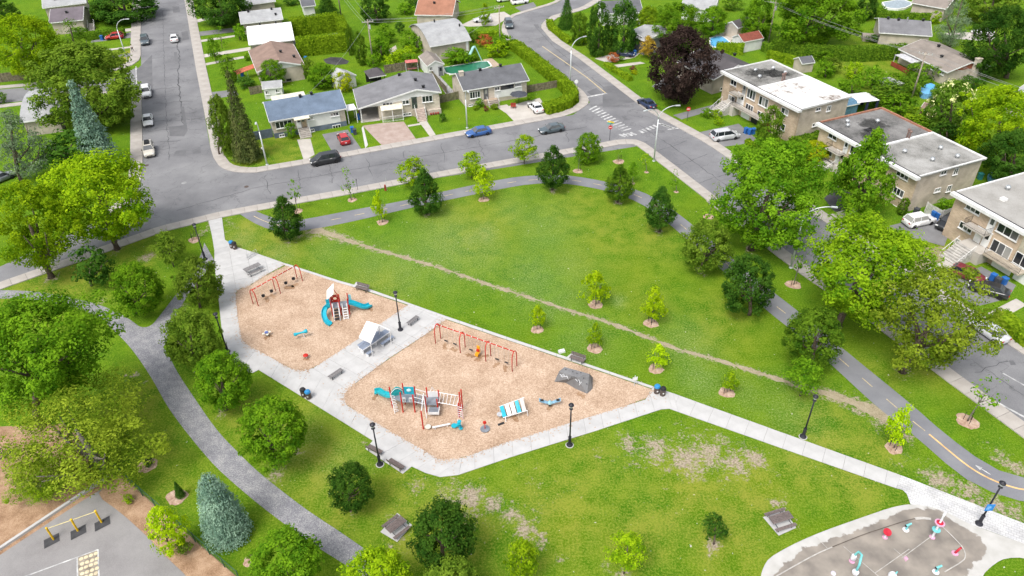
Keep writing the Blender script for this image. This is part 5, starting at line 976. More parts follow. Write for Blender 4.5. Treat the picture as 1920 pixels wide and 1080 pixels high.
# ---- the three brick triplexes
def triplex(label, A, Bq, he, far, brick, roofs, mid, dep=None, rim=FASC):
    h = House(label, A, Bq, he, far=far, depth_=dep, name='triplex', cat='apartment block', ov=.35); w, d, o = h.w, h.d, h.ov
    h.part('wall', B().box((w/2, o+.15, he/2-.05), (w-2*o, .3, he-.1)), brick); h.part('side_wall', B().box((w/2, d/2+.16, he/2-.05), (w-2*o-.01, d-2*o-.33, he-.1)), BRICK_S)
    h.flat(roofs[0], 0, w*mid, he); h.flat(roofs[1], w*mid+.02, w, he+.05)
    f = B(); f.box((w/2, -.05, he-.12), (w+.3, .8, .42)); h.part('fascia', f, FASC); h.part('drip_edge', B().box((w/2, .3, he+.11), (w+.32, .12, .08)), BLACK)
    return h
def stains(h, lst):
    for x, y, rx, ry, m in lst: h.part('roof_stain', B().box((x*h.w, y*h.d, h.he+.055), (rx*2, ry*2, .006)), m)
def roof_bits(h, spots, pipes=()):
    for x, y in spots: h.part('roof_turbine', B().lathe([(.14, 0), (.16, .25), (.32, .3), (.36, .48), (.25, .66), (.02, .72)], 10, (x*h.w, y*h.d, h.he+.02)), GALV)
    for x, y in pipes: h.part('roof_flue', B().cyl((x*h.w, y*h.d, h.he), (x*h.w, y*h.d, h.he+1.3), .13).lathe([(.22, 1.3), (.26, 1.45), (.12, 1.6)], 8, (x*h.w, y*h.d, h.he)), mat('rusty_flue', (.2, .13, .11), .6))
def balcony(h, px, w, z, dep=1.3, m=None):
    x, _ = h.loc(px); b = h.part('balcony', B().box((x, h.ov-dep/2, z-.08), (w, dep, .18)), m or YARDC); h.bar_rail([(x-w/2+.05, h.ov, z), (x-w/2+.05, h.ov-dep+.05, z), (x+w/2-.05, h.ov-dep+.05, z), (x+w/2-.05, h.ov, z)], par=b); return x
h = triplex('brick triplex with half white, half grey flat roof', (1354.3,133.2), (1500,207), 6.4, (1593.3,179.4), BRICK_T, (SH['gry'], SH['wht']), .47); roof_bits(h, [(.16, .42), (.3, .3), (.2, .72), (.34, .75)], [(.46, .5), (.45, .56)]); stains(h, [(.74, .62, 2.6, 2.2, ST_B), (.66, .5, 3.0, 3.4, ST_L), (.82, .72, 1.8, 2.0, ST_L), (.2, .45, 3.0, 3.6, ST_G), (.3, .7, 2.2, 2.4, ST_G)])
for a in [((1376,155), 1.6, 1.0, 2), ((1409,177), 2.2, 1.7, 3), ((1432,191), 2.3, 1.6, 3), ((1472,208.5), 1.7, 1.0, 2), ((1372,184.5), 1.8, 1.0, 2), ((1405,204.5), 2.0, 1.7, 3), ((1426,217), 1.7, 1.5, 2), ((1468.5,238), 1.0, 1.1, 1)]: h.window(*a)
for a in [((1534,204.5), 1.1, .6, 2), ((1553.5,203), .9, 1.0, 2), ((1527.5,233.5), 1.1, .6, 2)]: h.window(*a, face='R')
x = balcony(h, (1385,182), 2.6, 3.9); h.door((1395.5,171), .9, 2.0, GALV, z0=3.95); h.door((1384,196.5), .95, 2.1, z0=1.9); h.door((1390,199), .95, 2.1, z0=1.9); xb = balcony(h, (1407,222), 9.0, 1.9, 1.4); x0, _ = h.loc((1375,204)); h.steps(x0-.4, h.ov-1.5, 2.4, 1.85, 9, mat('pale_step', (.45, .43, .40), .9)); h.part('landing', B().box((x0, h.ov-.8, .9), (3.2, 1.6, 1.8)), YARDC)
for k in range(3): h.part('garage_door', B().box((x0+3.4+k*2.7, h.ov-.06, .85), (2.2, .1, 1.7)), (WFRAME, BLACK, mat('brown_door', (.16, .05, .03), .6))[k])
h = triplex('buff brick triplex with stepped grey flat roof behind the columnar maple', (1534.4,230.7), (1721.9,333.6), 5.9, (1840,293), BRICK_B, (SH['blk'], SH['gry']), .52); h.part('parapet', B().box((.1, h.d/2, h.he+.12), (.24, h.d-.6, .3)).box((h.w*.26, h.d-.24, h.he+.12), (h.w*.5, .26, .32)), mat('brick_parapet', (.36, .17, .11), .9)); h.part('party_wall', B().box((h.w*.53, h.d/2, h.he+.14), (.3, h.d-.5, .34)), FASC); roof_bits(h, [(.16, .22), (.1, .3), (.2, .62), (.68, .3), (.75, .72), (.86, .42), (.9, .72)], [(.5, .62), (.53, .6)]); stains(h, [(.76, .55, 3.4, 3.8, ST_G), (.64, .35, 2.0, 2.6, ST_G), (.88, .6, 2.2, 3.0, ST_G), (.2, .55, 2.6, 3.0, ST_G), (.36, .3, 2.4, 2.2, ST_G)])
for a in [((1562,255), 1.8, 1.0, 2), ((1606,283.5), 2.4, 1.6, 3), ((1693,327.5), 2.2, 1.05, 3), ((1556,285.7), 1.2, 1.2, 1), ((1685,360), 1.9, 1.15, 3), ((1679,391), 1.2, .8, 2)]: h.window(*a)
for a in [((1769,323.5), 1.2, .65, 2), ((1792,321), .9, 1.05, 2), ((1757.5,356), 1.2, .65, 2), ((1779,353), .9, 1.05, 2)]: h.window(*a, face='R')
x = balcony(h, (1571,284), 3.0, 3.3); h.door((1587.5,272), .9, 2.0, z0=3.4); h.door((1569,304), .95, 2.1, z0=1.2); h.door((1577,303), .9, 2.0, STUCCO, z0=1.2); h.steps(x-.6, h.ov-.6, 2.4, 1.2, 6, mat('pale_step', (.45, .43, .40), .9)); h.part('landing', B().box((x, h.ov-.4, .6), (4.5, .9, 1.2)), YARDC)
h = triplex('tan brick triplex with long balcony at the right edge', (1788.3,361), (1924,436), 6.6, None, BRICK_T, (SH['tan'], SH['tan']), .97, dep=14); roof_bits(h, [(.22, .5)], []); w = h.w
h.part('skylight', B().box((.38*w, 4.2, h.he+.15), (.7, .7, .35)), WFRAME)
for a in [((1825.6,391), 2.2, 1.0, 3), ((1891.4,432), 3.0, 1.7, 3), ((1811.2,426), 2.0, 1.0, 3), ((1877,467), 2.8, 1.7, 3), ((1916,488), 2.0, 1.7, 2), ((1797,453.6), .9, .8, 1)]: h.window(*a)
x = balcony(h, (1839,428), 3.3, 3.9, 1.4); h.door((1861.7,416), .95, 2.1, z0=3.95); h.door((1835,442), 1.0, 2.2, z0=1.75); h.door((1849.5,449), 1.0, 2.2, z0=1.75); xs, _ = h.loc((1832,462)); h.part('landing', B().box((xs+.3, h.ov-1.0, .86), (3.4, 2.0, 1.72)), YARDC); h.steps(xs-.2, h.ov-2.0, 2.6, 1.7, 8, mat('pale_step', (.45, .43, .40), .9)); xe = w+2
bl = h.part('balcony', B().box(((xs+2+xe)/2, h.ov-.75, 1.72), (xe-xs-2, 1.5, .28)), mat('tan_deck', (.44, .38, .30), .9)); h.bar_rail([(xs+2.05, h.ov-1.45, 1.86), (xe-.1, h.ov-1.45, 1.86)], par=bl)
for k in range(2): h.part('garage_door', B().box((xs+4.1+k*3.2, h.ov-.06, .8), (2.7, .1, 1.6)), WFRAME)
# ---- fences and pools
WOODF = mat('fence_wood', (.20, .165, .12), .95, var=.35, scale=3); 
def fence(label, pts, h, m, bw=.16, gap=.02, name='fence'):
    A = resample(GP(pts), bw+gap); c0 = A[0]; T = thing(name, label, 'fence', tuple(c0)); b = B()
    for i in range(len(A)-1):
        p = (A[i]+A[i+1])/2-c0; d = A[i+1]-A[i]; b.box((p.x, p.y, h/2+rng.uniform(-.03, .03)), (bw, .03, h), math.atan2(d.y, d.x))
    o = ob('boards', b, m, T); o['kind'] = 'stuff'; r = B(); Q = resample(GP(pts), 2.4)
    for a, q in zip(Q[:-1], Q[1:]):
        d = q-a; n = Vector((-d.y, d.x, 0)).normalized()*.05
        for z in (.3, h-.25): ob('rail', B().box(((a+q)/2-c0+n+Vector((0, 0, z)))[:], (d.length, .04, .09), math.atan2(d.y, d.x)), m, T)
    for a in Q: ob('post', B().box((a.x-c0.x, a.y-c0.y, h/2), (.1, .1, h+.1), 0), m, T)
fence('weathered wooden fence along the branch road at the left', [(-20,157),(60,148),(128,135)], 1.9, WOODF)
fence('wooden fence between the carport house and the stone bed', [(822,194),(860,186)], 1.6, mat('green_wood', (.19, .18, .11), .95, var=.3)); fence('wooden fence beside the small cedar hedge lawn', [(988,174),(1050,163)], 1.5, WOODF); fence('garden fence behind the gazebo and vegetable patch', [(722,138),(790,127),(800,124)], 1.8, WOODF)
fence('wooden fence between carport house and pool shed', [(806,140),(838,176)], 1.5, WOODF); fence('wooden fence left of the small white shed', [(470,178),(492,174)], 1.6, WOODF); fence('white picket fence with wavy top between the two nearer triplexes', [(1733,398),(1760,414),(1792,405)], 1.7, mat('picket_white', (.60, .59, .57), .8), .14, .06)
def ironfence(): pass
wt = bpy.data.materials.new('pool_water'); wt.use_nodes = True; p_ = wt.node_tree.nodes['Principled BSDF']; p_.inputs['Base Color'].default_value = (.03, .17, .10, 1); p_.inputs['Roughness'].default_value = .12
wb = bpy.data.materials.new('pool_water_blue'); wb.use_nodes = True; p_ = wb.node_tree.nodes['Principled BSDF']; p_.inputs['Base Color'].default_value = (.12, .42, .72, 1); p_.inputs['Roughness'].default_value = .1
def pool(label, pts, water, rim=.3, h=.12, coping=None, nm='swimming_pool'):
    W = smooth_pts(GP(pts)+[G(*pts[0])], 1); c = sum(W, Vector())/len(W); T = thing(nm, label, 'pool', tuple(c)); cop = B(); n = len(W)
    O = [c+(p-c)*(1+rim/max((p-c).length, .5)) for p in W]
    for i in range(n-1): cop.prism([W[i]-c, W[i+1]-c, O[i+1]-c, O[i]-c], 0, h)
    ob('coping', cop, coping or WFRAME, T); ob('water', B().sheet([p-c for p in W[:-1]], h-.06), water, T)
pool('green-watered rectangular pool behind the grey bungalow', [(832,127),(872,121),(912,114),(918,121),(921,126),(870,137),(838,140)], wt)
ground_slab('pool_deck', [(905,112),(922,109),(938,122),(925,127)], mat('deck_board', (.42, .33, .25), .9), .03); pool('kidney-shaped blue pool beside the purple maple', [(1332,72),(1348,67),(1358,71),(1368,80),(1366,86),(1350,89),(1332,88)], wb); pool('blue round pool under the flowering tree', [(1726,172),(1740,164),(1752,170),(1752,182),(1734,186),(1724,182)], wb, .15, 1.0, mat('pool_wall', (.15, .35, .6), .5)); pool('small blue wading pool behind the last triplex', [(1852,332),(1862,328),(1869,331),(1866,341),(1853,342)], wb, .12, .6, mat('pool_wall2', (.2, .45, .7), .5)); pool('covered pool at the top right corner', [(1655,8),(1690,2),(1712,10),(1690,20),(1660,18)], mat('pool_cover', (.30, .36, .40), .5), .3, .5)
g0 = G(890,114); T = thing('pool_slide', 'pale turquoise slide arching over the green pool', 'slide', tuple(g0)); cu = [(-1.6, -.6, .1), (-1.3, -.4, .5), (-.8, -.2, 1.7), (-.2, 0, 2.9), (.15, 0, 3.1)]; ob('chute', B().tube(cu, [.35, .35, .33, .3, .25], 8), mat('slide_aqua', (.35, .62, .62), .4), T, True); ob('ladder', B().tube([(.2, 0, 3.1), (.7, 0, 2.0), (1.5, 0, 0)], .07, 6).tube([(.2, .5, 3.1), (.7, .5, 2.0), (1.5, .5, 0)], .07, 6), mat('slide_aqua', (.35, .62, .62)), T)
# ================================================================== cars
def paint(name, c): 
    m = mat(name, c, .28, var=.05, spec=.5); m.node_tree.nodes['Principled BSDF'].inputs['Coat Weight'].default_value = .5; return m
PAINT = {'red': paint('paint_red', (.42, .02, .025)), 'white': paint('paint_white', (.74, .74, .74)), 'blue': paint('paint_blue', (.03, .10, .30)), 'navy': paint('paint_navy', (.02, .035, .085)), 'black': paint('paint_black', (.018, .019, .022)), 'silver': paint('paint_silver', (.50, .51, .53)), 'grey': paint('paint_grey', (.16, .175, .19)), 'beige': paint('paint_beige', (.58, .54, .47)), 'slate': paint('paint_slate', (.075, .10, .115)), 'wine': paint('paint_wine', (.17, .02, .03))}
TYRE = mat('tyre', (.018, .018, .019), .85, var=.1); RIM = mat('wheel_rim', (.45, .46, .47), .35, metal=.7, var=.1); HEADL = mat('headlamp', (.75, .76, .76), .15, var=.05); TAILL = mat('tail_lamp', (.40, .015, .02), .25, var=.05); PLATE = mat('plate', (.7, .72, .75), .5)
CT = {  # length, width, height, bonnet front z, belt z, stations of the cabin (windscreen base, roof front, roof rear, rear glass base) along +x = front
 'sedan': (4.6, 1.80, 1.44, .72, .92, (.95, .25, -1.15, -1.75), 1.02), 'hatch': (4.1, 1.76, 1.50, .78, .95, (.95, .30, -1.45, -1.95), .98), 'suv': (4.6, 1.88, 1.72, .92, 1.08, (1.05, .45, -1.75, -2.18), 1.1), 'van': (5.0, 1.98, 1.76, .90, 1.08, (1.55, .65, -2.0, -2.42), 1.1)}
_cars = {}
def loft(b, secs):
    n = len(secs[0]); k = len(b.v)
    for s in secs: b.v += s
    for i in range(len(secs)-1):
        for j in range(n): b.f.append((k+i*n+j, k+i*n+(j+1) % n, k+(i+1)*n+(j+1) % n, k+(i+1)*n+j))
    b.f.append(tuple(k+j for j in range(n-1, -1, -1))); b.f.append(tuple(k+(len(secs)-1)*n+j for j in range(n)))
def make_car(kind):
    L, W, H, zb, zt, (x1, x2, x3, x4), zr = CT[kind]; hl = L/2; hw = W/2; b = B(); secs = []
    for x, wf, top, bot in ((-hl, .80, zr*.82, .38), (-hl+.10, .92, zr*.97, .28), (-hl+.5, .985, zr, .22), (x4, 1, zr if kind == 'sedan' else zt, .2), (-.4, 1, zt, .2), (x1-.1, 1, zt, .2), (x1+.25, 1, zt*.98, .2), (hl-.55, .98, zb+.06, .22), (hl-.14, .90, zb-.06, .27), (hl, .74, zb-.22, .36)):
        w = hw*wf; secs.append([(x, -w*.9, bot), (x, -w, bot+.16), (x, -w, top-.16), (x, -w*.90, top-.02), (x, -w*.5, top+.015), (x, w*.5, top+.015), (x, w*.90, top-.02), (x, w, top-.16), (x, w, bot+.16), (x, w*.9, bot)])
    loft(b, secs); g = B(); w0, w1 = hw*.89, hw*.70
    loft(g, [[(x4, -w0, zt-.04), (x4, w0, zt-.04), (x4+.02, w0*.98, zt+.02), (x4+.02, -w0*.98, zt+.02)], [(x3, -w0, zt-.04), (x3, w0, zt-.04), (x3, w1, H-.05), (x3, -w1, H-.05)], [(x2, -w0, zt-.04), (x2, w0, zt-.04), (x2, w1, H-.04), (x2, -w1, H-.04)], [(x1, -w0, zt-.04), (x1, w0, zt-.04), (x1-.02, w0*.98, zt+.02), (x1-.02, -w0*.98, zt+.02)]])
    r = B(); r.v = [(x3-.06, -w1-.03, H-.08), (x3-.06, w1+.03, H-.08), (x2+.06, w1+.03, H-.07), (x2+.06, -w1-.03, H-.07), (x3+.08, -w1*.8, H), (x3+.08, w1*.8, H), (x2-.12, w1*.8, H+.01), (x2-.12, -w1*.8, H+.01)]; r.f = [(0, 3, 7, 4), (3, 2, 6, 7), (2, 1, 5, 6), (1, 0, 4, 5), (4, 7, 6, 5), (0, 1, 2, 3)]
    for s in (-1, 1):
        for xa, xb in ((x1, x2), (x4, x3)): r.tube([(xa, s*w0, zt), (xb, s*(w1+.01), H-.06)], .045, 4)
        xm = (x2+x3)/2+.1; r.tube([(xm, s*w0*1.005, zt), (xm, s*(w1+.01), H-.07)], .04, 4)
        if kind in ('suv', 'van'): r.tube([(xm-1.15, s*w0*1.005, zt), (xm-1.15, s*(w1+.01), H-.07)], .04, 4)
    def wheel(s): return B().cyl((0, 0, 0), (0, .22*s, 0), .33, n=14)
    me = {'body': (b, None, True), 'window_glass': (g, GLASS, False), 'roof_panel': (r, None, False)}
    T = bpy.data.objects.new('car_proto', None); parts = []
    for k, (bb, m, sm) in me.items():
        md = bpy.data.meshes.new(k); md.from_pydata(bb.v, [], bb.f); md.update(); md.materials.append(m or PAINT['grey'])
        if sm: md.polygons.foreach_set('use_smooth', [True]*len(md.polygons))
        parts.append((k, md, m is None, (0, 0, 0), None))
    ty = B().lathe([(.2, -.1), (.31, -.11), (.34, -.06), (.34, .06), (.31, .11), (.2, .1)], 14); ty.v = [(x, z, y) for x, y, z in ty.v]; rm = B().cyl((0, -.095, 0), (0, .095, 0), .21, n=10)
    tm = bpy.data.meshes.new('wheel'); tm.from_pydata(ty.v, [], ty.f); tm.materials.append(TYRE); r2 = bpy.data.meshes.new('rim'); r2.from_pydata(rm.v, [], rm.f); r2.materials.append(RIM)
    for x in (hl-.88, -hl+.86):
        for s in (-1, 1): parts.append(('wheel', tm, False, (x, s*(hw-.10), .34), r2))
    def bxm(n, d, m):
        q = B().box((0, 0, 0), d); md = bpy.data.meshes.new(n); md.from_pydata(q.v, [], q.f); md.materials.append(m); return md
    hm = bxm('headlight', (.22, .36, .13), HEADL); tl = bxm('tail_light', (.14, .32, .17), TAILL); pl = bxm('number_plate', (.03, .32, .14), PLATE); mr = bxm('side_mirror', (.16, .2, .13), BLACK); bp = bxm('bumper_grille', (.06, W*.5, .16), BLACK)
    for s in (-1, 1): parts += [('headlight', hm, False, (hl-.10, s*hw*.64, zb-.14), None), ('tail_light', tl, False, (-hl+.05, s*hw*.68, zr*.78), None), ('side_mirror', mr, False, (x1-.25, s*(hw+.06), zt+.05), None)]
    parts += [('number_plate', pl, False, (-hl-.0, 0, zr*.62), None), ('bumper_grille', bp, False, (hl-.01, 0, .48), None)]
    return parts
def car(kind, col, label, at, to, name='car', cat='car', z=.02):
    if kind not in _cars: _cars[kind] = make_car(kind)
    g = G(*at); q = G(*to); a = math.atan2(q.y-g.y, q.x-g.x); T = thing(name, label, cat, (g.x, g.y, z), a)
    for n, me, tint, loc, sub in _cars[kind]:
        o = bpy.data.objects.new(n, me); C.objects.link(o); o.parent = T; o.location = loc
        if tint: o.material_slots[0].link = 'OBJECT'; o.material_slots[0].material = PAINT[col]
        if sub: d = bpy.data.objects.new('rim', sub); C.objects.link(d); d.parent = o
    return T
for q in [
 ('hatch','red','red hatchback in the driveway by the side street lamp',(216,73),(190,76)), ('suv','slate','dark slate car parked at the top of the side street',(273,81),(275,110)), ('sedan','white','white sedan driving away up the side street',(328,76),(326,45)),
 ('suv','white','white tall car parked beside the olive tree',(276,178),(278,215)), ('sedan','white','white low sedan parked behind the tall white car on the side street',(279,231),(281,270)), ('suv','beige','beige car with a dark roof box near the corner',(281,287),(285,320)),
 ('van','black','black minivan parked before the blue-roofed bungalow',(611,305),(575,312)), ('hatch','red','red car parked in the driveway of the blue-roofed bungalow',(645,265),(632,240)), ('sedan','blue','bright blue sedan parked at the lawn of the grey bungalow',(897,253),(860,260)),
 ('sedan','slate','dark grey car driving along the cross street',(1034,247),(1000,253)), ('sedan','white','white sedan in the concrete driveway beside the hedge',(1004,206),(988,190)), ('sedan','navy','navy sedan waiting at the kerb beside the purple maple',(1212,199),(1190,185)),
 ('van','silver','silver minivan in the first triplex driveway',(1358,260),(1395,255)), ('suv','white','white crossover in the driveway beside the blue bins',(1721,420),(1765,411)), ('suv','black','black car half hidden behind the last triplex corner',(1776,424),(1755,438)),
 ('hatch','wine','dark red car under the balcony behind the olive street tree',(1812,521),(1845,534)), ('sedan','black','black car beside the last triplex garage steps',(1851,549),(1822,540)), ('sedan','silver','silver sedan parked beside the rounded hedge',(1851,627),(1812,600)),
 ('sedan','silver','silver car in the driveway by the terracotta roof',(905,41),(880,42)), ('suv','slate','dark car at the kerb inside the street bend',(954,50),(958,62)), ('hatch','navy','dark blue car parked before the porch house',(1172,105),(1196,107)),
 ('suv','white','white car in the far driveway at the top edge',(974,7),(1000,4)), ('sedan','white','white sedan at the far driveway on the right',(1841,65),(1815,60)), ('suv','white','white car at the very top edge by the lime driveway tree',(946,2),(920,6)), ('hatch','grey','grey car at the left edge beside the spreading pine',(6,338),(30,328))]: car(*q)
bt = [o for o in C.objects if o.get('label', '').startswith('beige car')][0]; ob('roof_box', B().box((-.5, 0, 1.86), (1.5, .9, .3), taper=.85), BLACK, bt)
# ================================================================== lamps, poles, wires, signs, bins, benches, tables
LAMPB = mat('lamp_black', (.022, .022, .030), .45, var=.1); PALE = mat('lamp_pale', (.60, .63, .64), .4, var=.08, metal=.3); WOODP = mat('pole_wood', (.34, .29, .24), .9, var=.25, scale=4); LENS = mat('lamp_lens', (.5, .52, .55), .2)
def park_lamp(label, base, ty=None):
    g = G(*base); h = 5.9; T = thing('park_lamp', label, 'lamp post', tuple(g), 0, 'black park lamps')
    ob('base', B().lathe([(.34, 0), (.34, .12), (.24, .25), (.16, .4), (.15, 1.15), (.18, 1.2), (.12, 1.32)], 12), LAMPB, T, False); ob('pole', B().cyl((0, 0, 1.2), (0, 0, h-.75), .085, .07, 10), LAMPB, T, True)
    hd = ob('lantern', B().lathe([(.08, h-.8), (.2, h-.7), (.13, h-.62), (.13, h-.5)], 12), LAMPB, T); ob('cap', B().lathe([(.28, h-.2), (.26, h-.12), (.13, h-.04), (.03, h+.03)], 14), LAMPB, hd); ob('lens', B().lathe([(.13, h-.5), (.22, h-.22), (.22, h-.2)], 12), LENS, hd); ob('footing', B().lathe([(.42, -.05), (.42, .03)], 14), CONC, T); return T
for a in [('black park lamp by the two benches on the south walkway',(712.5,871)), ('black park lamp on the lawn edge of the southeast walkway',(1068,834.5)), ('black park lamp beside the straight east walkway',(1505.5,819)), ('black park lamp with blue panel on the paver path',(1835,982.5)), ('black park lamp on the central plaza by the shade table',(751,619)), ('black park lamp behind the bench on the west walkway',(427,660)), ('black park lamp beside the plaza entrance path',(385,487))]: T = park_lamp(*a)
lp = [o for o in C.objects if 'blue panel' in o.get('label', '')][0]; BLUES = mat('blue_panel', (.02, .22, .62), .5); 
pn = ob('blue_panel', B().box((0, -.14, 2.55), (.72, .05, .85)), BLUES, lp); ob('panel_print', B().box((-.12, -.175, 2.7), (.34, .012, .05)).box((-.1, -.175, 2.55), (.4, .012, .05)).box((-.15, -.175, 2.4), (.28, .012, .05)), mat('pale_blue_print', (.35, .6, .85), .5), pn)
def street_lamp(label, base, arms, h=9.6):
    g = G(*base); T = thing('street_lamp', label, 'street lamp', tuple(g), 0, 'pale curved street lamps'); ob('pole', B().cyl((0, 0, 0), (0, 0, h-2.2), .13, .085, 10).cyl((0, 0, 0), (0, 0, .1), .26, n=8), PALE, T, True)
    for to, ln in arms:
        q = G(*to)-g; q.z = 0; q.normalize(); pts = [(q.x*ln*(1-math.cos(t)), q.y*ln*(1-math.cos(t)), h-2.2+2.2*math.sin(t)) for t in [i*math.pi/2/8 for i in range(9)]]; a = ob('arm', B().tube(pts, [.08-.003*i for i in range(9)], 7), PALE, T, True)
        e = Vector(pts[-1]); ob('lamp_head', B().box((0, 0, 0), (.75, .26, .13), math.atan2(q.y, q.x), Matrix.Translation(e+q*.3)), PALE, a)
street_lamp('pale double-armed street lamp at the crosswalk corner', (1226,302), [((1270,300), 2.6), ((1175,320), 2.6)]); street_lamp('pale curved street lamp between the tall street trees', (1482.5,502), [((1570,510), 3.0)]); street_lamp('pale street lamp at the branch road corner', (241,119), [((300,118), 2.6)]); street_lamp('pale street lamp behind the long corner hedge', (1069,163), [((1130,150), 2.6)]); street_lamp('pale street lamp on the lawn before the grey bungalow', (876,240), [((892,262), 1.6)], 7.6); street_lamp('pale street lamp on the corner lawn by the tall spruce', (501,309), [((499,340), 1.4)], 8.2)
WIRE = mat('wire', (.30, .30, .30), .6)
POLES = {}
def pole(label, base, h, arm=True, rz=0.0, key=None):
    g = G(*base); T = thing('utility_pole', label, 'utility pole', tuple(g), rz, 'wooden utility poles'); ob('mast', B().cyl((0, 0, 0), (0, 0, h), .17, .11, 9), WOODP, T, True)
    if arm: ca = ob('crossarm', B().box((0, 0, h-.5), (2.4, .12, .14)), mat('crossarm', (.45, .42, .38), .9), T); [ob('insulator', B().cyl((x, 0, h-.43), (x, 0, h-.2), .06, n=6), PALE, ca) for x in (-1.1, -.5, .5, 1.1)]
    ob('transformer', B().cyl((.28, 0, h-2.0), (.28, 0, h-1.2), .2, n=10), PALE, T) if key in ('a', 'd') else None
    POLES[key] = g+Vector((0, 0, h-.3)); return T
pole('utility pole with crossarm beside the cedar columns', (700,121), 9.6, key='a', rz=.3); pole('utility pole by the driveway at the street bend', (938,92), 9.6, key='b', rz=.5); pole('utility pole behind the cream blossom tree', (1707.5,189), 9.4, key='c', rz=-.6); pole('utility pole beside the big green tree, top right', (1440,82), 9.4, key='d', rz=-.6); pole('utility pole at the top edge behind the hedge', (640,32), 9.4, key='e', rz=.4)
def wire(label, a, b, off, sag=.7):
    o = Vector((0, 0, 0)); d = (b-a); n = Vector((-d.y, d.x, 0)).normalized()*off; pts = [a.lerp(b, t)+n-Vector((0, 0, sag*4*t*(1-t))) for t in [i/14 for i in range(15)]]; c = a
    t = ob('power_line', B().tube([p-c for p in pts], .022, 4), WIRE, loc=tuple(c)); tag(t, label, 'wire', 'overhead power lines')
far1 = POLES['e']+(POLES['e']-POLES['a'])*.9; far2 = POLES['d']+(POLES['d']-POLES['c'])*.8; far3 = POLES['c']+(POLES['c']-POLES['d'])*.8
for i, f in enumerate((-1.1, .5, 1.1)):
    s = ('outer', 'middle', 'inner')[i]
    for (k1, k2, l) in (('a', 'b', 'from the cedar columns to the street bend'), ('a', 'e', 'over the clipped terrace hedges'), ('c', 'd', 'over the back lawns of the triplexes')): wire(f'{s} overhead wire running {l}', POLES[k1], POLES[k2], f)
    wire(f'{s} overhead wire leaving the frame above the big green tree', POLES['d'], far2, f); wire(f'{s} overhead wire running past the chimney house to the right edge', POLES['c'], far3, f); wire(f'{s} overhead wire leaving the frame at the top centre', POLES['e'], far1, f)
wire('service wire from the pole at the cedars to the blue-roofed bungalow', POLES['a'], G(560,190,4.5), 0, 1.2); wire('service wire from the bend pole to the arched-roof house', POLES['b'], G(865,70,4.5), 0, .8)
SIGNR = mat('sign_red', (.55, .03, .03), .5); SIGNW = mat('sign_white', (.72, .72, .72), .5)
def sign(label, base, h, plates, name='street_sign'):
    g = G(*base); T = thing(name, label, 'sign', tuple(g)); ob('post', B().cyl((0, 0, 0), (0, 0, h), .04, n=6), PALE if 'red' not in label else LAMPB, T)
    for nm, z, r, m, n, rz, edge in plates:
        if n: o = ob(nm, B().cyl((0, -.05, z), (0, -.08, z), r, n=n), m, T)
        else: o = ob(nm, B().box((0, -.06, z), (r*2, .03, .22), rz), m, T)
        if edge: ob('plate_band', B().box((0, -.09, z), (r*1.3, .012, r*.28)), SIGNW, o)
sign('red stop sign on the verge before the first triplex', (1288,227), 2.6, [('plate', 2.35, .42, SIGNR, 8, 0, True)]); sign('stop sign seen from behind at the long hedge corner', (1080,173), 2.5, [('plate', 2.2, .4, SIGNW, 8, 0, False)])
sign('corner post with coloured street-name plates and red sign', (1143,263), 3.6, [('plate', 2.45, .36, SIGNR, 8, 0, True), ('name_plate', 3.2, .6, mat('sign_green', (.10, .45, .35), .5), 0, .2, False), ('name_plate', 3.45, .6, mat('sign_yellow', (.75, .55, .05), .5), 0, -.5, False)])
sign('small parking sign on the corner lawn lamp', (499,306), 3.0, [('plate', 2.8, .22, SIGNW, 12, 0, False), ('plate_dot', 2.8, .12, SIGNR, 10, 0, False)]); sign('white notice panel at the playground kerb', (1189,724), 1.6, [('panel', 1.3, .28, SIGNW, 0, .2, False), ('panel', 1.05, .28, SIGNW, 0, .2, False)])
g = G(723,357); T = thing('hydrant_marker', 'small red utility box with post on the park verge', 'utility box', tuple(g)); ob('box', B().box((0, 0, .45), (.3, .3, .9), taper=.8).lathe([(.14, .9), (.1, 1.02), (.02, 1.08)], 8), mat('dull_red', (.30, .05, .03), .6), T); ob('marker_post', B().cyl((.25, 0, 0), (.25, 0, 2.2), .025, n=5), PALE, T)
g = G(671,357); 
for l, p in (('thin black post beside the sparse street sapling', (671,357)), ('thin black post at the sidewalk under the lime maple', (232,446)), ('thin black post by the forked maple trunk', (96,503))):
    g = G(*p); tag(ob('marker_post', B().cyl((0, 0, 0), (0, 0, 2.0), .035, n=5).box((0, 0, 1.9), (.12, .05, .3)), LAMPB, loc=tuple(g)), l, 'post')
# ---- bins
BROWN = mat('bin_brown', (.10, .075, .065), .7); BINB = mat('bin_blue', (.03, .22, .48), .45); CART = mat('cart_blue', (.025, .13, .42), .45); CARTK = mat('cart_grey', (.06, .065, .075), .5)
def litter(label, p, lid):
    g = G(*p); T = thing('litter_bin', label, 'bin', tuple(g), 0, 'paired park litter bins'); ob('body', B().lathe([(.26, .0), (.30, .1), (.32, .8), (.30, .9)], 12), BROWN, T); ob('lid', B().lathe([(.33, .9), (.34, 1.02), (.26, 1.16), (.08, 1.22)], 12), lid, T); ob('label_plate', B().box((0, -.32, .55), (.16, .02, .16)), SIGNW, T)
for l, p, m in (('brown litter bin with blue lid at the plaza corner',(436,465),BINB), ('brown litter bin with black lid at the plaza corner',(441.5,467),BLACK), ('brown litter bin with black lid on the southwest walkway',(570.5,743),BLACK), ('brown litter bin with blue lid on the southwest walkway',(579.5,747),BINB), ('brown litter bin with blue lid at the east walkway bend',(1231,737),BINB), ('brown litter bin with black lid at the east walkway bend',(1242,741),BLACK)): litter(l, p, m)
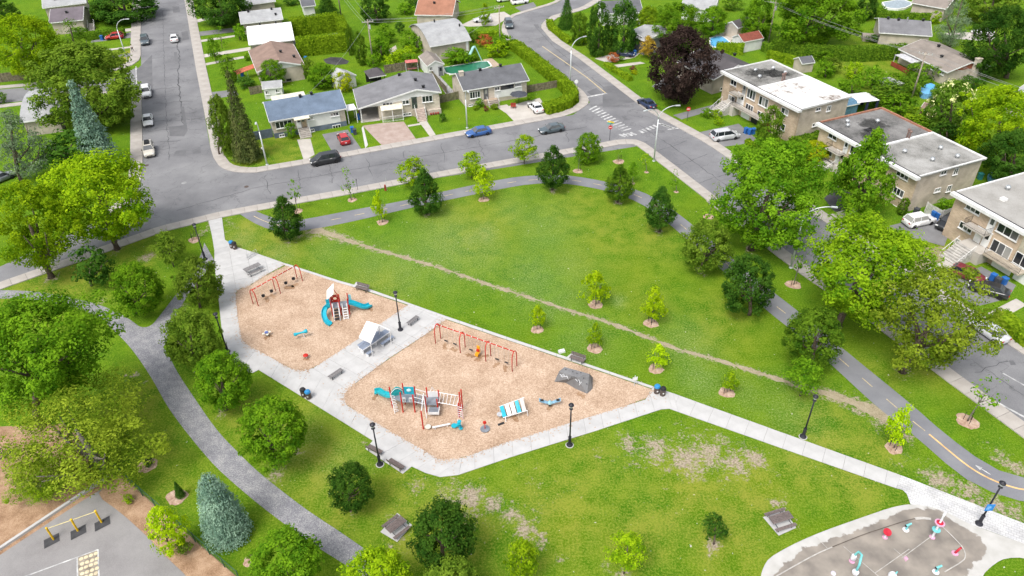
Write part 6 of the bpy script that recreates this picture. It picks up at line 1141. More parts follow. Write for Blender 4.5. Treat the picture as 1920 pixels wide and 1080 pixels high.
def cart(label, p, m, rz=0, lid=None):
    g = G(*p); T = thing('wheeled_bin', label, 'wheeled bin', tuple(g), rz, 'wheeled household bins'); ob('body', B().box((0, 0, .5), (.55, .6, .96), M=None), m, T); ob('lid', B().box((0, -.02, 1.03), (.64, .72, .12), taper=.9), lid or m, T)
    for s in (-1, 1): ob('wheel', B().cyl((s*.25, .3, .12), (s*.31, .3, .12), .12, n=8), TYRE, T)
for a in [('blue wheeled bin beside the carport post',(672,224),CART,.3), ('blue wheeled bin next to the red driveway car',(661,248),CART,.2), ('dark wheeled bin next to the red driveway car',(666,252),CARTK,.2), ('blue wheeled bin behind the red hatchback',(192,75),CART), ('blue wheeled bin beside the white crossover, nearer the house',(1749,408),CART,.5), ('blue wheeled bin beside the white crossover, at the picket fence',(1757,411),CART,.5), ('black wheeled bin beside the small pointed cedar',(1716,402),CARTK,.5), ('blue wheeled bin in the first triplex garage bay, leftmost',(1398,250),CART,.4), ('blue wheeled bin in the first triplex garage bay, middle',(1405,252),CART,.7), ('blue wheeled bin in the first triplex garage bay, rightmost',(1412,251),CART,.2), ('blue wheeled bin under the last triplex balcony, leftmost',(1859,526),CART,.5), ('blue wheeled bin under the last triplex balcony, rightmost',(1880,533),CART,.3), ('black wheeled bin between the blue bins under the balcony',(1868,534),CARTK,.4), ('blue barrel bin in front of the brown-roofed bungalow',(455,143),CART), ('dark blue bin beside the porch house car',(1190,103),CART), ('blue garden box on the fire-pit lawn',(574,115),BINB), ('turquoise bin behind the last triplex',(1836,336),mat('cart_green', (.03, .2, .2), .5))]: cart(*a)
# ---- benches, picnic tables
SLAT = mat('bench_slat', (.155, .125, .118), .8, var=.2, scale=6, rand=.1); SLATG = mat('bench_slat_grey', (.21, .20, .20), .8, var=.2, scale=6, rand=.1); IRON = mat('bench_iron', (.05, .05, .055), .5)
def frame_at(p, q, z=0): a = G(*p, z); b = G(*q, z); a.z = b.z = 0; return (a+b)/2, math.atan2(b.y-a.y, b.x-a.x), (b-a).length
def bench(label, p, q, back=True, flip=False, m=None, z=.07):
    c, a, L = frame_at(p, q, .5); L = min(max(L, 1.7), 2.3); T = thing('park_bench', label, 'bench', (c.x, c.y, z), a+(math.pi if flip else 0), 'slatted park benches'); m = m or SLAT
    for i in range(4): ob('seat_slat', B().box((0, -.21+i*.14, .46), (L, .12, .04)), m, T)
    if back:
        for i in range(3): ob('back_slat', B().box((0, .32+i*.035, .60+i*.14), (L, .04, .12)), m, T)
    for s in (-1, 1):
        b = B().box((s*L*.36, 0, .40), (.06, .56, .07)).box((s*L*.36, -.22, .2), (.06, .06, .4)).box((s*L*.36, .22, .2), (.06, .06, .4))
        if back: b.tube([(s*L*.36, .24, .4), (s*L*.36, .40, .92)], .03, 4)
        ob('leg_frame', b, IRON, T)
bench('bench with back on its own pad above the turquoise slides', (667,537), (690,543)); bench('bench with back on its own pad above the climbing rock', (1069,668), (1096,677)); bench('backless grey bench beside the plaza lamp', (765,607), (783,593), False, m=SLATG); bench('backless grey bench at the lower end of the central plaza', (617,708), (641,692), False, m=SLATG)
bench('bench on the south walkway pad, left of the lamp', (690,836), (715,849), flip=True); bench('bench on the south walkway pad, right of the lamp', (730,862), (756,878), flip=True); bench('bench half hidden by the tree on the west walkway pad', (438,675), (466,694), flip=True)
def picnic(label, p, q, m, one=False, z=.07):
    c, a, L = frame_at(p, q, .75); L = min(max(1.8, L), 2.4); T = thing('picnic_table', label, 'picnic table', (c.x, c.y, z), a, 'slatted picnic tables')
    for i in range(5): ob('top_plank', B().box((0, -.34+i*.17, .76), (L, .15, .045)), m, T)
    for s in ((-1,) if one else (-1, 1)):
        for i in range(2): ob('bench_plank', B().box((0, s*(.78+i*.16), .46), (L, .14, .045)), m, T)
    for s in (-1, 1): ob('leg_frame', B().tube([(s*L*.33, -.85, .03), (s*L*.33, -.8, .42), (s*L*.33, -.35, .42), (s*L*.33, -.1, .72)], .035, 5).tube([(s*L*.33, .85 if not one else .3, .03), (s*L*.33, .8 if not one else .3, .42), (s*L*.33, .3, .42), (s*L*.33, .1, .72)], .035, 5), IRON, T)
picnic('grey picnic table with one bench on the plaza corner', (458,508), (487,495), SLATG, True); picnic('brown picnic table on a square pad near the bottom', (727,996), (757,973), SLAT); picnic('brown picnic table on a pad beside the splash pad', (1445,977), (1483,965), SLAT)
g, a, L = frame_at((466,485), (481,476)); T = thing('bike_rack', 'galvanised bike rack at the plaza corner', 'bike rack', (g.x, g.y, .06), a); ob('base_rail', B().tube([(-.9, -.2, .04), (.9, -.2, .04)], .03, 5).tube([(-.9, .25, .04), (.9, .25, .04)], .03, 5), GALV, T)
for i in range(5): x = -.7+i*.35; ob('hoop', B().tube([(x, -.2, .04), (x, -.15, .6), (x, .0, .72), (x, .15, .6), (x, .25, .04)], .025, 5), GALV, T)
# ---- garden clutter
g = G(973,196); T = thing('patio_umbrella', 'dark grey patio umbrella on the bungalow terrace', 'umbrella', tuple(g)); cn = B(); cn.v = [(0, 0, 2.7)]+[(1.7*math.cos(i*math.pi/4), 1.7*math.sin(i*math.pi/4), 2.1) for i in range(8)]; cn.f = [(0, i+1, (i+1) % 8+1) for i in range(8)]; ob('canopy', cn, mat('umbrella_grey', (.06, .065, .08), .8), T); ob('pole', B().cyl((0, 0, 0), (0, 0, 2.65), .04), BLACK, T)
for i, x in enumerate((960, 965)):
    g = G(x, 203); T = thing('garden_chair', f'red garden chair before the dark umbrella, {("further from", "nearer")[i]} the driveway car', 'chair', tuple(g)); ob('seat', B().box((0, 0, .42), (.5, .5, .06)), mat('chair_red', (.30, .05, .03), .6), T); ob('backrest', B().box((0, .24, .7), (.5, .06, .55)), MATS['chair_red'], T); [ob('leg', B().box((a_, b_, .2), (.05, .05, .4)), MATS['chair_red'], T) for a_ in (-.2, .2) for b_ in (-.2, .2)]
g = G(773,133); T = thing('garden_swing', 'garden swing seat with faded red canopy by the wooden fence', 'garden swing', tuple(g), .2); ob('canopy', B().add([(-1.3, -.5, 1.95), (1.3, -.5, 1.95), (1.3, .6, 2.15), (-1.3, .6, 2.15), (-1.3, -.5, 2.02), (1.3, -.5, 2.02), (1.3, .6, 2.22), (-1.3, .6, 2.22)], [(3, 2, 1, 0), (4, 5, 6, 7), (0, 1, 5, 4), (1, 2, 6, 5), (2, 3, 7, 6), (3, 0, 4, 7)]), mat('faded_red', (.52, .16, .15), .8), T); ob('seat', B().box((0, .1, .5), (2.0, .5, .12)), mat('swing_cushion', (.3, .12, .12), .8), T)
for s_ in (-1, 1): ob('frame', B().tube([(s_*1.25, -.6, 0), (s_*1.25, .05, 2.0), (s_*1.25, .7, 0)], .035, 5), PALE, T)
g = G(466,146); T = thing('orange_awning', 'long orange tiled canopy in front of the brown-roofed bungalow', 'canopy', tuple(g), .75); ob('panel', B().add([(-2.6, -.7, 1.6), (2.6, -.7, 1.9), (2.6, .7, 2.2), (-2.6, .7, 1.9), (-2.6, -.7, 1.7), (2.6, -.7, 2.0), (2.6, .7, 2.3), (-2.6, .7, 2.0)], [(3, 2, 1, 0), (4, 5, 6, 7), (0, 1, 5, 4), (1, 2, 6, 5), (2, 3, 7, 6), (3, 0, 4, 7)]), mat('orange_tile', (.50, .15, .08), .8), T)
for x_ in (-2.3, 0, 2.3): ob('post', B().cyl((x_, 0, 0), (x_, 0, 1.85), .06), PALE, T)
tag(ob('utility_cover', B().box((0, 0, .12), (.8, .45, .3), .3, taper=.9), SIGNW, loc=tuple(G(1053,660))), 'low white utility cover in the grass beside the kerb bench', 'utility cover')
# ---- green chain-link fence of the schoolyard
FA = resample(GP([(205,870),(232,897),(262,925),(300,958),(345,998),(395,1041),(450,1088)]), 2.2); c0 = FA[0]; T = thing('chain_link_fence', 'green chain-link fence between schoolyard and park lawn', 'fence', tuple(c0)); GF = mat('fence_green', (.03, .10, .065), .5)
for a, b in zip(FA[:-1], FA[1:]):
    m_ = B(); d = b-a; n = int(d.length/.13); hh = 1.35
    for i in range(-8, n+1):
        for s in (1, -1):
            t0, t1 = i*.13, i*.13+hh*.75; z0, z1 = (0, hh) if s > 0 else (hh, 0); e = d.length
            if t0 < 0: z0 = z0+(z1-z0)*(-t0)/(t1-t0); t0 = 0
            if t1 > e: z1 = z0+(z1-z0)*(e-t0)/(t1-t0) if t1 > t0 else z1; t1 = e
            if t1-t0 < .02: continue
            p = a+d.normalized()*t0-c0+Vector((0, 0, z0)); q = a+d.normalized()*t1-c0+Vector((0, 0, z1)); o_ = Vector((0, 0, .012)); m_.add([p-o_, q-o_, q+o_, p+o_], [(0, 1, 2, 3)])
    o = ob('wire_mesh', m_, GF, T); o['kind'] = 'stuff'; ob('top_rail', B().tube([a-c0+Vector((0, 0, hh)), b-c0+Vector((0, 0, hh))], .03, 5), GF, T)
for a in FA: ob('post', B().cyl(a-c0, a-c0+Vector((0, 0, 1.45)), .045, n=7), GF, T)
# ---- someone walking on the side-street sidewalk
def person(label, p, rz):
    g = G(*p); J = [(0,0,.95),(0,0,1.2),(0,.01,1.42),(0,.01,1.52),(0,.03,1.64),(.19,0,1.40),(.25,.08,1.14),(.24,.2,.94),(-.19,0,1.40),(-.25,-.08,1.14),(-.24,.02,.93),(.09,0,.9),(.10,.16,.50),(.10,.08,.08),(.10,.22,.04),(-.09,0,.9),(-.10,-.04,.50),(-.10,-.26,.12),(-.10,-.14,.04)]
    E = [(0,1),(1,2),(2,3),(3,4),(2,5),(5,6),(6,7),(2,8),(8,9),(9,10),(0,11),(11,12),(12,13),(13,14),(0,15),(15,16),(16,17),(17,18)]; R = [.15,.145,.13,.055,.105,.075,.05,.035,.075,.05,.035,.095,.065,.045,.04,.095,.065,.045,.04]
    def sk(name, idx, m, parent, grow=1.0):
        mp = {k: i for i, k in enumerate(idx)}; me = bpy.data.meshes.new(name); me.from_pydata([J[k] for k in idx], [(mp[a], mp[b]) for a, b in E if a in mp and b in mp], []); o = bpy.data.objects.new(name, me); C.objects.link(o); me.materials.append(m)
        md = o.modifiers.new('s', 'SKIN'); sv = me.skin_vertices[0].data
        for k, i in mp.items(): sv[i].radius = (R[k]*grow, R[k]*grow*.8)
        sv[0].use_root = True; o.modifiers.new('ss', 'SUBSURF').levels = 1; o.modifiers['ss'].render_levels = 2
        if parent: o.parent = parent
        return o
    o = sk('person', list(range(19)), mat('skin', (.45, .28, .2), .7), None); o.location = (g.x, g.y, .12); o.rotation_euler.z = rz; tag(o, label, 'person')
    sk('top', [0,1,2,5,6,8,9], mat('white_cloth', (.72, .72, .72), .9), o, 1.14); sk('trousers', [0,11,12,13,15,16,17], mat('black_cloth', (.015, .015, .018), .9), o, 1.14); ob('hair', B().lathe([(.02, 1.5), (.10, 1.56), (.115, 1.66), (.08, 1.76), (.02, 1.79)], 10, (0, -.02, 0)), mat('dark_hair', (.03, .02, .015), .8), o, True)
person('person in white top and black trousers walking on the side-street sidewalk', (250,98), 3.0)
# ================================================================== playground
RED = mat('play_red', (.50, .025, .015), .4, var=.08); AQUA = mat('play_turquoise', (.015, .36, .47), .35, var=.1, scale=2); PW = mat('play_white', (.70, .70, .71), .45, var=.06); PG = mat('play_grey', (.20, .22, .25), .6); DK = mat('rubber_black', (.03, .03, .032), .8); PGB = mat('table_blue_grey', (.24, .28, .36), .6)
CHAIN = mat('chain', (.42, .41, .38), .5, metal=.4)
def arch_swings(label, legs, seats, top_px, bucket=()):
    A0 = (G(*legs[0][0])+G(*legs[0][1]))/2; A1 = (G(*legs[-1][0])+G(*legs[-1][1]))/2; h = hgt(A0, top_px); d = A1-A0; L = d.length; a = math.atan2(d.y, d.x); T = thing('swing_set', label, 'swing set', (A0.x, A0.y, .046), a)
    inv = Matrix.Rotation(-a, 3, 'Z'); ob('top_bar', B().tube([(0, 0, h-.04), (L, 0, h-.04)], .06, 8), RED, T, True)
    for f, k in legs:
        f, k = inv @ (G(*f)-A0), inv @ (G(*k)-A0); x = (f.x+k.x)/2; w = abs(f.y-k.y)/2+.02; pts = [(f.x, f.y, 0), (f.x, f.y, h*.62)]+[(x+(f.x-x)*math.cos(t), (f.y+k.y)/2+(f.y-k.y)/2*math.cos(t), h*.62+h*.38*math.sin(t)) for t in [math.pi*i/8 for i in range(1, 8)]]+[(k.x, k.y, h*.62), (k.x, k.y, 0)]
        ob('arch_frame', B().tube(pts, .055, 7), RED, T, True)
    for i, px in enumerate(seats):
        z = .5; p = inv @ (G(px[0], px[1], z)-A0); p.y = 0; p.z = z; buck = i in bucket; s = B()
        if px[2] == 'b': st = ob('bucket_seat', B().lathe([(.10, 0), (.19, .04), (.21, .26), (.23, .28), (.17, .27), (.13, .08), (.01, .07)], 12, (p.x, 0, z)), DK, T)
        elif px[2] == 'c': st = ob('moulded_seat', B().box((p.x, .12, z+.45), (.42, .10, .85)).box((p.x, -.12, z+.02), (.42, .42, .12)).box((p.x, -.38, z-.15), (.42, .10, .3)), mat('seat_orange', (.72, .33, .02), .5), T); ob('harness', B().box((p.x, -.05, z+.35), (.30, .16, .3)), RED, st)
        else: st = ob('belt_seat', B().box((p.x, 0, z), (.46, .19, .04)), DK, T)
        for s_ in (-.26, .26): ob('chain', B().cyl((p.x+s_, 0, z), (p.x+s_, 0, h-.06), .014, n=4), CHAIN, st)
    for i in range(len(seats)*2): ob('hanger', B().cyl((L*(i+.8)/(len(seats)*2+.6), 0, h-.04), (L*(i+.8)/(len(seats)*2+.6)+.07, 0, h-.04), .075, n=8), PW, T)
arch_swings('long red arch swing set with belt seats and an orange seat', [((816.8,644.4),(826.5,635.7)), ((863.2,661.7),(872.3,651.5)), ((911,678.5),(920.2,668.3)), ((960.4,696.9),(969,686.7))], [(836,640,'s'), (852.5,646,'s'), (882.5,657,'s'), (898.5,659,'c'), (931,675,'s'), (948.5,681.5,'s')], 608)
arch_swings('shorter red arch swing set with four black bucket seats', [((484.5,574.4),(474.8,569.8)), ((526.2,550.8),(516.5,545.3)), ((567.2,527.2),(557.2,522.6))], [(490.7,554.8,'b'), (506,546,'b'), (532.7,530.7,'b'), (547,522.6,'b')], 544)
def slide(T, pts, w, m, name='slide'):
    """open chute: floor with raised rims along a path"""
    pts = [Vector(p) for p in pts]; b = B(); n = len(pts); k = 0
    for i, p in enumerate(pts):
        d = (pts[min(i+1, n-1)]-pts[max(i-1, 0)]); s = Vector((-d.y, d.x, 0)).normalized()*w/2; u = Vector((0, 0, 1))
        b.v += [tuple(q) for q in (p+s+u*.22, p+s*.86+u*.22, p+s*.72, p-s*.72, p-s*.86+u*.22, p-s+u*.22, p-s*.95-u*.07, p+s*.95-u*.07)]
    for i in range(n-1):
        for j in range(8): a = i*8+j; c = i*8+(j+1) % 8; b.f.append((a, c, c+8, a+8))
    b.f += [tuple(range(8)), tuple(range((n-1)*8+7, (n-1)*8-1, -1))]; return ob(name, b, m, T, False)
def curve(ps, n=14):
    P_ = smooth_pts([Vector(p) for p in ps], 3); return resample(P_, sum((b-a).length for a, b in zip(P_[:-1], P_[1:]))/n)
# ---- west play structure
O = G(624.7,593.5); q = G(656.2,589.5)-O; a = math.atan2(q.y, q.x); T = thing('play_structure', 'red and turquoise play tower with two slides and white sail', 'play structure', (O.x, O.y, .046), a); W = q.length; dp = 1.15; zd = 1.25
for x in (0, W/2, W):
    for y in (0, dp): ob('post', B().cyl((x, y, 0), (x, y, 2.35 if x else 2.6), .065, n=8).lathe([(.075, 0), (.06, .05), (.01, .07)], 8, (x, y, 2.35 if x else 2.6)), RED, T)
ob('deck', B().box((W*.25, dp/2, zd), (W/2, dp, .08)).box((W*.75, dp/2, zd-.02), (W/2, dp, .08)), PG, T)
pan = B(); n = 16
for i in range(n):
    t0, t1 = 2*math.pi*i/n, 2*math.pi*(i+1)/n; ri, ro = .22, .40; pan.add([(W*.25+r*math.cos(t), dp, zd+.62+r*math.sin(t)) for r, t in ((ri, t0), (ro, t0), (ro, t1), (ri, t1))]+[(W*.25+r*math.cos(t), dp-.08, zd+.62+r*math.sin(t)) for r, t in ((ri, t0), (ro, t0), (ro, t1), (ri, t1))], [(0, 1, 2, 3), (7, 6, 5, 4), (0, 3, 7, 4), (1, 5, 6, 2)])
pan.box((W*.25, dp-.02, zd+.15), (W*.46, .06, .2)).box((W*.25, dp-.02, zd+1.08), (W*.46, .06, .12)).box((.1, dp-.02, zd+.6), (.1, .06, .9)).box((W*.5-.12, dp-.02, zd+.6), (.1, .06, .9)); ob('porthole_panel', pan, RED, T)
ob('sail_roof', B().add([(-.35, .1, 2.55), (.55, dp*.2, 3.15), (.6, dp+.9, 3.5), (-.35, dp+.5, 2.75), (-.35, .1, 2.6), (.55, dp*.2, 3.2), (.6, dp+.9, 3.55), (-.35, dp+.5, 2.8)], [(3, 2, 1, 0), (4, 5, 6, 7), (0, 1, 5, 4), (1, 2, 6, 5), (2, 3, 7, 6), (3, 0, 4, 7)]), PW, T); ob('sail_mast', B().cyl((W*.45, dp, 2.3), (.5, dp, 3.3), .05).cyl((0, dp, 2.3), (0, dp, 2.8), .05), RED, T)
s = slide(T, curve([(-.05, dp/2, zd), (-.55, dp/2, zd-.05), (-.95, dp*.1, zd-.35), (-1.0, -.7, .62), (-.75, -1.35, .25), (-.25, -1.75, .15)]), .62, AQUA); ob('slide_hood', B().box((-.32, dp/2+.34, zd+.42), (.6, .06, .75)), AQUA, s); ob('slide_hood', B().box((-.32, dp/2-.34, zd+.3), (.6, .06, .5)), AQUA, s)
s = slide(T, curve([(W+.05, dp*.6, zd), (W+.5, dp*.6, zd-.1), (W+1.6, dp*.45, .5), (W+2.1, dp*.55, .3), (W+2.6, dp*.9, .25)]), .75, AQUA); ob('slide_hood', B().box((W+.2, dp+.05, zd+.45), (.4, .06, .8)), mat('pale_turquoise', (.25, .55, .62), .4), s); ob('slide_foot', B().cyl((W+2.4, dp*.75, 0), (W+2.4, dp*.75, .22), .04), PW, s)
st = ob('stair', B().box((W*.27, -.14, zd*.8), (.6, .3, .05)).box((W*.27, -.4, zd*.6), (.6, .28, .05)).box((W*.27, -.66, zd*.4), (.6, .28, .05)).box((W*.27, -.92, zd*.2), (.6, .28, .05)), DK, T)
for x in (W*.27-.34, W*.27+.34): ob('stair_rail', B().tube([(x, .02, zd+.7), (x, -1.05, .75)], .035, 6).tube([(x, .02, zd), (x, -1.05, .05)], .05, 6).cyl((x, -1.0, 0), (x, -1.0, .78), .03), PW, st)
ld = ob('ladder', B().tube([(W*.65, .02, zd+.5), (W*.65, -.12, zd), (W*.65, -.95, 0)], .05, 6).tube([(W*.92, .02, zd+.5), (W*.92, -.12, zd), (W*.92, -.95, 0)], .05, 6), PW, T)
for i in range(5): f = (i+.5)/5; ob('rung', B().box((W*.785, -.12-.83*f, zd*(1-f)), (W*.27, .12, .06)), PW, ld)
for x in (.1, W*.5-.1): ob('guard_panel', B().box((x, .0, zd+.4), (.26, .05, .6)), mat('play_pink', (.66, .45, .47), .5), T)
# ---- east play structure
O = G(756,773.5); q = G(821.7,773.5)-O; a = math.atan2(q.y, q.x); T = thing('play_structure', 'large red-post climbing structure with two decks and ladder bridge', 'play structure', (O.x, O.y, .046), a); inv = Matrix.Rotation(-a, 3, 'Z')
def lo(px, z=0): v = inv @ (G(px[0], px[1], z)-O); v.z = z; return v
posts = {'c': (lo((756,773.5)), 2.9), 'd': (lo((778.3,773.5)), 2.5), 'e': (lo((781,758.5)), 2.6), 'b': (lo((760,758)), 3.0), 'a': (lo((736,764)), 2.9), 'g': (lo((800,773)), 2.3), 'i': (lo((821.7,773.5)), 1.9), 'f': (lo((803,758)), 2.4), 'h': (lo((824.4,758)), 2.0), 'j': (lo((793.9,805)), 2.6), 'k': (lo((861.7,782)), 2.0), 'm': (lo((867.2,765.6)), 2.7), 'l': (lo((864,772)), 2.8)}
for k, (p, h) in posts.items(): ob('post', B().cyl((p.x, p.y, 0), (p.x, p.y, h), .075, n=8).lathe([(.085, 0), (.06, .06), (.01, .08)], 8, (p.x, p.y, h)), RED, T)
p = {k: v[0] for k, v in posts.items()}
def deckq(ks, z, m): b = B(); b.prism([p[k] for k in ks], z-.05, z+.03); return ob('deck', b, m, T)
deckq('cdeb', 1.5, PG); deckq('giHf'.replace('H', 'h'), 1.05, PG); deckq('cba', 1.5, PG)
def panel(u, v, z0, z1, m, name, inset=.06, par=None):
    b = B(); d = (v-u).normalized(); n = Vector((-d.y, d.x, 0))*.03; u, v = u+d*inset, v-d*inset; b.prism([u-n, v-n, v+n, u+n], z0, z1); return ob(name, b, m, par or T)
bp = panel(p['b'], p['e'], 1.55, 2.55, AQUA, 'bubble_panel'); mid = (p['b']+p['e'])/2; ob('bubble', B().lathe([(.30, 0), (.28, .1), (.18, .2), (.02, .24)], 14).v and B().add([(mid.x+.27*math.cos(t)*s, mid.y-.06-.16*(1-s), 2.1+.27*math.sin(t)*s) for s in (1, .7, .3) for t in [i*math.pi/6 for i in range(12)]], [(r*12+i, r*12+(i+1) % 12, (r+1)*12+(i+1) % 12, (r+1)*12+i) for r in range(2) for i in range(12)]+[tuple(range(24, 36))]), mat('clear_bubble', (.45, .66, .72), .15), bp)
mc = (p['c']+p['d'])/2; dv = (p['d']-p['c'])
for f0, f1 in ((.08, .36), (.64, .92)):
    u, v = p['c']+dv*f0, p['c']+dv*f1; gp = panel(u, v, 1.55, 2.15, PW, 'guard_panel', .01)
    for i in range(3): ob('slot', B().box((u.lerp(v, (i+1)/4)-Vector((0, .045, -1.85)))[:], (.05, .02, .42)), PG, gp)
ab = (p['a']+p['b'])/2; tb = B()
for i in range(9): t = i/8; tb.v += [tuple(p['a'].lerp(p['b'], t)+Vector((0, y, 1.55+z))) for y, z in ((-.02, 0), (-.02, .45+.75*math.sin(math.pi*t)), (.06, .45+.75*math.sin(math.pi*t)), (.06, 0))]
for i in range(8): tb.f += [(i*4, i*4+4, i*4+5, i*4+1), (i*4+3, i*4+2, i*4+6, i*4+7), (i*4+1, i*4+5, i*4+6, i*4+2)]
ob('arched_panel', tb, mat('play_teal', (.02, .36, .38), .4), T); ob('hand_loop', B().tube([tuple(p['a']+Vector((.05, -.05, 1.5)))]+[tuple(p['a'].lerp(p['b'], t)+Vector((0, -.1, 2.0+.65*math.sin(math.pi*t)))) for t in (.05, .2, .4, .6, .8, .95)]+[tuple(p['b']+Vector((-.05, -.05, 1.5)))], .035, 6), PW, T)
e0 = lo((703,741)); s = slide(T, curve([tuple(p['a']+Vector((.1, .3, 1.5))), tuple(p['a']+Vector((-.4, .35, 1.4))), tuple((p['a']*.4+e0*.6)+Vector((0, .2, .8))), tuple(e0+Vector((.5, .1, .55))), tuple(e0+Vector((0, 0, .4)))]), .7, mat('slide_teal', (.02, .40, .46), .35)); ob('slide_foot', B().cyl((e0+Vector((.4, 0, 0)))[:], (e0+Vector((.4, 0, .45)))[:], .04).cyl((e0+Vector((1.3, .2, 0)))[:], (e0+Vector((1.3, .2, .7)))[:], .04), PW, s)
l0 = lo((741,776)); cl_ = ob('loop_climber', B().tube([tuple(p['a']+Vector((.05, -.05, 1.9))), tuple(l0+Vector((0, 0, .05)))], .04, 6), PW, T)
for i in range(5):
    f = (i+.6)/5.4; c = p['a'].lerp(l0, f)+Vector((.18, 0, 1.75*(1-f)+.1)); ob('loop', B().tube([(c+Vector((.24*math.cos(t), 0, .15*math.sin(t))))[:] for t in [k*math.pi/5 for k in range(11)]], .03, 5), PW, cl_)
for u, v, z0, z1 in ((p['d'], p['g'], 1.5, 1.05), (p['e'], p['f'], 1.5, 1.05)):
    br = ob('bridge_rail', B().tube([(u.x, u.y, z0+.8), (v.x, v.y, z1+.7)], .035, 6).tube([(u.x, u.y, z0+.1), (v.x, v.y, z1+.1)], .035, 6), PW, T)
for i in range(4): f = (i+.5)/4; c = p['d'].lerp(p['g'], f); c2 = p['e'].lerp(p['f'], f); ob('bridge_step', B().prism([c+Vector((-.1, 0, 0)), c+Vector((.1, 0, 0)), c2+Vector((.1, 0, 0)), c2+Vector((-.1, 0, 0))], 1.42-.4*f, 1.47-.4*f), PG, T)
b = ob('step_platform', B().box(((p['g']+p['i'])/2+Vector((.25, -.35, .72)))[:], (1.05, .75, .1)), PG, T); ob('step_frame', B().box(((p['g']+p['i'])/2+Vector((.25, -.74, .6)))[:], (1.15, .06, .34)).box(((p['g']+p['i'])/2+Vector((-.3, -.35, .7)))[:], (.06, .8, .2)).box(((p['g']+p['i'])/2+Vector((.8, -.35, .7)))[:], (.06, .8, .2)), PW, b)
bk = panel(p['f'], p['h'], 1.1, 1.85, PW, 'back_panel'); ob('peak_finial', B().tube([((p['f']+p['h'])/2+Vector((-.25, 0, 1.8)))[:], ((p['f']+p['h'])/2+Vector((0, 0, 2.55)))[:], ((p['f']+p['h'])/2+Vector((.25, 0, 1.8)))[:]], .05, 6), PW, bk)
mb = ob('ladder_bridge', B().tube([(p['h'].x, p['h'].y, 1.75), (p['m'].x, p['m'].y, 1.75)], .04, 6).tube([(p['i'].x, p['i'].y, 1.5), (p['k'].x, p['k'].y, 1.6)], .04, 6), PW, T)
for i in range(6): f = (i+.6)/6.2; u = p['h'].lerp(p['m'], f); v = p['i'].lerp(p['k'], f); ob('rung', B().tube([(u.x, u.y, 1.75), (v.x, v.y, 1.5+.1*f)], .03, 5), PW, mb)
ob('overhead_bar', B().tube([(p['j'].x, p['j'].y, 2.35), (p['g'].x-.1, p['g'].y, 2.75)], .05, 6).tube([(p['g'].x-.1, p['g'].y, 2.75), (p['g'].x+.1, p['g'].y-.9, 0)], .05, 6), PW, T)
lad = ob('end_ladder', B().tube([(p['k'].x-.1, p['k'].y-.1, 0), (p['k'].x-.1, p['k'].y-.1, 1.9)], .05, 6).tube([(p['k'].x+.4, p['k'].y-.3, 0), (p['k'].x+.3, p['k'].y-.1, 1.9)], .05, 6), mat('play_pink', (.66, .45, .47)), T)
for i in range(5): ob('rung', B().tube([(p['k'].x-.1, p['k'].y-.1, .3+i*.33), (p['k'].x+.38, p['k'].y-.25, .3+i*.33)], .035, 5), PW, lad)
g = G(862,805); T = thing('helix_climber', 'turquoise twisted climber post beside the ladder bridge', 'climber', (g.x, g.y, .046)); ob('stem', B().cyl((0, 0, 0), (-.15, .1, 1.3), .05), PW, T)
for i in range(6): z = .12+i*.2; ob('leaf_step', B().lathe([(.03, -.04), (.22, -.02), (.22, .03), (.03, .05)], 10, (.12*math.cos(i*1.3)-.1*z, .12*math.sin(i*1.3), z)), AQUA, T)
def pod(label, px, m):
    g = G(*px); T = thing('stepping_pod', label, 'stepping pod', (g.x, g.y, .046)); ob('cap', B().lathe([(.30, .22), (.33, .28), (.30, .34), (.05, .36)], 14), m, T); ob('stem', B().cyl((0, 0, 0), (0, 0, .24), .09), PW, T)
pod('white round stepping pod beside the white balance beam', (803,804), mat('pod_cream', (.66, .62, .54), .5)); pod('turquoise round stepping pod beside the twisted climber', (852,802), AQUA)
c, a, L = frame_at((811,806), (844.5,799)); T = thing('balance_beam', 'low white balance beam in the wood chips', 'balance beam', (c.x, c.y, .046), a); ob('beam', B().box((0, 0, .3), (L, .16, .12)), PW, T)
for s in (-1, 1): ob('leg', B().cyl((s*L*.35, 0, 0), (s*L*.35, 0, .26), .05), PW, T)
# ---- loose toys
def toy(name, label, px, cat, z=.046, rz=0): g = G(*px); return thing(name, label, cat, (g.x, g.y, z), rz)
SPR = mat('spring', (.05, .05, .055), .5)
def coil(T, r=.12, h=.4, n=5): ob('spring', B().tube([(r*math.cos(t), r*math.sin(t), h*t/(n*6.28)) for t in [i*n*6.28/40 for i in range(41)]], .025, 5), SPR, T)
T = toy('spring_flower', 'white spring rider with blue seat centre', (501.5,630), 'spring rider'); coil(T); ob('seat', B().lathe([(.02, .42), (.2, .45), (.22, .56), (.16, .62), (.02, .63)], 12), mat('seat_blue', (.13, .18, .45), .5), T)
for i in range(4): t = .5+i*math.pi/2; ob('petal', B().lathe([(.03, -.06), (.16, -.03), (.17, .03), (.03, .07)], 10, (.36*math.cos(t), .36*math.sin(t), .46)), mat('petal_ivory', (.66, .63, .52), .5), T)
T = toy('spring_seesaw', 'turquoise bone-shaped rocker on a white post', (567,634), 'spring rider', rz=.3); ob('post', B().cyl((.25, 0, 0), (.18, 0, .7), .07), PW, T); ob('body', B().tube([(-.85, 0, .72), (-.7, 0, .74), (-.3, 0, .78), (.2, 0, .82), (.55, 0, .88), (.75, 0, .9)], [.2, .22, .12, .12, .26, .24], 9), AQUA, T, True)
T = toy('mushroom_stool', 'small red mushroom stool in the wood chips', (574.5,672), 'stool'); ob('cap', B().lathe([(.05, .36), (.30, .40), (.30, .47), (.2, .56), (.03, .6)], 12), RED, T); ob('stem', B().cyl((0, 0, 0), (0, 0, .38), .06), PW, T)
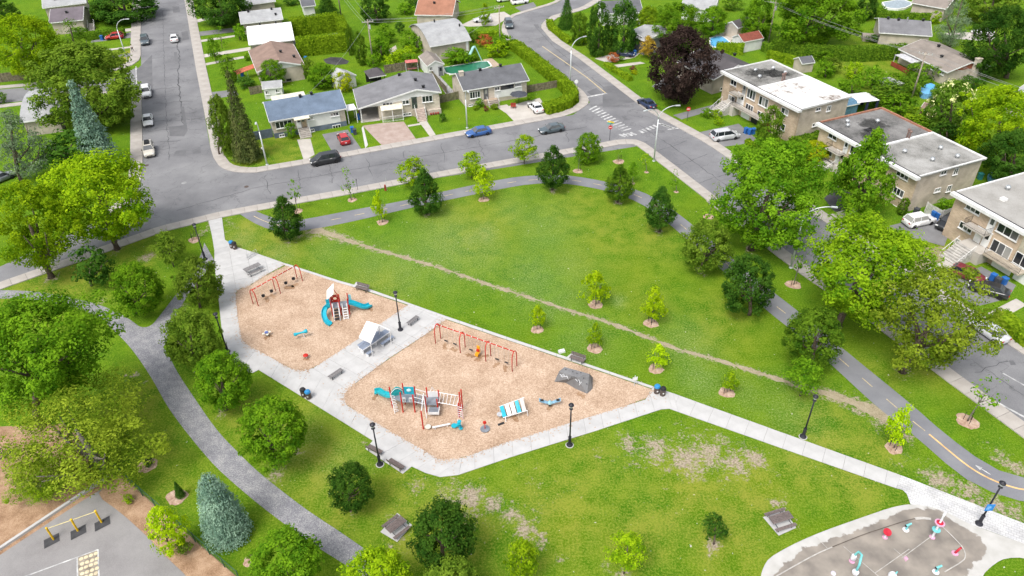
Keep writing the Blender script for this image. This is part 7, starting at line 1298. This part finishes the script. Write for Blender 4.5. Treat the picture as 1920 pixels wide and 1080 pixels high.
T = toy('spinner_post', 'red paddle spinner on a round grey foot plate', (909.5,806), 'spinner'); ob('foot_plate', B().lathe([(.5, .1), (.5, .15), (.02, .17)], 16), PG, T); ob('pole', B().cyl((0, 0, 0), (0, 0, 1.0), .05), RED, T); ob('paddle', B().lathe([(.02, .8), (.17, .9), (.2, 1.05), (.14, 1.25), (.02, 1.3)], 10, sy=.4), RED, T)
c, a, L = frame_at((941,783), (985,774)); T = thing('net_lounger', 'slatted turquoise and white climbing lounger on a white frame', 'climber', (c.x, c.y, .046), a); 
for i in range(5): x = -L*.42+i*L*.21; ob('slat_panel', B().add([(x-.21, -.45, .5+.06*i), (x+.21, -.45, .56+.06*i), (x+.14, .7, 1.0+.12*i), (x-.24, .7, .9+.12*i), (x-.21, -.45, .44+.06*i), (x+.21, -.45, .5+.06*i), (x+.14, .7, .94+.12*i), (x-.24, .7, .84+.12*i)], [(0, 1, 2, 3), (7, 6, 5, 4), (0, 4, 5, 1), (2, 6, 7, 3), (1, 5, 6, 2), (0, 3, 7, 4)]), (AQUA, PW, PW, AQUA, mat('slat_beige', (.55, .5, .46), .6))[i], T)
ob('frame', B().tube([(-L*.5, -.5, .45), (L*.55, -.5, .8)], .04, 6).tube([(-L*.55, .75, .85), (L*.55, .75, 1.5)], .04, 6).tube([(-L*.4, -.5, .5), (-L*.4, -.7, .3), (-L*.4, -.75, 0)], .04, 6).tube([(L*.52, -.5, .8), (L*.55, -.55, 0)], .04, 6).tube([(L*.52, .75, 1.4), (L*.55, .75, 0)], .04, 6).tube([(-L*.5, .75, .85), (-L*.5, .75, 0)], .04, 6), PW, T); ob('end_wheel', B().lathe([(.3, -.05), (.32, .05), (.1, .1)], 12, (-L*.58, 0, .5)), mat('pale_grey', (.45, .46, .48), .5), T); ob('foot_pad', B().box((-L*.62, -.9, .05), (.7, .25, .06), .2), DK, T)
T = toy('winged_rocker', 'blue-grey rocker with two raised seats', (1031,762), 'rocker'); coil(T); WG = mat('rocker_blue', (.20, .36, .48), .5)
ob('hub', B().lathe([(.1, .35), (.26, .45), (.24, .6), (.08, .8), (.02, .95)], 10), mat('rocker_pale', (.33, .58, .66), .5), T)
for s in (-1, 1): w_ = ob('wing_seat', B().add([(s*.15, -.14, .5), (s*1.15, -.2+.1, .85), (s*1.15, .3, .95), (s*.15, .14, .55), (s*.15, -.14, .42), (s*1.15, -.1, .77), (s*1.15, .3, .87), (s*.15, .14, .47)], [(0, 1, 2, 3), (7, 6, 5, 4), (0, 4, 5, 1), (1, 5, 6, 2), (2, 6, 7, 3)]), WG, T); ob('seat_pad', B().box((s*.85, .05, .86), (.35, .25, .06)), DK, w_)
# climbing rock: faceted artificial boulder
base = [(1039,716),(1060,718),(1078,729),(1101,739),(1111,730),(1112,708),(1070,692)]; topp = [((1048.5,696),1.5),((1058.5,688),1.75),((1080.5,707),1.75),((1105.3,701),2.0)]
g0 = G(1078,718); T = thing('climbing_rock', 'grey faceted climbing boulder with white scribbles', 'climbing rock', (g0.x, g0.y, 0)); vb = [G(*q)-g0 for q in base]; vt = [G(q[0], q[1], z)-g0 for q, z in topp]
ob('boulder', B().add(vb+vt, [(0, 1, 9, 7), (1, 2, 9), (2, 3, 9), (3, 10, 9), (3, 4, 10), (4, 5, 10), (7, 9, 8), (9, 10, 8), (8, 10, 5, 6), (6, 0, 7, 8)]), speckle('rock_grey', (.135, .135, .14), (.175, .175, .18), (.215, .215, .22), s1=.8, s2=10, bump=.4), T)
hold = mat('rock_hold', (.10, .10, .105), .8); scr = mat('scribble_white', (.62, .63, .66), .8)
dg = bpy.context.evaluated_depsgraph_get(); dg.update(); rk = T.children[0]
def on_rock(px):
    r = Vector(ray(*px)); o = Vector(CP)-g0; ok, loc, n, _ = rk.ray_cast(o, r.normalized()); return (loc, n) if ok else (None, None)
for px in ((1061,693),(1074,697),(1082,700),(1089,699),(1072,707),(1094,709),(1085,716),(1100,720),(1079,709)):
    l, n = on_rock(px)
    if l: ob('hold', B().lathe([(.09, 0), (.07, .06), (.01, .08)], 7, tuple(l)), hold, T)
for pts in ([(1050,702),(1054,704),(1057,701),(1059,706),(1063,705),(1066,711)], [(1079,710),(1083,715),(1085,711),(1088,719),(1086,722),(1090,716)], [(1052,706),(1056,707),(1058,703)]):
    q = [on_rock(x) for x in pts]; q = [l+n*.02 for l, n in q if l]
    if len(q) > 2: ob('scribble', B().tube(q, .045, 4), scr, T)
# ---- shade shelter with long blue-grey table
c, a, L = frame_at((684,660), (722,634)); T = thing('shade_shelter', 'white tilted shade roof on slim posts over the plaza table', 'shelter', (c.x, c.y, .06), a); inv = Matrix.Rotation(-a, 3, 'Z')
def ls(px, z): v = inv @ (G(px[0], px[1], z)-c); v.z = z; return v
R0, R1, E1, E0 = ls((710.4,610.2), 2.7), ls((695,644.8), 2.4), ls((673,634), 2.3), ls((688,603), 2.5); th = Vector((0, 0, .07)); ob('roof_panel', B().add([R0, R1, E1, E0, R0+th, R1+th, E1+th, E0+th], [(0, 1, 2, 3), (7, 6, 5, 4), (0, 4, 5, 1), (1, 5, 6, 2), (2, 6, 7, 3), (3, 7, 4, 0)]), mat('shade_white', (.80, .80, .80), .6, var=.03), T)
F0 = ls((698.7,669), 0); K0 = ls((733.8,646), 0); K1 = ls((731,619.5), 2.3); b0 = Vector((E0.x, E0.y, 0)); b1 = Vector((E1.x, E1.y, 0)); ob('post', B().tube([F0, R1], .05, 6), PW, T); ob('post', B().tube([K0, K1], .05, 6), PW, T); ob('post', B().tube([ls((712,634), 0), R0], .05, 6), PW, T); ob('open_frame', B().tube([R0, K1], .05, 6).tube([R1, R0], .04, 6), PW, T)
T = thing('long_table', 'long blue-grey table with benches under the white shade', 'table', (c.x, c.y, .06), a); L = 4.2
tp = ob('table_top', B().box((0, 0, .76), (L, .8, .07)), PGB, T); ob('top_edge', B().box((0, -.42, .76), (L, .05, .1)).box((-L/2, 0, .76), (.05, .8, .1)), PW, tp)
for s in (-1, 0, 1): ob('leg', B().box((s*L*.46, 0, .37), (.12, .6, .72)), PW, T)
for x, w_ in ((L*.27, 1.9), (-L*.38, .8)): s = ob('bench_seat', B().box((x, -.95, .45), (w_, .4, .07)), PGB, T); ob('bench_leg', B().box((x-w_*.42, -.95, .2), (.1, .36, .42)).box((x+w_*.42, -.95, .2), (.1, .36, .42)), PW, s)
s = ob('bench_seat', B().box((0, .95, .45), (L*.8, .4, .07)), PGB, T); ob('bench_leg', B().box((-1.4, .95, .2), (.1, .36, .42)).box((1.4, .95, .2), (.1, .36, .42)), PW, s)
# ---- schoolyard bars and disc swing
YB = mat('bar_yellow', (.72, .45, .015), .45); tops = [(90,991),(135,974.5),(180,958.5)]; bots = [(101,1012),(146.5,996),(191,980)]
g0 = G(*bots[1]); h = hgt(g0, tops[1][1]); T = thing('pull_up_bars', 'yellow three-post pull-up bars in the schoolyard', 'exercise bars', (g0.x, g0.y, .04)); pv = [G(*q)-g0 for q in bots]
for v in pv: ob('post', B().cyl(v, v+Vector((0, 0, h)), .09, n=10).lathe([(.10, 0), (.11, .04), (.03, .09)], 10, tuple(v+Vector((0, 0, h-.02)))), YB, T)
for u, v in zip(pv[:-1], pv[1:]): ob('bar', B().tube([u+Vector((0, 0, h-.1)), v+Vector((0, 0, h-.1))], .035, 6), mat('bar_pale', (.70, .60, .30), .4), T)
for i, (x, y) in enumerate(((97,1012),(147,996),(192,980))): tag(ob('rubber_mat', B().sheet([G(*q)-G(x, y) for q in ((x-15,y+1),(x+13,y-13),(x+15,y+2),(x-14,y+17))], 0), mat('mat_black', (.06, .06, .065), .9), loc=tuple(G(x, y, .062+.004*i))), kind='structure')
g = G(9,856); T = thing('disc_swing', 'black round spinning disc on the schoolyard bark', 'spinner', (g.x, g.y, .03)); ob('rim', B().tube([(.75*math.cos(t), .75*math.sin(t), .5) for t in [i*math.pi/9 for i in range(19)]], .07, 6), DK, T)
for i in range(6): t = i*math.pi/6; ob('spoke', B().tube([(-.72*math.cos(t), -.72*math.sin(t), .5), (.72*math.cos(t), .72*math.sin(t), .5)], .035, 4), DK, T)
ob('pedestal', B().cyl((0, 0, 0), (0, 0, .5), .12), DK, T)
# ================================================================== splash pad: concrete ring, wet basin, drains and water toys
OUT = [(1640,1330),(1520,1300),(1440,1220),(1418,1140),(1426,1080),(1432,1062),(1442,1047),(1470,1030),(1502,1014),(1545,996),(1590,980),(1630,966),(1665,954),(1690,948),(1707,946),(1740,949),(1775,961),(1815,982),(1860,999),(1920,1020),(2000,1050),(2000,1070),(1920,1046),(1885,1047),(1865,1057),(1840,1080),(1822,1140),(1790,1240),(1730,1310)]
WET = [(1640,1300),(1540,1270),(1465,1200),(1440,1140),(1450,1080),(1465,1062),(1490,1045),(1500,1028),(1535,1022),(1560,1010),(1600,1000),(1625,985),(1660,975),(1680,962),(1712,954),(1745,954),(1765,962),(1790,978),(1815,994),(1840,1010),(1850,1028),(1845,1042),(1832,1052),(1822,1062),(1812,1075),(1800,1140),(1765,1230),(1710,1285)]
WO = GP(OUT); WW = [(p.x, p.y) for p in GP(WET)]
xs = [p.x for p in WO]; ys = [p.y for p in WO]; step = .16; gx2 = np.arange(min(xs), max(xs), step); gy2 = np.arange(min(ys), max(ys), step)
def inside(poly, X, Y):
    r = np.zeros(X.shape, bool); n = len(poly)
    for i in range(n):
        (x0, y0), (x1, y1) = poly[i][:2], poly[(i+1) % n][:2]; c = ((y0 > Y) != (y1 > Y)); r ^= c & (X < (x1-x0)*(Y-y0)/((y1-y0) if y1 != y0 else 1e-9)+x0)
    return r
bm = bmesh.new(); bm.faces.new([bm.verts.new((p.x, p.y, 0)) for p in smooth_pts(WO+[WO[0]], 1)[:-1]]); bmesh.ops.triangulate(bm, faces=bm.faces[:])
for v in gx2[1::3]: bmesh.ops.bisect_plane(bm, geom=bm.verts[:]+bm.edges[:]+bm.faces[:], plane_co=(v, 0, 0), plane_no=(1, 0, 0))
for v in gy2[1::3]: bmesh.ops.bisect_plane(bm, geom=bm.verts[:]+bm.edges[:]+bm.faces[:], plane_co=(0, v, 0), plane_no=(0, 1, 0))
me = bpy.data.meshes.new('splash_pad'); bm.normal_update()
if sum(f.normal.z for f in bm.faces) < 0: bmesh.ops.reverse_faces(bm, faces=bm.faces[:])
bm.to_mesh(me); bm.free(); co = np.zeros(len(me.vertices)*3, np.float32); me.vertices.foreach_get('co', co); co = co.reshape(-1, 3); X, Y = co[:, 0], co[:, 1]
sdist = seg_d(X, Y, WW+[WW[0]])*np.where(inside(WW, X, Y), 1, -1); at = me.color_attributes.new('wet', 'FLOAT_COLOR', 'POINT'); wv = np.clip(.5+sdist*.35, 0, 1).astype(np.float32); at.data.foreach_set('color', np.stack([wv, wv, wv, np.ones_like(wv)], -1).ravel())
m = bpy.data.materials.new('splash_concrete'); m.use_nodes = True; n = m.node_tree; L_ = n.links.new; p_ = n.nodes['Principled BSDF']; vc = n.nodes.new('ShaderNodeVertexColor'); vc.layer_name = 'wet'; tc = n.nodes.new('ShaderNodeTexCoord')
def nz(s, d=5):
    k = n.nodes.new('ShaderNodeTexNoise'); k.inputs['Scale'].default_value = s; k.inputs['Detail'].default_value = d; L_(tc.outputs['Object'], k.inputs['Vector']); return k.outputs['Fac']
ad = n.nodes.new('ShaderNodeMath'); ad.operation = 'MULTIPLY_ADD'; ad.inputs[1].default_value = .38; L_(nz(1.6, 6), ad.inputs[0]); L_(vc.outputs[0], ad.inputs[2]); mr = n.nodes.new('ShaderNodeMapRange'); mr.inputs[1].default_value = .67; mr.inputs[2].default_value = .71; L_(ad.outputs[0], mr.inputs[0])
def ramp(f, a, b, lo_=.35, hi_=.65):
    r = n.nodes.new('ShaderNodeValToRGB'); e = r.color_ramp.elements; e[0].position = lo_; e[1].position = hi_; e[0].color = (*a, 1); e[1].color = (*b, 1); L_(f, r.inputs[0]); return r.outputs[0]
mx = n.nodes.new('ShaderNodeMix'); mx.data_type = 'RGBA'; L_(mr.outputs[0], mx.inputs['Factor']); L_(ramp(nz(.9), (.40, .39, .365), (.47, .46, .44)), mx.inputs['A']); L_(ramp(nz(.55, 7), (.175, .155, .135), (.30, .265, .225)), mx.inputs['B']); L_(mx.outputs['Result'], p_.inputs['Base Color']); rr = n.nodes.new('ShaderNodeMapRange'); rr.inputs[3].default_value = .9; rr.inputs[4].default_value = .5; L_(mr.outputs[0], rr.inputs[0]); L_(rr.outputs[0], p_.inputs['Roughness'])
sp_ = ob('splash_pad', me, m, loc=(0, 0, .06)); sp_['kind'] = 'structure'
GRV = mat('drain_pale', (.46, .44, .41), .8); GRD = mat('drain_dark', (.12, .10, .085), .8)
def strip_line(px, w_, m_, nm='drain_channel', sm=1): A = smooth_pts(GP(px), sm) if sm else GP(px); ribbon(nm, offset(A, w_/2), offset(A, -w_/2), .066, m_, sp_)
strip_line([(1455,1082),(1490,1062),(1530,1040),(1560,1027)], .10, GRV); strip_line([(1560,1027),(1580,1019),(1620,1003),(1660,990),(1700,977),(1715,974)], .08, GRD); strip_line([(1715,974),(1730,972.5),(1745,975)], .28, GRV); strip_line([(1760,984),(1775,997),(1795,1017),(1806,1030),(1810,1043),(1806,1053),(1770,1074)], .09, GRV)
for a_, b_ in (((1581,1026), (1650,1085)), ((1690,1048), (1755,1000)), ((1640,1076), (1704,1031)), ((1675,1030), (1700,1052)), ((1530,1008), (1551,1030))): strip_line([a_, b_], .06, GRV, 'slab_joint', 0)
PINK = mat('toy_pink', (.62, .33, .47), .5); AQ = mat('toy_aqua', (.18, .55, .56), .4); TRD = mat('toy_red', (.48, .02, .04), .4); FW = mat('toy_white', (.72, .72, .75), .4)
def wtoy(label, px, name='water_nozzle'):
    g = G(*px); t = thing(name, label, 'water toy', (g.x, g.y, .064), 0, 'water toys on the splash pad'); t.scale = (.84, .84, .88); return t
def foot(T, m, r=.34): ob('foot_plate', B().lathe([(r, 0), (r*.95, .05), (.1, .07)], 14), m, T)
T = wtoy('red dish on a white post at the splash pad rim', (1659,1008), 'water_dish'); foot(T, PINK, .28); ob('post', B().cyl((0, 0, 0), (.0, 0, .7), .11, .09), FW, T); ob('dish', B().lathe([(.05, -.02), (.42, .03), (.42, .08), (.05, .05)], 16).v and B().add([(x, y*math.cos(.35)-z*math.sin(.35), y*math.sin(.35)+z*math.cos(.35)+.82) for x, y, z in B().lathe([(.05, -.04), (.42, .03), (.42, .08), (.03, .04)], 16).v], B().lathe([(.05, -.04), (.42, .03), (.42, .08), (.03, .04)], 16).f), TRD, T)
for l, px in (('turquoise water cannon near the red dish', (1698,994)), ('turquoise water cannon at the bottom of the splash pad', (1754,1073))):
    T = wtoy(l, px, 'water_cannon'); foot(T, FW); ob('stem', B().cyl((0, 0, 0), (.05, 0, .75), .10), AQ, T); ob('barrel', B().cyl((-.22, -.05, .72), (.35, .08, .92), .13, .10), AQ, T); ob('muzzle', B().cyl((-.28, -.065, .70), (-.2, -.045, .73), .14), DK, T)
T = wtoy('red curved water cannon on a pink foot', (1790,1038), 'water_cannon'); foot(T, PINK); ob('barrel', B().tube([(0, 0, 0), (.1, 0, .35), (.35, .1, .62), (.5, .15, .7)], [.12, .12, .11, .10], 8), TRD, T, True)
T = wtoy('tall white water mast with red and aqua discs', (1747.5,1008), 'water_mast'); foot(T, PINK, .3); ob('mast', B().cyl((0, 0, 0), (0, 0, 3.6), .12, .10, 10), FW, T)
def disc(T, z, r, m, nm, edge=None):
    o = ob(nm, B().lathe([(.12, -.05), (r, -.02), (r, .04), (.12, .08)], 18, (0, 0, z)), m, T)
    if edge: ob('disc_edge', B().lathe([(r, -.04), (r+.07, -.04), (r+.07, .05), (r, .05)], 18, (0, 0, z)), edge, o)
disc(T, 1.25, .42, AQ, 'aqua_disc'); disc(T, 2.35, .42, TRD, 'red_disc', PINK); ob('nozzle', B().cyl((0, 0, 3.55), (.1, .1, 3.95), .14, .10), FW, T)
T = wtoy('aqua water arch with white drums', (1597,1053), 'water_arch'); e = G(1604,1080)-G(1597,1053); foot(T, PINK, .3); ob('drum', B().lathe([(.25, .4), (.28, .55), (.25, .95), (.1, 1.0)], 12), FW, T); ob('arch_pipe', B().tube([(.05, .0, .2), (.05, .0, 1.1), (.2+e.x*.1, e.y*.1, 1.75), (e.x*.5+.3, e.y*.5, 2.0), (e.x+.1, e.y*.95, 1.3), (e.x, e.y, 0)], .12, 8), AQ, T, True); ob('end_drum', B().lathe([(.3, 0), (.34, .3), (.2, .45)], 12, (e.x, e.y, 0)), FW, T)
T = wtoy('white dome nozzle at the bottom edge', (1672,1082), 'water_dome'); ob('dome', B().lathe([(.4, 0), (.42, .25), (.3, .48), (.05, .55)], 14), FW, T); ob('spout', B().cyl((.2, 0, .4), (.35, .05, .75), .07), AQ, T)
T = wtoy('small white ground dome left of the arch', (1562,1076), 'water_dome'); ob('dome', B().lathe([(.26, 0), (.24, .1), (.03, .16)], 14), mat('toy_pale', (.66, .62, .70), .5), T)
struct('painted_spot', B().sheet(GP([(1693,1047),(1699,1043),(1703,1049),(1698,1054)]), .068), PINK)
# painted bike-path arrow
ar = [G(1828,872), G(1857,890)]; d = (ar[1]-ar[0]).normalized(); nn = Vector((-d.y, d.x, 0)); ribbon('painted_arrow', [ar[0]+nn*.05+d*.5, ar[1]+nn*.05], [ar[0]-nn*.05+d*.5, ar[1]-nn*.05], .027, WHITE, bike)
struct('painted_arrow', B().sheet([ar[0], ar[0]+d*.6+nn*.24, ar[0]+d*.6-nn*.24], .0275), WHITE)
